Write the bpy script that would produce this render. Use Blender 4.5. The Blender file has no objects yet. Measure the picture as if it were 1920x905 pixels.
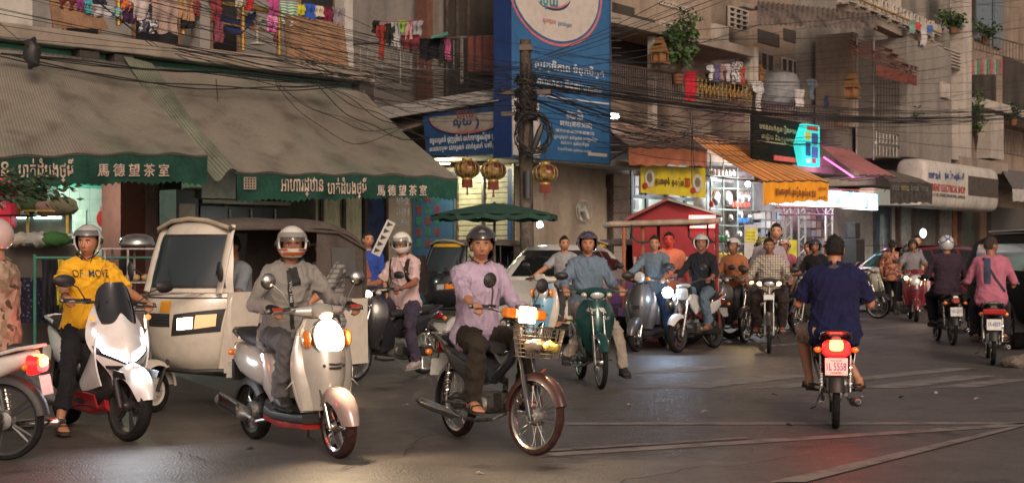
import bpy, bmesh, math, random
import numpy as np
from math import pi, sin, cos, radians as R, sqrt, atan2
from mathutils import Vector as V, Matrix, bvhtree
random.seed(7); rng = np.random.default_rng(7)
sc = bpy.context.scene
COL = sc.collection
# ---------------------------------------------------------------- camera, light, exposure
F, HX, HY, CH = 2667.0, 960.0, 470.0, 1.4
cam = bpy.data.cameras.new('camera'); cam.lens = 50.0; cam.sensor_width = 36; cam.clip_end = 900; cam.clip_start = .1
cam.shift_y = (HY-452.5)/1920
cam.dof.use_dof = True; cam.dof.focus_distance = 10.3; cam.dof.aperture_fstop = 5.6
camo = bpy.data.objects.new('camera', cam); COL.objects.link(camo)
camo.location = (0, 0, CH); camo.rotation_euler = (pi/2, 0, 0); sc.camera = camo
SUN_EL, SUN_AZ = R(26), R(166)     # azimuth clockwise from +Y: behind the camera and to its left
w = bpy.data.worlds.new('World'); sc.world = w; w.use_nodes = True
wn = w.node_tree; bg = wn.nodes['Background']; bg.inputs[1].default_value = .10
sky = wn.nodes.new('ShaderNodeTexSky'); sky.sky_type = 'NISHITA'; sky.sun_disc = False
sky.sun_elevation = SUN_EL; sky.sun_rotation = SUN_AZ; sky.dust_density = 4; sky.ozone_density = 2
hs = wn.nodes.new('ShaderNodeHueSaturation'); hs.inputs['Saturation'].default_value = .3
mxw = wn.nodes.new('ShaderNodeMixRGB'); mxw.blend_type = 'MULTIPLY'; mxw.inputs[0].default_value = 1; mxw.inputs[2].default_value = (1.0, .82, .71, 1)
wn.links.new(sky.outputs[0], hs.inputs['Color']); wn.links.new(hs.outputs[0], mxw.inputs[1]); wn.links.new(mxw.outputs[0], bg.inputs[0])
sl = bpy.data.lights.new('sun', 'SUN'); sl.energy = 1.5; sl.angle = R(18); sl.color = (1, .80, .58)
slo = bpy.data.objects.new('sun', sl); COL.objects.link(slo)
slo.rotation_euler = V((sin(SUN_AZ)*cos(SUN_EL), cos(SUN_AZ)*cos(SUN_EL), sin(SUN_EL))).to_track_quat('Z', 'Y').to_euler()
sc.view_settings.view_transform = 'Standard'; sc.view_settings.look = 'None'
sc.view_settings.exposure = .10; sc.view_settings.gamma = 1
sc.render.film_transparent = False
sc.cycles.max_bounces = 6; sc.cycles.sample_clamp_indirect = 4

# ---------------------------------------------------------------- materials
MATS = {}
def mat(name, col=(.5,.5,.5), rough=.6, metal=0., var=.15, vs=6., bump=.0, bs=40., emit=0., ecol=None, coat=0., trans=0., pat=None, alpha=1., sheen=0.):
    if name in MATS: return MATS[name]
    m = bpy.data.materials.new(name); m.use_nodes = True; nt = m.node_tree; n = nt.nodes; L = nt.links
    b = n['Principled BSDF']; b.inputs['Roughness'].default_value = rough; b.inputs['Metallic'].default_value = metal
    b.inputs['Coat Weight'].default_value = coat; b.inputs['Coat Roughness'].default_value = .08
    b.inputs['Transmission Weight'].default_value = trans; b.inputs['Alpha'].default_value = alpha
    b.inputs['Sheen Weight'].default_value = sheen
    if rough > .7 and max(col) < .2: b.inputs['Specular IOR Level'].default_value = .18
    if name.endswith('_glass'): b.inputs['Specular IOR Level'].default_value = .3
    tc = n.new('ShaderNodeTexCoord')
    def noise(scale, det=5, src='Object'):
        t = n.new('ShaderNodeTexNoise'); t.inputs['Scale'].default_value = scale; t.inputs['Detail'].default_value = det
        L.new(tc.outputs[src], t.inputs['Vector']); return t.outputs['Fac']
    def mix(a, bb, fac, mode='MIX'):
        x = n.new('ShaderNodeMixRGB'); x.blend_type = mode
        for i, q in ((0, fac), (1, a), (2, bb)):
            if isinstance(q, (int, float)): x.inputs[i].default_value = q
            elif isinstance(q, tuple): x.inputs[i].default_value = q if len(q) == 4 else (*q, 1)
            else: L.new(q, x.inputs[i])
        return x.outputs[0]
    def ramp(f, lo, hi):
        x = n.new('ShaderNodeMapRange'); x.inputs[1].default_value = lo; x.inputs[2].default_value = hi; L.new(f, x.inputs[0]); return x.outputs[0]
    def wave(scale, src='UV', axis='X', dist=0., prof='SIN'):
        t = n.new('ShaderNodeTexWave'); t.wave_type = 'BANDS'; t.bands_direction = axis; t.wave_profile = prof
        t.inputs['Scale'].default_value = scale; t.inputs['Distortion'].default_value = dist; L.new(tc.outputs[src], t.inputs['Vector']); return t.outputs['Fac']
    base = tuple(col)
    c = base
    if pat: c = pat(dict(n=n, L=L, tc=tc, noise=noise, mix=mix, ramp=ramp, wave=wave, b=b), base)
    if var > 0:
        dk = mix(c, tuple(max(0, 1-var*2.2) for _ in range(3)), ramp(noise(vs), .42, .75), 'MULTIPLY')
        c = mix(dk, tuple(1-var*1.2 for _ in range(3)), ramp(noise(vs*9), .45, .7), 'MULTIPLY')
    if isinstance(c, tuple): b.inputs['Base Color'].default_value = (*c[:3], 1)
    else: L.new(c, b.inputs['Base Color'])
    if rough < 1 and var > 0:
        r = n.new('ShaderNodeMapRange'); r.inputs[3].default_value = max(.02, rough-(.08 if rough > .42 else .015)); r.inputs[4].default_value = min(1, rough+(.14 if rough > .42 else .03))
        L.new(noise(vs*3), r.inputs[0]); L.new(r.outputs[0], b.inputs['Roughness'])
    if bump > 0:
        bp = n.new('ShaderNodeBump'); bp.inputs['Strength'].default_value = min(1, bump); bp.inputs['Distance'].default_value = .01
        L.new(noise(bs, 6), bp.inputs['Height']); L.new(bp.outputs[0], b.inputs['Normal'])
    if emit > 0:
        b.inputs['Emission Strength'].default_value = emit
        if ecol: b.inputs['Emission Color'].default_value = (*ecol, 1)
        elif isinstance(c, tuple): b.inputs['Emission Color'].default_value = (*c[:3], 1)
        else: L.new(c, b.inputs['Emission Color'])
    MATS[name] = m
    return m
def cmat(col, rough=.8, **k):
    return mat('c_%02x%02x%02x_%d' % (*[int(min(1, x)*255) for x in col], int(rough*100)) + ''.join('%s%s' % (a, b) for a, b in k.items() if not callable(b)), col, rough, **k)

# ---------------------------------------------------------------- mesh builder
def nrm(a): a = np.asarray(a, float); return a/(np.linalg.norm(a)+1e-12)
class MB:
    def __init__(s): s.v = []; s.f = []; s.uv = {}
    def add(s, vs, fs):
        o = len(s.v); s.v += [tuple(map(float, q)) for q in vs]; s.f += [tuple(i+o for i in q) for q in fs]; return s
    def box(s, c, d, rz=0, ry=0, rx=0, tap=1.):
        m = Matrix.Rotation(rz, 3, 'Z') @ Matrix.Rotation(ry, 3, 'Y') @ Matrix.Rotation(rx, 3, 'X')
        vs = []
        for z in (-.5, .5):
            t = tap if z > 0 else 1
            for x, y in ((-.5,-.5),(.5,-.5),(.5,.5),(-.5,.5)): vs.append(V(c)+m @ V((x*d[0]*t, y*d[1]*t, z*d[2])))
        return s.add(vs, [(3,2,1,0),(4,5,6,7),(0,1,5,4),(1,2,6,5),(2,3,7,6),(3,0,4,7)])
    def hexa(s, p):   # 8 points: bottom 4 ccw, top 4 ccw
        return s.add(p, [(3,2,1,0),(4,5,6,7),(0,1,5,4),(1,2,6,5),(2,3,7,6),(3,0,4,7)])
    def rings(s, rs, cap=True, close=False):
        k = len(rs[0]); o = len(s.v)
        for r in rs: s.v += [tuple(map(float, q)) for q in r]
        n = len(rs)
        for i in range(n if close else n-1):
            a, b = o+i*k, o+((i+1) % n)*k
            for j in range(k): s.f.append((a+j, a+(j+1) % k, b+(j+1) % k, b+j))
        if cap and not close:
            s.f.append(tuple(o+j for j in range(k))[::-1]); s.f.append(tuple(o+(n-1)*k+j for j in range(k)))
        return s
    def tube(s, pts, r, n=8, cap=True, ell=None, up=None):
        pts = [np.array(p, float) for p in pts]; m = len(pts)
        rr = [r]*m if isinstance(r, (int, float)) else list(r)
        rs = []; a = None
        for i, p in enumerate(pts):
            t = nrm(pts[min(i+1, m-1)]-pts[max(i-1, 0)])
            if a is None:
                q = np.array(up if up is not None else ((0,0,1) if abs(t[2]) < .9 else (1,0,0)), float); a = nrm(q-t*q.dot(t))
            else: a = nrm(a-t*a.dot(t))
            b = np.cross(t, a)
            r1 = rr[i] if isinstance(rr[i], (int, float)) else rr[i][0]; r2 = rr[i] if isinstance(rr[i], (int, float)) else rr[i][1]
            rs.append([p+a*cos(x)*r1+b*sin(x)*r2 for x in np.linspace(0, 2*pi, n, endpoint=False)])
        return s.rings(rs, cap)
    def ball(s, c, r, n=12, m=8, M=None):
        r = (r, r, r) if isinstance(r, (int, float)) else r
        rs = []
        for i in range(1, m):
            t = pi*i/m
            rs.append([(r[0]*sin(t)*cos(a), r[1]*sin(t)*sin(a), -r[2]*cos(t)) for a in np.linspace(0, 2*pi, n, endpoint=False)])
        o = len(s.v); mm = M or Matrix.Identity(3)
        T = lambda q: V(c)+mm @ V(q)
        s.rings([[T(q) for q in ring] for ring in rs], cap=False)
        s.v += [tuple(T((0,0,-r[2]))), tuple(T((0,0,r[2])))]
        b, t = len(s.v)-2, len(s.v)-1
        for j in range(n): s.f.append((o+(j+1) % n, o+j, b)); s.f.append((o+(m-2)*n+j, o+(m-2)*n+(j+1) % n, t))
        return s
    def lathe(s, prof, c=(0,0,0), axis='z', n=24, cap=False, closed=False):   # prof: (r, h)
        ax = {'x': lambda r, a, h: (h, r*cos(a), r*sin(a)), 'y': lambda r, a, h: (r*sin(a), h, r*cos(a)), 'z': lambda r, a, h: (r*cos(a), r*sin(a), h)}[axis]
        rs = [[V(c)+V(ax(r, a, h)) for a in np.linspace(0, 2*pi, n, endpoint=False)] for r, h in prof]
        return s.rings(rs, cap=cap, close=closed)
    def prism(s, prof, y0, y1, ax='y'):   # polygon in xz extruded in y
        k = len(prof); o = len(s.v)
        f = {'y': lambda a, b, h: (a, h, b), 'x': lambda a, b, h: (h, a, b), 'z': lambda a, b, h: (a, b, h)}[ax]
        s.v += [f(a, b, y0) for a, b in prof]+[f(a, b, y1) for a, b in prof]
        s.f.append(tuple(o+i for i in range(k))); s.f.append(tuple(o+k+i for i in range(k))[::-1])
        for i in range(k): j = (i+1) % k; s.f.append((o+i, o+k+i, o+k+j, o+j))
        return s
    def loft(s, sec, n=16, cap=True, e=2.6):   # sec: (x,z,halfwidth y, halfheight[, e]) along an xz path
        rs = []; m = len(sec)
        for i, q in enumerate(sec):
            a, b = sec[max(i-1, 0)], sec[min(i+1, m-1)]
            t = nrm((b[0]-a[0], b[1]-a[1])); px, pz = -t[1], t[0]
            ee = q[4] if len(q) > 4 else e
            r = []
            for x in np.linspace(0, 2*pi, n, endpoint=False):
                cc, ss = cos(x), sin(x)
                u = math.copysign(abs(cc)**(2/ee), cc)*q[2]; v = math.copysign(abs(ss)**(2/ee), ss)*q[3]
                r.append((q[0]+px*v, u, q[1]+pz*v))
            rs.append(r)
        return s.rings(rs, cap)
    def grid(s, fn, nu, nv, uv=False, thick=0.):
        o = len(s.v)
        for j in range(nv+1):
            for i in range(nu+1): s.v.append(tuple(map(float, fn(i/nu, j/nv))))
        for j in range(nv):
            for i in range(nu):
                a = o+j*(nu+1)+i; q = (a, a+1, a+nu+2, a+nu+1)
                if uv: s.uv[len(s.f)] = [(i/nu, j/nv), ((i+1)/nu, j/nv), ((i+1)/nu, (j+1)/nv), (i/nu, (j+1)/nv)]
                s.f.append(q)
        return s
    def xf(s, M): s.v = [tuple(M @ V(q)) for q in s.v]; return s
    def arr(s): return np.array(s.v)
    def build(s, name, m=None, parent=None, smooth=True, ang=38, bev=0, solid=0, sub=0):
        me = bpy.data.meshes.new(name); me.from_pydata(s.v, [], s.f)
        if s.uv:
            ul = me.uv_layers.new(name='UVMap'); li = 0
            for fi, p in enumerate(me.polygons):
                q = s.uv.get(fi)
                for k in range(p.loop_total): ul.data[p.loop_start+k].uv = q[k] if q else (0, 0)
        if solid:
            bm = bmesh.new(); bm.from_mesh(me); bmesh.ops.recalc_face_normals(bm, faces=bm.faces[:]); bmesh.ops.solidify(bm, geom=bm.faces[:], thickness=solid); bm.to_mesh(me); bm.free()
        return finish(me, name, m, parent, smooth, ang, bev, sub)
def finish(me, name, m, parent, smooth=True, ang=38, bev=0, sub=0):
    me.validate()
    bm = bmesh.new(); bm.from_mesh(me)
    if len(bm.faces) and not sub == -1: bmesh.ops.recalc_face_normals(bm, faces=bm.faces[:])
    bm.to_mesh(me); bm.free()
    if smooth:
        me.shade_smooth()
        if ang < 180: me.set_sharp_from_angle(angle=R(ang))
    if m: me.materials.append(m)
    o = bpy.data.objects.new(name, me); COL.objects.link(o)
    if parent: o.parent = parent
    if bev: md = o.modifiers.new('bevel', 'BEVEL'); md.width = bev; md.segments = 2; md.limit_method = 'ANGLE'
    if sub > 0: md = o.modifiers.new('sub', 'SUBSURF'); md.levels = md.render_levels = sub
    return o
def tag(o, label, cat, group=None, kind=None):
    if label: o['label'] = label
    if cat: o['category'] = cat
    if group: o['group'] = group
    if kind: o['kind'] = kind
    return o
def thing(name, label, cat, loc=(0,0,0), rz=0, group=None, scale=1.):
    o = bpy.data.objects.new(name, None); COL.objects.link(o); o.empty_display_size = .1
    o.location = loc; o.rotation_euler = (0, 0, rz); o.scale = (scale,)*3
    return tag(o, label, cat, group)
def struct(o): o['kind'] = 'structure'; return o
def obox(name, m, parent, c, d, bev=.006, **k): return MB().box(c, d, **k).build(name, m, parent, smooth=False, bev=bev)
def remesh(mb, vox, it=4, wr=0., seed=0, dirv=None, wf=1.):
    me = bpy.data.meshes.new('t'); me.from_pydata(mb.v, [], mb.f)
    bm = bmesh.new(); bm.from_mesh(me); bmesh.ops.recalc_face_normals(bm, faces=bm.faces[:]); bm.to_mesh(me); bm.free()
    o = bpy.data.objects.new('t', me); COL.objects.link(o)
    a = o.modifiers.new('r', 'REMESH'); a.mode = 'VOXEL'; a.voxel_size = vox
    b = o.modifiers.new('s', 'SMOOTH'); b.iterations = it; b.factor = .5
    dg = bpy.context.evaluated_depsgraph_get(); dg.update()
    out = bpy.data.meshes.new_from_object(o.evaluated_get(dg))
    bpy.data.objects.remove(o); bpy.data.meshes.remove(me)
    if wr > 0:
        n = len(out.vertices); co = np.empty(n*3); out.vertices.foreach_get('co', co); co = co.reshape(-1, 3)
        no = np.empty(n*3); out.vertices.foreach_get('normal', no); no = no.reshape(-1, 3)
        g = np.random.default_rng(seed); h = np.zeros(n)
        for k in range(9):
            d = nrm(g.normal(size=3)*np.array((1, 1, .6))); fr = g.uniform(18, 55)*wf
            ph = co@d*fr + 1.6*np.sin(co@nrm(g.normal(size=3))*g.uniform(8, 20)*wf+g.uniform(0, 6))+g.uniform(0, 6)
            am = .5+.5*np.sin(co@nrm(g.normal(size=3))*g.uniform(5, 14)+g.uniform(0, 6))
            h += (1-np.abs(np.sin(ph)))**3.2*am*24/fr
        co += no*((h-h.mean())*wr)[:, None]
        out.vertices.foreach_set('co', co.ravel()); out.update()
    return out
DG = None
def text(s, m, parent, o, xd, ud, size=.1, width=None, ext=.002, name='lettering', bold=0., project=None, off=.003, center=False, maxh=None):
    cu = bpy.data.curves.new('t', 'FONT'); cu.body = s; cu.size = 1; cu.offset = bold; cu.resolution_u = 3
    ob = bpy.data.objects.new('t', cu); COL.objects.link(ob)
    dg = bpy.context.evaluated_depsgraph_get(); dg.update()
    me = bpy.data.meshes.new_from_object(ob.evaluated_get(dg)); bpy.data.objects.remove(ob)
    n = len(me.vertices)
    if n == 0: return None
    co = np.empty(n*3); me.vertices.foreach_get('co', co); co = co.reshape(-1, 3)
    x0, x1 = co[:, 0].min(), co[:, 0].max()
    y0, y1 = co[:, 1].min(), co[:, 1].max()
    sx = sy = size
    if width: sx = width/(x1-x0)
    if maxh: sy = maxh/(y1-y0)
    cx = (x0+x1)/2 if center else x0
    xd, ud = nrm(xd), nrm(ud); nn = nrm(np.cross(xd, ud)); o = np.array(o, float)
    w = o+np.outer((co[:, 0]-cx)*sx, xd)+np.outer((co[:, 1]-(y0 if maxh else 0))*sy, ud)
    fs = [tuple(p.vertices) for p in me.polygons]; bpy.data.meshes.remove(me)
    if project:
        for i in range(n):
            h = project.ray_cast(V(w[i]+nn*.5), V(-nn))
            w[i] = w[i] if h[0] is None else np.array(h[0])+nn*off
    mm = bpy.data.meshes.new(name)
    if project or ext <= 0: mm.from_pydata([tuple(q) for q in w], [], fs)
    else:
        k = n; vs = [tuple(q+nn*ext) for q in w]+[tuple(q-nn*.001) for q in w]
        from collections import Counter
        ed = Counter(); dire = {}
        for f in fs:
            for a, b in zip(f, f[1:]+f[:1]): ed[frozenset((a, b))] += 1; dire[frozenset((a, b))] = (a, b)
        f2 = list(fs)+[(a, a+k, b+k, b) for e, c in ed.items() if c == 1 for a, b in [dire[e]]]
        mm.from_pydata(vs, [], f2)
    return finish(mm, name, m, parent, smooth=False)
def bvh(o): return bvhtree.BVHTree.FromPolygons([v.co for v in o.data.vertices], [tuple(p.vertices) for p in o.data.polygons])
def decal(name, m, parent, tgt, poly, d, off=.003, res=8, solid=0.):
    """4-corner patch (world/local pts) dropped along d on the BVH tgt"""
    p = [np.array(q, float) for q in poly]; d = nrm(d); mb = MB()
    def fn(u, v):
        q = (p[0]*(1-u)+p[1]*u)*(1-v)+(p[3]*(1-u)+p[2]*u)*v
        h = tgt.ray_cast(V(q-d*1.5), V(d))
        return q if h[0] is None else np.array(h[0])-d*off
    mb.grid(fn, res, res, uv=True)
    return mb.build(name, m, parent, ang=60, sub=-1)
# picture point -> place (used only to find where things stand)
def P(px, py, d): return np.array(((px-HX)/F*d, d, CH-(py-HY)/F*d))
def G(px, py): return P(px, py, CH*F/(py-HY))*np.array((1, 1, 0))
class Frame:
    def __init__(s, px, depth, ang, org=None):
        s.o = np.array(org if org is not None else ((px-HX)/F*depth, depth), float); a = R(ang); s.u = np.array((sin(a), cos(a))); s.n = np.array((cos(a), -sin(a)))
        s.rz = atan2(s.u[1], s.u[0])
    def W(s, a, d, z): q = s.o+s.u*a+s.n*d; return np.array((q[0], q[1], z))
    def hit(s, px, py, d=0.):
        k = (px-HX)/F; b = s.o+s.n*d; t = (k*b[1]-b[0])/(s.u[0]-k*s.u[1]); y = b[1]+s.u[1]*t
        return t, CH+(HY-py)/F*y
    def pt(s, px, py, d=0.): a, z = s.hit(px, py, d); return s.W(a, d, z)
    def M(s, a=0, d=0, z=0):
        p = s.W(a, d, z); u, n = s.u, s.n
        return Matrix(((u[0], n[0], 0, p[0]), (u[1], n[1], 0, p[1]), (0, 0, 1, p[2]), (0, 0, 0, 1)))
    def box(s, mb, a0, a1, d0, d1, z0, z1):
        p = [s.W(a, d, z) for z in (z0, z1) for a, d in ((a0, d0), (a1, d0), (a1, d1), (a0, d1))]; return mb.hexa(p)
    def pbox(s, mb, x0, y0, x1, y1, d0, d1, dd=None):   # pixel rectangle on plane d (front)
        dd = d1 if dd is None else dd
        a0, zt = s.hit(x0, y0, dd); a1, zt2 = s.hit(x1, y0, dd); _, zb = s.hit((x0+x1)/2, y1, dd); zt = (zt+zt2)/2
        return s.box(mb, a0, a1, d0, d1, zb, zt)
# ================================================================ people
SKIN = {'tan': (.42,.22,.13), 'brown': (.27,.13,.075), 'fair': (.52,.30,.20), 'red': (.55,.06,.04)}  # red holds light cast on a face, painted into the skin
def skinm(k):
    def pat(x, c): return x['mix'](c, (c[0]*1.05, c[1]*.78, c[2]*.72), x['ramp'](x['noise'](14), .4, .65))
    return mat('skin_'+k, SKIN[k], .52, var=.05, vs=30, bump=.15, bs=220, pat=pat)
HAIR = lambda c=(.012,.010,.009): mat('hair%d' % int(c[0]*1000), c, .62, var=.3, vs=90, bump=.9, bs=260)
def ik(a, b, l1, l2, pole):
    a, b, pole = np.array(a, float), np.array(b, float), np.array(pole, float)
    d = np.linalg.norm(b-a); dm = min(d, (l1+l2)*.995); dr = nrm(b-a)
    x = (l1*l1-l2*l2+dm*dm)/(2*dm); h = sqrt(max(0, l1*l1-x*x))
    pl = nrm(pole-dr*pole.dot(dr)); return a+dr*x+pl*h, a+dr*dm
def headgrid(c, B, s=1., grow=0., mask=None, nu=40, nv=30, noise=0.):
    """head surface in basis B (cols fwd,left,up) around centre c. returns MB (closed unless mask)"""
    rs = []
    for j in range(1, nv):
        t = pi*j/nv; up = cos(t); r = []
        for i in range(nu):
            a = 2*pi*i/nu; x, y = sin(t)*cos(a), sin(t)*sin(a)
            X, Y, Z = .097*x, .077*y, .118*up
            if up < 0:                         # jaw and chin
                k = -up; Y *= 1-.30*k**1.3; X = X*(1-.12*k)+.018*k*(1 if x > 0 else -1)*abs(x)
                if x < 0: X *= 1-.25*k
            if x > .55:                        # face front: flatten, sockets, cheeks
                X = min(X, .092-.006*abs(y))
                ey = math.exp(-((abs(Y)-.032)**2/.00028+(Z-.006)**2/.00016)); X -= .012*ey
                X += .006*math.exp(-((Z-.030)**2/.00015))*math.exp(-Y*Y/.002)
                X += .007*math.exp(-((abs(Y)-.040)**2/.0004+(Z+.028)**2/.0006))
                X += .010*math.exp(-(Y*Y/.0006+(Z+.066)**2/.00012))      # lips
                X += .010*math.exp(-(Y*Y/.0006+(Z+.103)**2/.0002))       # chin
            g = 1+grow/.1+(noise*.1*sin(a*17+t*23)*sin(a*5-t*31) if noise else 0)
            r.append((X*g*s, Y*g*s, Z*g*s))
        rs.append(r)
    mb = MB()
    if mask:
        o = len(mb.v)
        for r in rs: mb.v += r
        for j in range(nv-2):
            for i in range(nu):
                a, b = o+j*nu+i, o+j*nu+(i+1) % nu
                q = (a, a+nu, b+nu, b)
                if mask(2*pi*(i+.5)/nu, pi*(j+1.5)/nv): mb.f.append(q)
        top = len(mb.v); mb.v.append((0, 0, .118*s*(1+grow/.1)))
        for i in range(nu): mb.f.append((o+i, o+(i+1) % nu, top))
        used = sorted({i for f in mb.f for i in f}); ix = {q: k for k, q in enumerate(used)}
        mb.v = [mb.v[i] for i in used]; mb.f = [tuple(ix[i] for i in f) for f in mb.f]
    else:
        mb.rings(rs, cap=True)
    M = Matrix(((B[0][0], B[1][0], B[2][0], c[0]), (B[0][1], B[1][1], B[2][1], c[1]), (B[0][2], B[1][2], B[2][2], c[2]), (0, 0, 0, 1)))
    return mb.xf(M)
def basis(yaw=0, pitch=0, roll=0):
    m = Matrix.Rotation(yaw, 3, 'Z') @ Matrix.Rotation(pitch, 3, 'Y') @ Matrix.Rotation(roll, 3, 'X')
    return [np.array(m.col[i]) for i in range(3)]
def hand(mb, wrist, fdir, ldir, ud, grip=True, s=1.):
    """fdir: from wrist to knuckles; ldir: thumb side; ud: back of hand"""
    f, l, u = nrm(fdir), nrm(ldir), nrm(ud); w = np.array(wrist)
    kn = w+f*.088*s
    mb.tube([w-f*.01, w+f*.035*s, kn-f*.01, kn+f*.006], [(.020*s, .027*s), (.018*s, .037*s), (.015*s, .041*s), (.011*s, .038*s)], 10, up=u)
    for i in range(4):
        k = kn+l*(.030-.0205*i)*s+u*.002; ln = (.040, .045, .042, .034)[i]*s; g = 1 if grip else .35
        a = k+f*ln*.8-u*ln*.45*g; b = a-u*ln*(.85*g+.1)+f*ln*(.15 if grip else .6); c = b-u*ln*.2-f*ln*(.65 if grip else -.4)
        mb.tube([k-f*.012, k, a, b, c], [.0100*s, .0100*s, .0092*s, .0086*s, .0072*s], 8)
    t0 = w+f*.028*s+l*.022*s-u*.008; t1 = t0+l*.022*s+f*.022*s-u*.014*s; t2 = t1+f*.030*s-u*.018*s-l*(.012 if grip else 0)*s
    mb.tube([w+f*.01, t0, t1, t2], [.013*s, .0135*s, .0110*s, .0082*s], 8)
def foot(mb, ank, toe, s=1., grow=0., bare=True):
    a = np.array(ank, float); f = nrm(np.array(toe, float)-a*0); u = nrm(np.cross(np.cross(f, (0, 0, 1)), f)) if abs(f[2]) < .95 else np.array((0, 0, 1.)); l = np.cross(u, f)
    sole = a-u*.065*s; g = grow
    mb.tube([a+u*.03, a, sole+u*.03+f*.01], [.034+g, .038+g, .036+g], 10)
    mb.tube([sole+u*.028-f*.058*s, sole+u*.030-f*.045*s, sole+u*.040+f*.02*s, sole+u*.034+f*.08*s, sole+u*.022+f*.135*s, sole+u*.016+f*.165*s],
            [(.018+g, .020+g), (.028+g, .030+g), (.040+g, .036+g), (.032+g, .043+g), (.018+g, .045+g), (.010+g, .036+g)], 12, up=u)
    if bare:
        for i in range(5):
            b = sole+u*.014+f*(.165-.010*abs(i-.5))*s+l*(.032-.0165*i)*s
            mb.tube([b-f*.03, b, b+f*.022*s], [.011, (.0115 if i == 0 else .0085), .006], 8)
def person(label, T, rz=0., seat=(0,0,.8), lean=.12, hands=None, feet=None, yaw=0., pitch=0., headroll=0., skin='tan', shirt=((.5,.5,.5), 'short'), shirtm=None,
           pants=((.05,.05,.06), 'long'), pantsm=None, shoe=None, hair=(.012,.010,.009), helmet=None, vox=.014, s=1., fat=1., knee=.25, name='person', elbow=None, group=None, sandal=None, thumb_in=True, stand=False, long_hair=False, tw=0., extra=None, gloves=None, grip=(True,True), neckp=None, hairlen=0., kneeY=None):
    """local frame x forward, y left, z up; everything in the vehicle's frame"""
    near = vox < .010
    root = thing(name, label, 'person', T, rz, group)
    S = s; hip = np.array(seat, float)+np.array((0, 0, .095*S))
    sp = np.array((sin(lean), 0, cos(lean))); fw = np.array((cos(lean), 0, -sin(lean))); lt = np.array((0, 1., 0))
    if tw:
        q = Matrix.Rotation(tw, 3, 'Z'); fws = np.array(q @ V(fw)); lts = np.array(q @ V(lt))
    else: fws, lts = fw, lt
    ch = hip+sp*.33*S; shl = hip+sp*.475*S; nb = hip+sp*.52*S; hd = hip+sp*.585*S+np.array((.030, 0, .098))*S+(np.array(neckp) if neckp else 0)
    shd = [shl+lts*sg*.166*S*(.5+.5*fat)-sp*.012 for sg in (1, -1)]
    legs = []; arms = []
    for i, sg in enumerate((1, -1)):
        hj = hip+np.array((.0, sg*.095*S, -.02))
        ft = feet[i]; kn, ak = ik(hj, ft[:3], .43*S, .43*S, (1, sg*(knee if kneeY is None else kneeY[i]), .35) if not stand else (1, 0, 0)); legs.append((hj, kn, ak, ft[3] if len(ft) > 3 else (1, sg*.12, -.05)))
        hn = hands[i]; h3 = np.array(hn[:3], float)
        hg = grip[i]
        el, wr = ik(shd[i], h3+(np.array((-.075, 0, .02))*S if hg else 0), .285*S, .26*S, elbow[i] if elbow else (-.35, sg*.42, -1)); arms.append((shd[i], el, wr, h3))
    def torso(mb, g=0., top=True, z0=-.10, belly=0.):
        F_ = fat
        pts = [hip+sp*z0, hip+sp*0., hip+sp*.12*S, hip+sp*.24*S, ch, ch+sp*.09*S, shl+sp*.005, shl+sp*.045*S, nb+sp*.02]
        rr = [(.105*F_+g, .155*F_+g), (.125*F_+g, .170*F_+g), (.113*F_+g+belly*.6, .150*F_+g+belly*.3), (.112*F_+g+belly, .148*F_+g), (.122*F_+g, .163*F_+g), (.118*F_+g, .172*F_+g), (.092+g, .168*F_+g), (.075+g, .125+g), (.060+g*.5, .066+g*.4)]
        for q in shd: mb.tube([nb-sp*.035*S, nb*.5+np.array(q)*.5+sp*.002, np.array(q)+sp*.002], [(.060+g*.7)*S, (.056+g*.8)*S, (.050+g)*S], 12)
        rs = []
        for k, (p, r) in enumerate(zip(pts, rr)):
            w = max(0, min(1, k/5)); l2 = lt*(1-w)+lts*w; f2 = fw*(1-w)+fws*w
            rs.append([np.array(p)+f2*r[0]*S*cos(a)+l2*r[1]*S*math.copysign(abs(sin(a))**.85, sin(a)) for a in np.linspace(0, 2*pi, 20, endpoint=False)])
        mb.rings(rs)
    def armseg(mb, i, upto, g=0.):
        a, e, w, h = arms[i]; d = (e-a); n_ = nrm(w-e)
        P1 = [a-lts*(1-2*i)*.02+sp*.0, a+(e-a)*.12, a+(e-a)*.5]; R1 = [.048+g, .053+g, .047+g]
        if upto <= .6: mb.tube(P1+[a+(e-a)*upto*1.55], [x*fat**.5*S for x in R1+[.046+g+.006]], 12); mb.ball(tuple(a), (.054+g)*S); return
        mb.tube(P1+[e-(e-a)*.1, e+(w-e)*.08, e+(w-e)*.3, e+(w-e)*min(upto-1, 1)*.97], [x*S for x in R1+[.040+g, .041+g, .040+g, .027+g*1.0+(.04*0)]], 12)
        mb.ball(tuple(a), (.054+g)*S); mb.ball(tuple(e), (.040+g)*S)
    def legseg(mb, i, upto, g=0., flare=0.):
        h, k, a, f = legs[i]
        mb.ball(tuple(h), (.095+g)*S*fat**.5)
        if upto < 1: mb.tube([h, h+(k-h)*.3, h+(k-h)*upto], [(.092+g)*S, (.084+g)*S, (.066+g+.012)*S], 14); return
        if upto < 1.15: mb.tube([h, h+(k-h)*.3, h+(k-h)*.75, k-(k-h)*.02, k+(a-k)*(upto-1)], [(.092+g)*S, (.084+g)*S, (.068+g)*S, (.062+g)*S, (.062+g)*S], 14); mb.ball(tuple(k), (.055+g)*S); return
        mb.tube([h, h+(k-h)*.3, h+(k-h)*.75, k-(k-h)*.02], [(.092+g)*S, (.083+g)*S, (.064+g)*S, (.056+g)*S], 14)
        mb.ball(tuple(k), (.055+g)*S)
        e = a if upto >= 2 else k+(a-k)*(upto-1)
        q = lambda t: k+(e-k)*t
        back = nrm(np.cross(nrm(a-k), (0, 1, 0)))*.012
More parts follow.
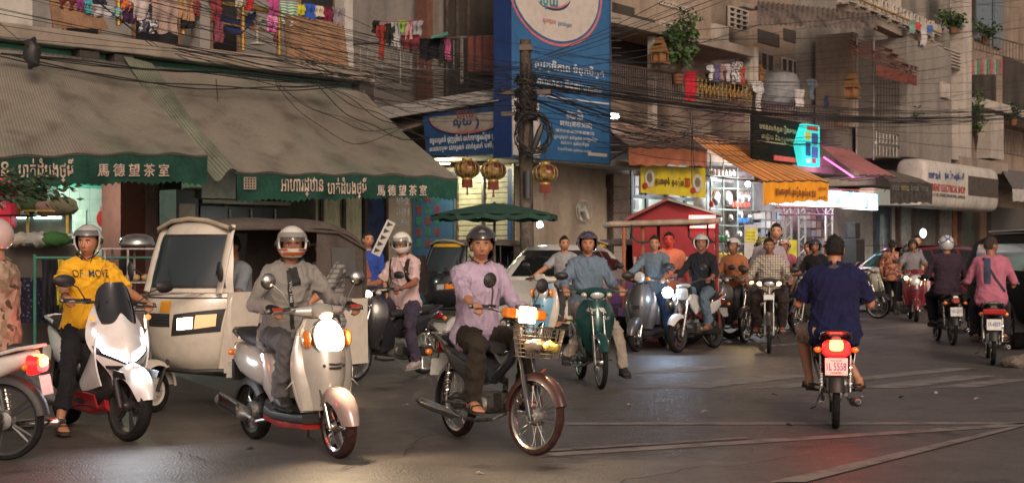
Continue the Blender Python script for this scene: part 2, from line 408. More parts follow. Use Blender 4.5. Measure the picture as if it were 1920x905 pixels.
        mb.tube([k, q(.12), q(.35)+back, q(.7), q(1.)], [(.055+g)*S, (.053+g)*S, (.055+g+flare*.3)*S, (.042+g+flare*.7)*S, (.034+g+flare)*S], 14)
    B = basis(yaw, pitch, headroll)
    # one continuous skin body
    mb = MB(); torso(mb); 
    for i in (0, 1):
        armseg(mb, i, 2); legseg(mb, i, 2)
        sg = 1-2*i; a, e, wv, h = arms[i]
        if grip[i]:
            fd = nrm(np.array((1, -sg*.05, -.12))); hand(mb, wv, fd, (0, -sg, 0), (.15, 0, 1), True, S)
        else:
            fd = nrm(wv-e); hand(mb, wv, fd, nrm(np.array((.8, -sg*.3, .2))) , nrm(np.cross(fd, (0.8, 0, .3))*sg), False, S)
        foot(mb, legs[i][2], legs[i][3], S, bare=(near and shoe is None))
    mb.tube([nb-sp*.05, nb+sp*.02, hd-B[2]*.05*S-B[0]*.02], [.062*S, .056*S, .055*S], 14)
    H = headgrid(hd, B, S, nu=36 if near else 22, nv=26 if near else 16); mb.add(H.v, H.f)
    N = lambda f, l, u: hd+(B[0]*f+B[1]*l+B[2]*u)*S
    mb.tube([N(.078, 0, .02), N(.092, 0, 0), N(.108, 0, -.028), N(.100, 0, -.040)], [.008*S, .010*S, .0145*S, .007*S], 8)
    mb.ball(tuple(N(.093, .012, -.034)), .0085*S, 8, 6); mb.ball(tuple(N(.093, -.012, -.034)), .0085*S, 8, 6)
    if helmet is None or helmet[0] == 'half':
        for sg in (1, -1): mb.ball(tuple(N(-.002, sg*.080, -.008)), (.020*S, .010*S, .032*S), 8, 8, M=Matrix(np.array(B).T.tolist()))
    me = remesh(mb, vox, 2)
    body = finish(me, 'body', skinm(skin), root, ang=180)
    # face
    for sg in (1, -1):
        e = MB().ball(tuple(N(.0785, sg*.031, .006)), (.0085*S, .0150*S, .0068*S), 12, 8, M=Matrix(np.array(B).T.tolist()))
        eb = e.build('eye', mat('eye_white', (.55,.5,.46), .3, var=0), body)
        if near: MB().ball(tuple(N(.0850, sg*.031, .0065)), (.0035*S, .0062*S, .0060*S), 10, 6, M=Matrix(np.array(B).T.tolist())).build('iris', mat('iris', (.02,.012,.008), .15, var=0), body)
        else: eb.data.materials[0] = mat('eye_dark', (.03,.02,.018), .3, var=0)
        MB().tube([N(.084, sg*.049, .022), N(.0915, sg*.034, .029), N(.0935, sg*.017, .0245)], [.0022*S, .0042*S, .0036*S], 6).build('eyebrow', HAIR((.02,.015,.012)), body)
        if near: MB().tube([N(.078, sg*.047, .006), N(.0865, sg*.031, .0132), N(.084, sg*.017, .006)], [.0012*S, .0026*S, .0015*S], 6).build('eyelid', skinm(skin), body)
    MB().tube([N(.085, .024, -.0665), N(.0985, .009, -.0635), N(.0995, 0, -.0648), N(.0985, -.009, -.0635), N(.085, -.024, -.0665)], [.0015, .0045*S, .0045*S, .0045*S, .0015], 8).build('lips', mat('lips', (.23,.075,.06), .45, var=0), body)
    MB().tube([N(.085, .021, -.069), N(.0965, 0, -.0725), N(.085, -.021, -.069)], [.0015, .0052*S, .0015], 8).build('lips', mat('lips', (.23,.075,.06), .45, var=0), body)
    # hair or helmet
    if helmet: build_helmet(root, N, B, S, near, *helmet)
    if (not helmet) or hairlen:
        def msk(a, t):
            aa = abs((a+pi) % (2*pi)-pi); lim = .29*pi if aa < .8 else (.46*pi if aa < 1.9 else .63*pi+hairlen)
            if 1.15 > aa > .6: lim = .33*pi
            return t < lim
        hg = headgrid(hd, B, S, grow=.005, mask=msk, nu=44, nv=34, noise=.12).build('hair', HAIR(hair), root, ang=180, solid=.008)
        if near or True:
            sp_ = MB()
            for k in range(230 if near else 90):
                a = random.uniform(0, 2*pi); t = random.uniform(0.02, .28 if abs((a+pi) % (2*pi)-pi) < 1.1 else .44 if abs((a+pi) % (2*pi)-pi) < 1.9 else .60)*pi
                d = np.array((.102*sin(t)*cos(a), .083*sin(t)*sin(a), .124*cos(t))); q = N(*d); dr = nrm(q-hd)
                tl = nrm(np.array((random.uniform(-.2, 1.), random.uniform(-.4, .4), random.uniform(-.9, .2)))); tl = tl[0]*B[0]+tl[1]*B[1]+tl[2]*B[2]
                sp_.tube([q-dr*.002, q+dr*.008+tl*.012, q+dr*.006+tl*.020], [.0048*S, .0036*S, .0008], 5, cap=False)
            o = sp_.build('hair_tuft', HAIR(hair), hg); o['kind'] = 'stuff'
        if long_hair:
            MB().tube([N(-.085, 0, .03), N(-.13, 0, .01), N(-.135, 0, -.08), N(-.12, 0, -.19)], [.028, .034, .030, .010], 10).build('ponytail', HAIR(hair), root)
    # clothes
    sleeve = shirt[1]; up = {'short': .55, 'long': 2, 'none': .1, 'rolled': 1.62}[sleeve]
    mb = MB(); torso(mb, .021, z0=-.10 if not near else -.12, belly=.0)
    for i in (0, 1): armseg(mb, i, up, .013)
    if sleeve == 'long':
        for i in (0, 1): a, e, wv, h = arms[i]; mb.tube([e+(wv-e)*.6, e+(wv-e)*.95], [.044*S, .040*S], 12)
    for i in (0, 1):   # shirt tail over the hips
        h, k = legs[i][0], legs[i][1]; mb.tube([h-(k-h)*.10, h+(k-h)*.07], [.120*S*fat**.5, .117*S*fat**.5], 14)
    me = remesh(mb, max(vox, .010), 3 if near else 2, wr=.017 if near else .008, seed=int(abs(T[0]*100+T[1]*7)))
    sm = shirtm or cmat(shirt[0], .85, var=.10, vs=12, bump=.25, bs=300, sheen=.04)
    sh = finish(me, 'shirt', sm, root, ang=180); sh.data.update()
    pl = pants[1]; ub = {'long': 1.97, 'shorts': .90, 'knee': 1.1, 'crop': 1.75}[pl]
    mb = MB(); torso_low = [hip+sp*(-.12), hip+sp*-.02, hip+sp*.06*S]
    mb.tube(torso_low, [(.10*fat, .145*fat), (.118*fat, .160*fat), (.100*fat, .138*fat)], 18, up=fw)
    for i in (0, 1): legseg(mb, i, ub, .012, flare=.020 if pl in ('long', 'crop') else 0)
    me = remesh(mb, max(vox, .010), 3 if near else 2, wr=.017 if near else .008, seed=int(abs(T[0]*70+T[1]*9)))
    finish(me, 'trousers' if pl in ('long', 'crop') else 'shorts', pantsm or cmat(pants[0], .85, var=.12, vs=10, bump=.25, bs=260, sheen=.04), root, ang=180)
    if near:   # collar
        cb = MB(); nc = nb+sp*.036
        for sg in (1, -1):
            pts = [nc+fws*(.004+cos(a)*.076)+lts*(sg*sin(a)*.080)+sp*(-.014-.026*cos(a)) for a in np.linspace(.25, 2.9, 8)]
            cb.tube([p*1 for p in pts], [(.020, .006)]*8, 8, up=sp) if extra != 'tee' else cb.tube(pts, [.007]*8, 8)
        cb.build('collar', sm, sh, ang=60)
    # shoes
    if shoe or sandal:
        for i in (0, 1):
            h, k, a, f = legs[i]; f = nrm(f)
            if shoe:
                b = MB(); foot(b, a-np.array((0,0,.0)), f, S, .008, False); b.v = [q for q in b.v]
                so = finish(remesh(b, max(.007, vox*.8), 2), 'shoe', cmat(shoe, .6, var=.2, vs=20), root, ang=180)
                u = nrm(np.cross(np.cross(f, (0, 0, 1)), f)); sl_ = a-u*.071*S
                l = np.cross(u, f); b = MB()
                b.tube([sl_-f*.075*S, sl_-f*.06*S, sl_+f*.05*S, sl_+f*.14*S, sl_+f*.195*S], [(.011, .028), (.012, .038), (.012, .043), (.012, .052), (.012, .034)], 12, up=u)
                b.build('sole', cmat((.3,.28,.26) if shoe[0] > .15 else (.03,.03,.03), .8), so)
            else:
                u = nrm(np.cross(np.cross(f, (0, 0, 1)), f)); l = np.cross(u, f); sl_ = a-u*.068*S
                b = MB(); b.tube([sl_-f*.078, sl_-f*.065*S, sl_+f*.05*S, sl_+f*.15*S, sl_+f*.20*S], [(.011, .028), (.012, .038), (.012, .042), (.012, .052), (.012, .036)], 12, up=u)
                so = b.build('sandal', cmat(sandal, .7), root)
                for t in ((.07, .115) if near else (.09,)):
                    c0 = sl_+f*t*S; w_ = .050
                    MB().tube([c0-l*w_+u*.005, c0-l*w_*.75+u*.050, c0+u*.068-u*t*.12, c0+l*w_*.75+u*.050, c0+l*w_+u*.005], [(.004, .013)]*5, 8, up=u).build('strap', cmat(sandal, .6), so)
    if gloves:
        for i in (0, 1):
            b = MB(); sg = 1-2*i; a, e, wv, h = arms[i]; f = nrm(np.array((1, -sg*.05, -.12))); u = nrm(np.array((.15, 0, 1.)))
            b.tube([wv-f*.02, wv+f*.035, wv+f*.085], [(.026, .034), (.023, .043), (.020, .046)], 12, up=u)
            b.build('glove', cmat(gloves[0], .8), root)
            for k in range(4):
                kn = wv+f*.092+np.array((0, -sg, 0))*(.030-.0205*k)+u*.005
                MB().ball(tuple(kn), (.020, .0095, .012), 8, 6).build('glove_knuckle', cmat(gloves[1], .5), root)
    root['_'] = 0; del root['_']
    return root, sh, dict(N=N, B=B, hd=hd, sp=sp, fw=fws, lt=lts, hip=hip, shl=shl, arms=arms, legs=legs, nb=nb)
def build_helmet(root, N, B, S, near, kind, col, col2=None, visor=None, mm=None):
    c = N(-.010, 0, .028); Bm = Matrix(np.array(B).T.tolist()); m = mm or cmat(col, .18, coat=.6, var=.05)
    T = lambda q: V(c)+Bm @ V(q)*S
    blk = cmat((.02,.02,.022), .5); nu, nv = 48, 30
    RX, RY, RZ = (.138, .118, .130)
    def shell(r, msk, grow=0., zs=1.):
        mb = MB(); 
        for j in range(nv+1):
            t = .10+(pi*.93-.08)*j/nv
            for i in range(nu):
                a = 2*pi*i/nu; x, y, z = sin(t)*cos(a), sin(t)*sin(a), cos(t)
                ee = 1-.10*max(0, -z)**2
                if kind == 'full' and z < 0: x *= 1+.12*max(0, cos(a))*min(1, -z*2)
                mb.v.append(T(((RX+grow)*x*ee, (RY+grow)*y*ee, (RZ+grow)*z*zs*(1.12 if z < 0 else 1))))
        for j in range(nv):
            for i in range(nu):
                t = .10+(pi*.93-.08)*(j+.5)/nv; aa = abs((2*pi*(i+.5)/nu+pi) % (2*pi)-pi)
                if msk(aa, t/pi): mb.f.append((j*nu+i, (j+1)*nu+i, (j+1)*nu+(i+1) % nu, j*nu+(i+1) % nu))
        used = sorted({i for f in mb.f for i in f}); ix = {q: k for k, q in enumerate(used)}
        mb.v = [mb.v[i] for i in used]; mb.f = [tuple(ix[i] for i in f) for f in mb.f]
        if not any(abs((V(q)-V(T((0, 0, RZ+grow)))).length) < 0 for q in mb.v[:1]): pass
        return mb
    cr = V(T((0, 0, RZ)))
    if kind == 'full':
        f = lambda aa, t: t < .80 and not (aa < 1.15 and .395 < t < .60)
    elif kind == 'open':
        f = lambda aa, t: t < (.72 if aa > 1.25 else .385)
    elif kind == 'half':
        f = lambda aa, t: t < (.53 if aa > 1.5 else .41 if aa < 1.1 else .47)
    mb = shell(0, f); mb.f.append(tuple(range(nu))[::-1])
    sh = mb.build('helmet', m, root, ang=60, solid=.012)
    tag(sh, None, None)
    # rubber edge / liner
    lin = shell(0, (lambda aa, t: (t < (.70 if aa > 1.3 else .36))) if kind != 'full' else (lambda aa, t: t < .78 and not (aa < 1.1 and .40 < t < .595)), grow=-.016)
    lin.f.append(tuple(range(nu))[::-1]); lin.build('helmet_lining', blk, sh, ang=60)
    if kind == 'full':
        v0, v1, dx = (.30, .41, .006) if visor == 'up' else (.385, .61, .005)
        vis = shell(0, lambda aa, t: aa < 1.3 and v0 < t < v1+(.06 if visor == 'up' else 0), grow=dx)
        vis.build('visor', mat('visor_glass', (.16,.15,.14), .06, var=0, coat=1, alpha=.28), sh, ang=60, solid=.003)
    if kind in ('open', 'half') and visor:
        vis = shell(0, lambda aa, t: aa < 1.15 and .29 < t < (.43 if visor != 'face' else .56), grow=.007)
        vis.build('visor', mat('visor_glass2', (.30,.30,.31), .05, var=0, metal=.6, coat=1, alpha=.8) if visor == 'mirror' else mat('visor_dark', (.03,.03,.035), .08, var=0, coat=1), sh, ang=60, solid=.004)
    for sg in (1, -1):
        if kind != 'half': MB().lathe([(.001, .012), (.019, .012), (.024, .006), (.025, 0)], axis='y', n=16).xf(Matrix.Translation(T((.03, sg*(RY+.004), -.012))) @ Bm.to_4x4() @ Matrix.Scale(sg*S, 4)).build('visor_pivot', blk, sh)
        MB().tube([T((.02, sg*.095, -.10)), T((.055, sg*.075, -.135)), T((.078, sg*.02, -.163))] if kind != 'full' else [T((.0, sg*.09, -.12)), T((.01, sg*.04, -.15)), T((.02, 0, -.155))], .006*S, 6).build('chin_strap', blk, sh)
    if col2:   # coloured bands
        if kind == 'full':
            b = shell(0, lambda aa, t: (aa < 1.35 and .655 < t < .715) or (aa < 1.5 and .61 < t < .625 and aa > .4), grow=.003); b.build('stripe', cmat(col2, .25, coat=.5), sh, solid=.002)
            b = shell(0, lambda aa, t: (1.35 < aa < 2.4 and .30 < t+(aa-1.9)*.08 < .345) or (1.0 < aa < 1.6 and .22 < t < .25), grow=.003); b.build('stripe', cmat(col2, .25, coat=.5), sh, solid=.002)
        else:
            b = shell(0, lambda aa, t: (abs(t-.25-.12*sin(aa*2.3)) < .022) or (abs(t-.40-.08*sin(aa*3+1)) < .02 and aa > 1.1), grow=.003); b.build('stripe', cmat(col2, .25, coat=.5), sh, solid=.002)
    return sh
# ================================================================ motorcycles and scooters
TYRE = mat('tyre', (.018,.017,.017), .85, var=.3, vs=25, bump=.6, bs=150)
def tyremat(tint=None): return TYRE if not tint else mat('tyre_worn', tint, .85, var=.3, vs=25, bump=.6, bs=150)  # tint paints in the silver scooter's red light; brown tyre shares it
CHR = mat('chrome', (.55,.53,.50), .18, metal=1, var=.12, vs=14)
STEEL = mat('dull_steel', (.30,.29,.28), .42, metal=.9, var=.3, vs=22, bump=.2)
ALU = mat('cast_aluminium', (.28,.27,.26), .5, metal=.7, var=.35, vs=30, bump=.4, bs=120)
BLK = mat('black_plastic', (.022,.022,.024), .5, var=.15, vs=12, bump=.1, bs=200)
SEATM = mat('seat_vinyl', (.025,.024,.026), .55, var=.1, vs=10, bump=.3, bs=260)
GRIME = mat('grimy_engine', (.06,.055,.05), .6, metal=.5, var=.5, vs=18, bump=.8, bs=70)
REDL = mat('red_lens', (.35,.01,.008), .12, var=0, coat=1)
AMB = mat('amber_lens', (.80,.22,.02), .15, var=0, coat=1)
GLASSL = mat('headlight_glass', (.55,.55,.55), .06, metal=.3, var=0, coat=1)
PLATE = mat('plate_white', (.62,.62,.60), .5, var=.1, vs=20)
PLTX = mat('plate_blue', (.03,.06,.25), .5, var=0)
def paint(c, rough=.22, metal=0., flake=0.): return mat('paint_%02x%02x%02x_%d' % (*[int(x*255) for x in c], int(metal*9)), c, rough, metal=metal, var=.06, vs=11, coat=.45)
def glow(c, e): return mat('glow_%02x%02x%02x_%d' % (*[int(min(1, x)*255) for x in c], int(e*10)), c, .4, var=0, emit=e, ecol=c)
def lamp(name, parent, loc, d, energy, col, spot=70, size=.05, blend=.6):
    l = bpy.data.lights.new(name, 'SPOT' if spot else 'POINT'); l.energy = energy; l.color = col; l.shadow_soft_size = size
    if spot: l.spot_size = R(spot); l.spot_blend = blend
    o = bpy.data.objects.new(name, l); COL.objects.link(o); o.parent = parent; o.location = loc
    o.rotation_euler = V(d).to_track_quat('-Z', 'Y').to_euler(); return o
def wheel(root, x, Rr, wd, style, ST=None, rim=None, tint=None, disc=True, name='wheel', mudr=None):
    I = Matrix.Identity(4); X = (ST or I) @ Matrix.Translation((x, 0, Rr))
    q = []; tw = wd/2; th = min(.055, wd*.62) if style != 'spoke' else wd*.75
    for a in np.linspace(0, 2*pi, 14, endpoint=False): q.append((Rr-th/2+th/2*cos(a)*(1.0), tw*sin(a)*(1+.12*cos(a*2))))
    ri = Rr-th
    m = MB(); m.lathe([(ri-.012, tw*.62), (ri+.006, tw*.80), (ri+.010, tw*.5), (ri+.004, 0), (ri+.010, -tw*.5), (ri+.006, -tw*.80), (ri-.012, -tw*.62), (ri-.016, 0)], axis='y', n=36, closed=True)
    m.lathe([(.001, -.055), (.022, -.055), (.026, -.045), (.045, -.032), (.045, .032), (.026, .045), (.022, .055), (.001, .055)], axis='y', n=16)
    if style == 'spoke':
        for k in range(36):
            a = 2*pi*k/36; sg = 1 if k % 2 else -1; b = a+sg*.30*(1 if k % 4 < 2 else -1)
            m.tube([(.038*cos(a), sg*.028, .038*sin(a)), ((ri-.008)*cos(b), 0, (ri-.008)*sin(b))], .0017, 4)
    elif style == 'drumspoke':
        pass
    else:
        nsp = int(style)
        for k in range(nsp):
            a = 2*pi*k/nsp
            for da in (-.11, .11):
                m.tube([(.03*cos(a), .0, .03*sin(a)), ((ri-.005)*cos(a+da), 0, (ri-.005)*sin(a+da))], [(.013, .016), (.009, .011)], 6, up=(0, 1, 0))
    wh = m.xf(X).build(name, rim or CHR, root, ang=50)
    t = MB().lathe(q, axis='y', n=44, closed=True)
    t.xf(X).build('tyre', tyremat(tint), wh, ang=70)
    if disc:
        MB().lathe([(.045, .050), (.088, .050), (.088, .054), (.045, .054)], axis='y', n=28, closed=True).xf(X).build('brake_disc', STEEL, wh)
    else: MB().lathe([(.001, .058), (.05, .056), (.066, .045), (.070, .02), (.070, -.02), (.05, -.05), (.001, -.052)], axis='y', n=22).xf(X).build('brake_drum', ALU, wh)
    return wh
def arc(cx, cz, r, a0, a1, half, drop, n=14, m=7, flare=0.):
    """mudguard: arc shell over a wheel; angles in degrees from +x"""
    mb = MB()
    def fn(u, v):
        a = R(a0+(a1-a0)*v); e = -1+2*u; rr = r-drop*abs(e)**2.4; tp = 1-flare*abs(2*v-1)**3
        return (cx+rr*cos(a), half*math.sin(e*pi/2*.98)*tp, cz+rr*sin(a))
    return mb.grid(fn, m, n)
def shield(rows, n=10, power=2.):   # rows: x, z, halfwidth, wrap(back)
    rows = [list(map(float, r)) for r in rows]
    # smooth by catmull on rows
    def cr(t):
        t = t*(len(rows)-1); i = min(int(t), len(rows)-2); f = t-i
        p = [np.array(rows[max(0, min(len(rows)-1, i+k))]) for k in (-1, 0, 1, 2)]
        return .5*(2*p[1]+(-p[0]+p[2])*f+(2*p[0]-5*p[1]+4*p[2]-p[3])*f*f+(-p[0]+3*p[1]-3*p[2]+p[3])*f**3)
    def fn(u, v):
        q = cr(v); e = -1+2*u; return (q[0]-q[3]*abs(e)**power, q[2]*e, q[1])
    return MB().grid(fn, n*2, max(6, len(rows)*3))
def mirror(root, base, head, r=(.055,.045), m=None, X=None, rnd=False, fc=(-1,0,.1)):
    X = X or Matrix.Identity(4); b = np.array(base); h = np.array(head)
    o = MB().tube([b, b+(h-b)*.45+np.array((.02, 0, .03)), h], .0050, 6).xf(X).build('mirror_stalk', m or BLK, root)
    q = V(fc).normalized().to_track_quat('Z', 'Y').to_matrix().to_4x4()
    mb = MB().lathe([(.001, -.030), (.6, -.024), (.93, -.008), (1, 0), (.95, .003), (.001, .003)], n=22)
    mb.v = [(x*r[1], y*r[0], z) for x, y, z in mb.v]
    zc = V(fc).normalized(); yc = V((0,1,0)); xc = yc.cross(zc).normalized(); yc = zc.cross(xc); q = Matrix((xc, yc, zc)).transposed().to_4x4()
    mb.xf(X @ Matrix.Translation(h) @ q @ Matrix.Rotation(0, 4, 'Z')).build('mirror', m or BLK, root, ang=50)
def exhaust(root, pts, r0, r1, m=None, side=-1, tipm=None, n=14):
    p = [np.array(q, float) for q in pts]
    e = MB().tube(p[:-2], r0, 8).build('exhaust_pipe', STEEL, root)
    a, b = p[-2], p[-1]; d = b-a
    MB().tube([a-d*.12, a, a+d*.12, a+d*.85, b, b+d*.02], [r0, r0*1.1, r1, r1, r1*.82, r1*.55], n).build('muffler', m or CHR, root)
    MB().tube([b-d*.02, b+d*.08], r1*.42, 10).build('muffler_tip', tipm or BLK, root)
def plate(root, c, w, h, X=None, txt=None, tilt=.25):
    """rear number plate facing -x"""
    m = MB().box(c, (.003, w, h), ry=tilt).build('number_plate', PLATE, root, smooth=False)
    u = np.array((sin(tilt), 0, cos(tilt))); n = np.array((-cos(tilt), 0, sin(tilt)))
    if txt:
        for s, zz, hh, ww in txt: text(s, PLTX if hh > .02 else cmat((.5,.05,.04)) if zz < 0 else PLTX, m, np.array(c)+n*.0025+u*zz*h, (0, -1, 0), u, width=ww*w, maxh=hh, ext=.001, center=True, name='plate_lettering', bold=.01)
    return m
def forks(root, xt, zt, xb, zb, y, r, X, m=STEEL, low=None, name='fork_leg'):
    for s in (1, -1):
        a, b = np.array((xt, s*y, zt)), np.array((xb, s*y, zb))
        f = MB().tube([a, b], r, 10).xf(X).build(name, m, root)
        MB().tube([a+(b-a)*.5, b, b+(b-a)*.06], [r*1.5, r*1.6, r*.9], 10).xf(X).build('fork_slider', low or ALU, f)
    MB().tube([(xb, -y-.02, zb), (xb, y+.02, zb)], .010, 8).xf(X).build('axle', STEEL, root)
def grips(root, g, X, m=BLK, bar=None, c=(.36,1.0), rise=0, lever=True):
    for s in (1, -1):
        a = np.array((g[0], s*g[1], g[2])); i = np.array((g[0]+.02, s*(g[1]-.12), g[2]+.005))
        MB().tube([i*(1, 1, 1), a+np.array((0, s*.045, 0))], .0165, 10).xf(X).build('grip', m, root)
        MB().ball(tuple(a+np.array((0, s*.052, 0))), .019, 8, 6).xf(X).build('bar_end', STEEL, root)
        if lever:
            MB().tube([i+np.array((.03, 0, -.005)), i+np.array((.055, s*.02, -.008)), a+np.array((.055, s*.02, -.012)), a+np.array((.05, s*.045, -.012))], [.010, .008, .006, .007], 6).xf(X).build('brake_lever', STEEL, root)
        MB().box(tuple(i+np.array((.0, -s*.02, 0))), (.045, .05, .042)).xf(X).build('switch_housing', BLK, root, smooth=False, bev=.006)
    MB().tube([(g[0]+.02, g[1]-.1, g[2]+.005), (c[0], .08, c[1]), (c[0], -.08, c[1]), (g[0]+.02, -g[1]+.1, g[2]+.005)], .011, 8).xf(X).build('handlebar', bar or STEEL, root)
def steer(x, z, rake, ang):
    a = V((-sin(rake), 0, cos(rake)))
    return Matrix.Translation((x, 0, z)) @ Matrix.Rotation(ang, 4, a) @ Matrix.Translation((-x, 0, -z))
def drop_sig(root, c, X, s=.03, m=AMB, d=(1,0,0)):
    return MB().ball(c, (s*.8, s*1.25, s), 12, 8).xf(X or Matrix.Identity(4)).build('turn_signal', m, root)

def scooter(label, loc, rz, body, body2=None, st=0., light=None, retro=True, group=None, name='scooter', seatm=None, mirrors='round', tyre_tint=None, wheelm=None, floor=None, s=1., lightc=(1,.62,.28), energy=30, plate_txt=None, tail_on=False, lowfront=None, mm=None, headm=None, nose_light=True, shieldm=None, stickers=False, bag=False):
    root = thing(name, label, 'scooter', loc, rz, group, s); pm = body; p2 = body2 or BLK
    Rw = .218; xf, xr = .63, -.60; X = steer(.40, .80, .42, st); I = Matrix.Identity(4)
    wheel(root, xf, Rw, .088, '5', X, rim=wheelm or CHR, tint=tyre_tint); wheel(root, xr, Rw, .092, '5', None, rim=wheelm or CHR, disc=False)
    forks(root, .46, .60, xf-.01, Rw, .062, .013, X, CHR, CHR)
    arc(xf-.01, Rw-.0, .268, 5, 165, .082, .10, flare=.35).xf(X).build('front_mudguard', lowfront or pm, root, solid=.006)
    # leg shield with a rounded nose
    fr = shield([(.515,.315,.10,.05), (.575,.46,.135,.10), (.585,.60,.165,.13), (.560,.74,.168,.14), (.510,.86,.140,.12), (.47,.935,.105,.09)], 10, 2.2)
    front = fr.build('front_cowl', shieldm or pm, root, ang=60, solid=.012)
    bk = shield([(.43,.30,.17,.0), (.40,.42,.215,-.03), (.385,.60,.235,-.02), (.385,.76,.21,-.02), (.385,.90,.13,-.01)], 8)
    bk.build('leg_shield', pm, root, ang=60, solid=.014)
    # side fill between cowl and shield
    for sg in (1, -1):
        rows = [(.515,.315,.10,.05,.43,.17), (.575,.46,.135,.10,.415,.212), (.585,.60,.165,.13,.40,.232), (.560,.74,.168,.14,.40,.21), (.510,.86,.140,.12,.39,.16), (.47,.935,.105,.09,.385,.11)]
        MB().grid(lambda u, v: (lambda t: (lambda i, f: tuple((np.array(((rows[i][0]-rows[i][3])*(1-u)+rows[i][4]*u, sg*(rows[i][2]*(1-u)+rows[i][5]*u)+sg*.02*sin(pi*u), rows[i][1]))*(1-f)+np.array(((rows[i+1][0]-rows[i+1][3])*(1-u)+rows[i+1][4]*u, sg*(rows[i+1][2]*(1-u)+rows[i+1][5]*u)+sg*.02*sin(pi*u), rows[i+1][1]))*f)))(min(int(t), 4), t-min(int(t), 4)))(v*5), 4, 15).build('side_cowl', pm, root, ang=60, solid=.008)
    # floor and tunnel
    MB().loft([(.43,.255,.17,.035), (.30,.250,.185,.035), (.0,.250,.190,.035), (-.12,.27,.18,.05)], e=5).build('floorboard', floor or BLK, root, bev=0)
    MB().box((.15,0,.292), (.40,.30,.010)).build('floor_mat', BLK, root, smooth=False, bev=.003)
    MB().loft([(.40,.205,.155,.03), (.1,.19,.165,.03), (-.2,.22,.14,.04)], e=5).build('lower_cowl', p2, root)
    MB().loft([(-.10,.33,.12,.05), (-.15,.44,.14,.12), (-.20,.58,.15,.13), (-.22,.66,.15,.11)], e=3).build('seat_base', pm, root)
    MB().loft([(-.11,.52,.10,.10), (-.20,.55,.155,.155), (-.36,.575,.178,.155), (-.56,.60,.160,.135), (-.75,.635,.105,.10), (-.84,.665,.055,.06)], e=2.5, n=20).build('rear_body', pm, root, ang=60)
    se = MB().loft([(.0,.735,.075,.035), (-.10,.742,.115,.045), (-.28,.745,.140,.052), (-.50,.765,.135,.055), (-.68,.790,.110,.048), (-.78,.795,.07,.03)], e=3.2, n=20).build('seat', seatm or SEATM, root, ang=60)
    MB().tube([(-.60, .13, .76), (-.74, .11, .80), (-.84, .05, .815), (-.84, -.05, .815), (-.74, -.11, .80), (-.60, -.13, .76)], .012, 8).build('grab_rail', CHR if retro else BLK, root)
    tl = MB().loft([(-.835,.67,.05,.045), (-.865,.675,.045,.04), (-.878,.68,.025,.025)], e=3).build('tail_light', glow((1,.05,.03), 6) if tail_on else REDL, root)
    for sg in (1, -1): drop_sig(root, (-.80, sg*.10, .64), None, .024)
    arc(xr, Rw, .262, 35, 168, .07, .07).build('rear_mudguard', BLK, root, solid=.005)
    plate(root, (-.90, 0, .50), .17, .13, txt=plate_txt)
    MB().box((-.87, 0, .50), (.04, .10, .16)).build('plate_bracket', BLK, root, smooth=False)
    MB().loft([(-.18,.27,.08,.08), (-.35,.25,.10,.085), (-.52,.24,.07,.07), (-.62,.24,.05,.06)], e=3).xf(Matrix.Translation((0, .06, 0))).build('engine_case', GRIME, root)
    for k in range(3): MB().box((-.42+k*.06, .168, .25), (.02, .01, .09)).build('case_rib', ALU, root, smooth=False)
    MB().tube([(-.60, .13, .30), (-.50, .13, .52)], .020, 8).build('rear_shock', STEEL, root)
    exhaust(root, [(-.15,-.12,.20), (-.30,-.14,.17), (-.36,-.155,.18), (-.38,-.165,.20), (-.86,-.165,.285)], .014, .056, m=mm or ALU)
    MB().loft([(-.45,.245,.012,.05), (-.74,.30,.012,.055)], e=3).xf(Matrix.Translation((0, -.222, 0))).build('muffler_guard', CHR, root)
    MB().tube([(-.08, .16, .16), (-.15, .20, .05), (-.10, .22, .03)], .009, 6).build('kickstand', STEEL, root)
    # front lamp
    lm = glow(lightc, 34) if light else GLASSL
    tx = Matrix.Translation((.505, 0, .805)) @ Matrix.Rotation(-.28, 4, 'Y')
    if nose_light:
        o = MB().lathe([(.001, .05), (.055, .045), (.082, .03), (.098, .005), (.100, -.02)], axis='x', n=28).xf(tx @ Matrix.Diagonal((1, 1.1, 1.3, 1)))
        hl = o.build('headlight', lm, root, ang=180)
        MB().lathe([(.100, -.02), (.104, .006), (.112, .004), (.116, -.03)], axis='x', n=28).xf(tx @ Matrix.Diagonal((1, 1.1, 1.3, 1))).build('headlight_rim', CHR if retro else pm, hl, solid=.003)
        if light: lamp('headlight_beam', root, (.66, 0, .80), (1, 0, -.55), energy, lightc, 140, .05)
        for sg in (1, -1):
            b = MB().ball((.475, sg*.158, .80), (.055, .024, .062), 12, 8).build('turn_signal', glow((1,.45,.12), 9) if light == 'all' else AMB, root)
    for k in range(2):   # horn grille
        MB().tube([(.595, -.045, .635-k*.028), (.600, 0, .632-k*.028), (.595, .045, .635-k*.028)], .008, 6).build('grille_slot', BLK, root)
    for k in (1, -1): MB().ball((.575, k*.075, .622), .011, 8, 6).build('grille_hole', BLK, root)
    # handlebar cover and controls
    MB().loft([(.30,.955,.06,.035), (.36,.985,.085,.055), (.43,.985,.08,.055), (.485,.955,.05,.035)], e=2.4).xf(X).build('handlebar_cover', headm or pm, root, ang=60)
    for sg in (1, -1): MB().tube([(.38, sg*.06, .985), (.36, sg*.13, .985), (.335, sg*.20, .99)], [.042, .034, .022], 10).xf(X).build('bar_cover', headm or pm, root)
    MB().ball((.345, 0, 1.015), (.055, .07, .025), 14, 8).xf(X).build('speedometer', GLASSL, root)
    g = (.315, .30, .995); grips(root, g, X, c=(.37, .985))
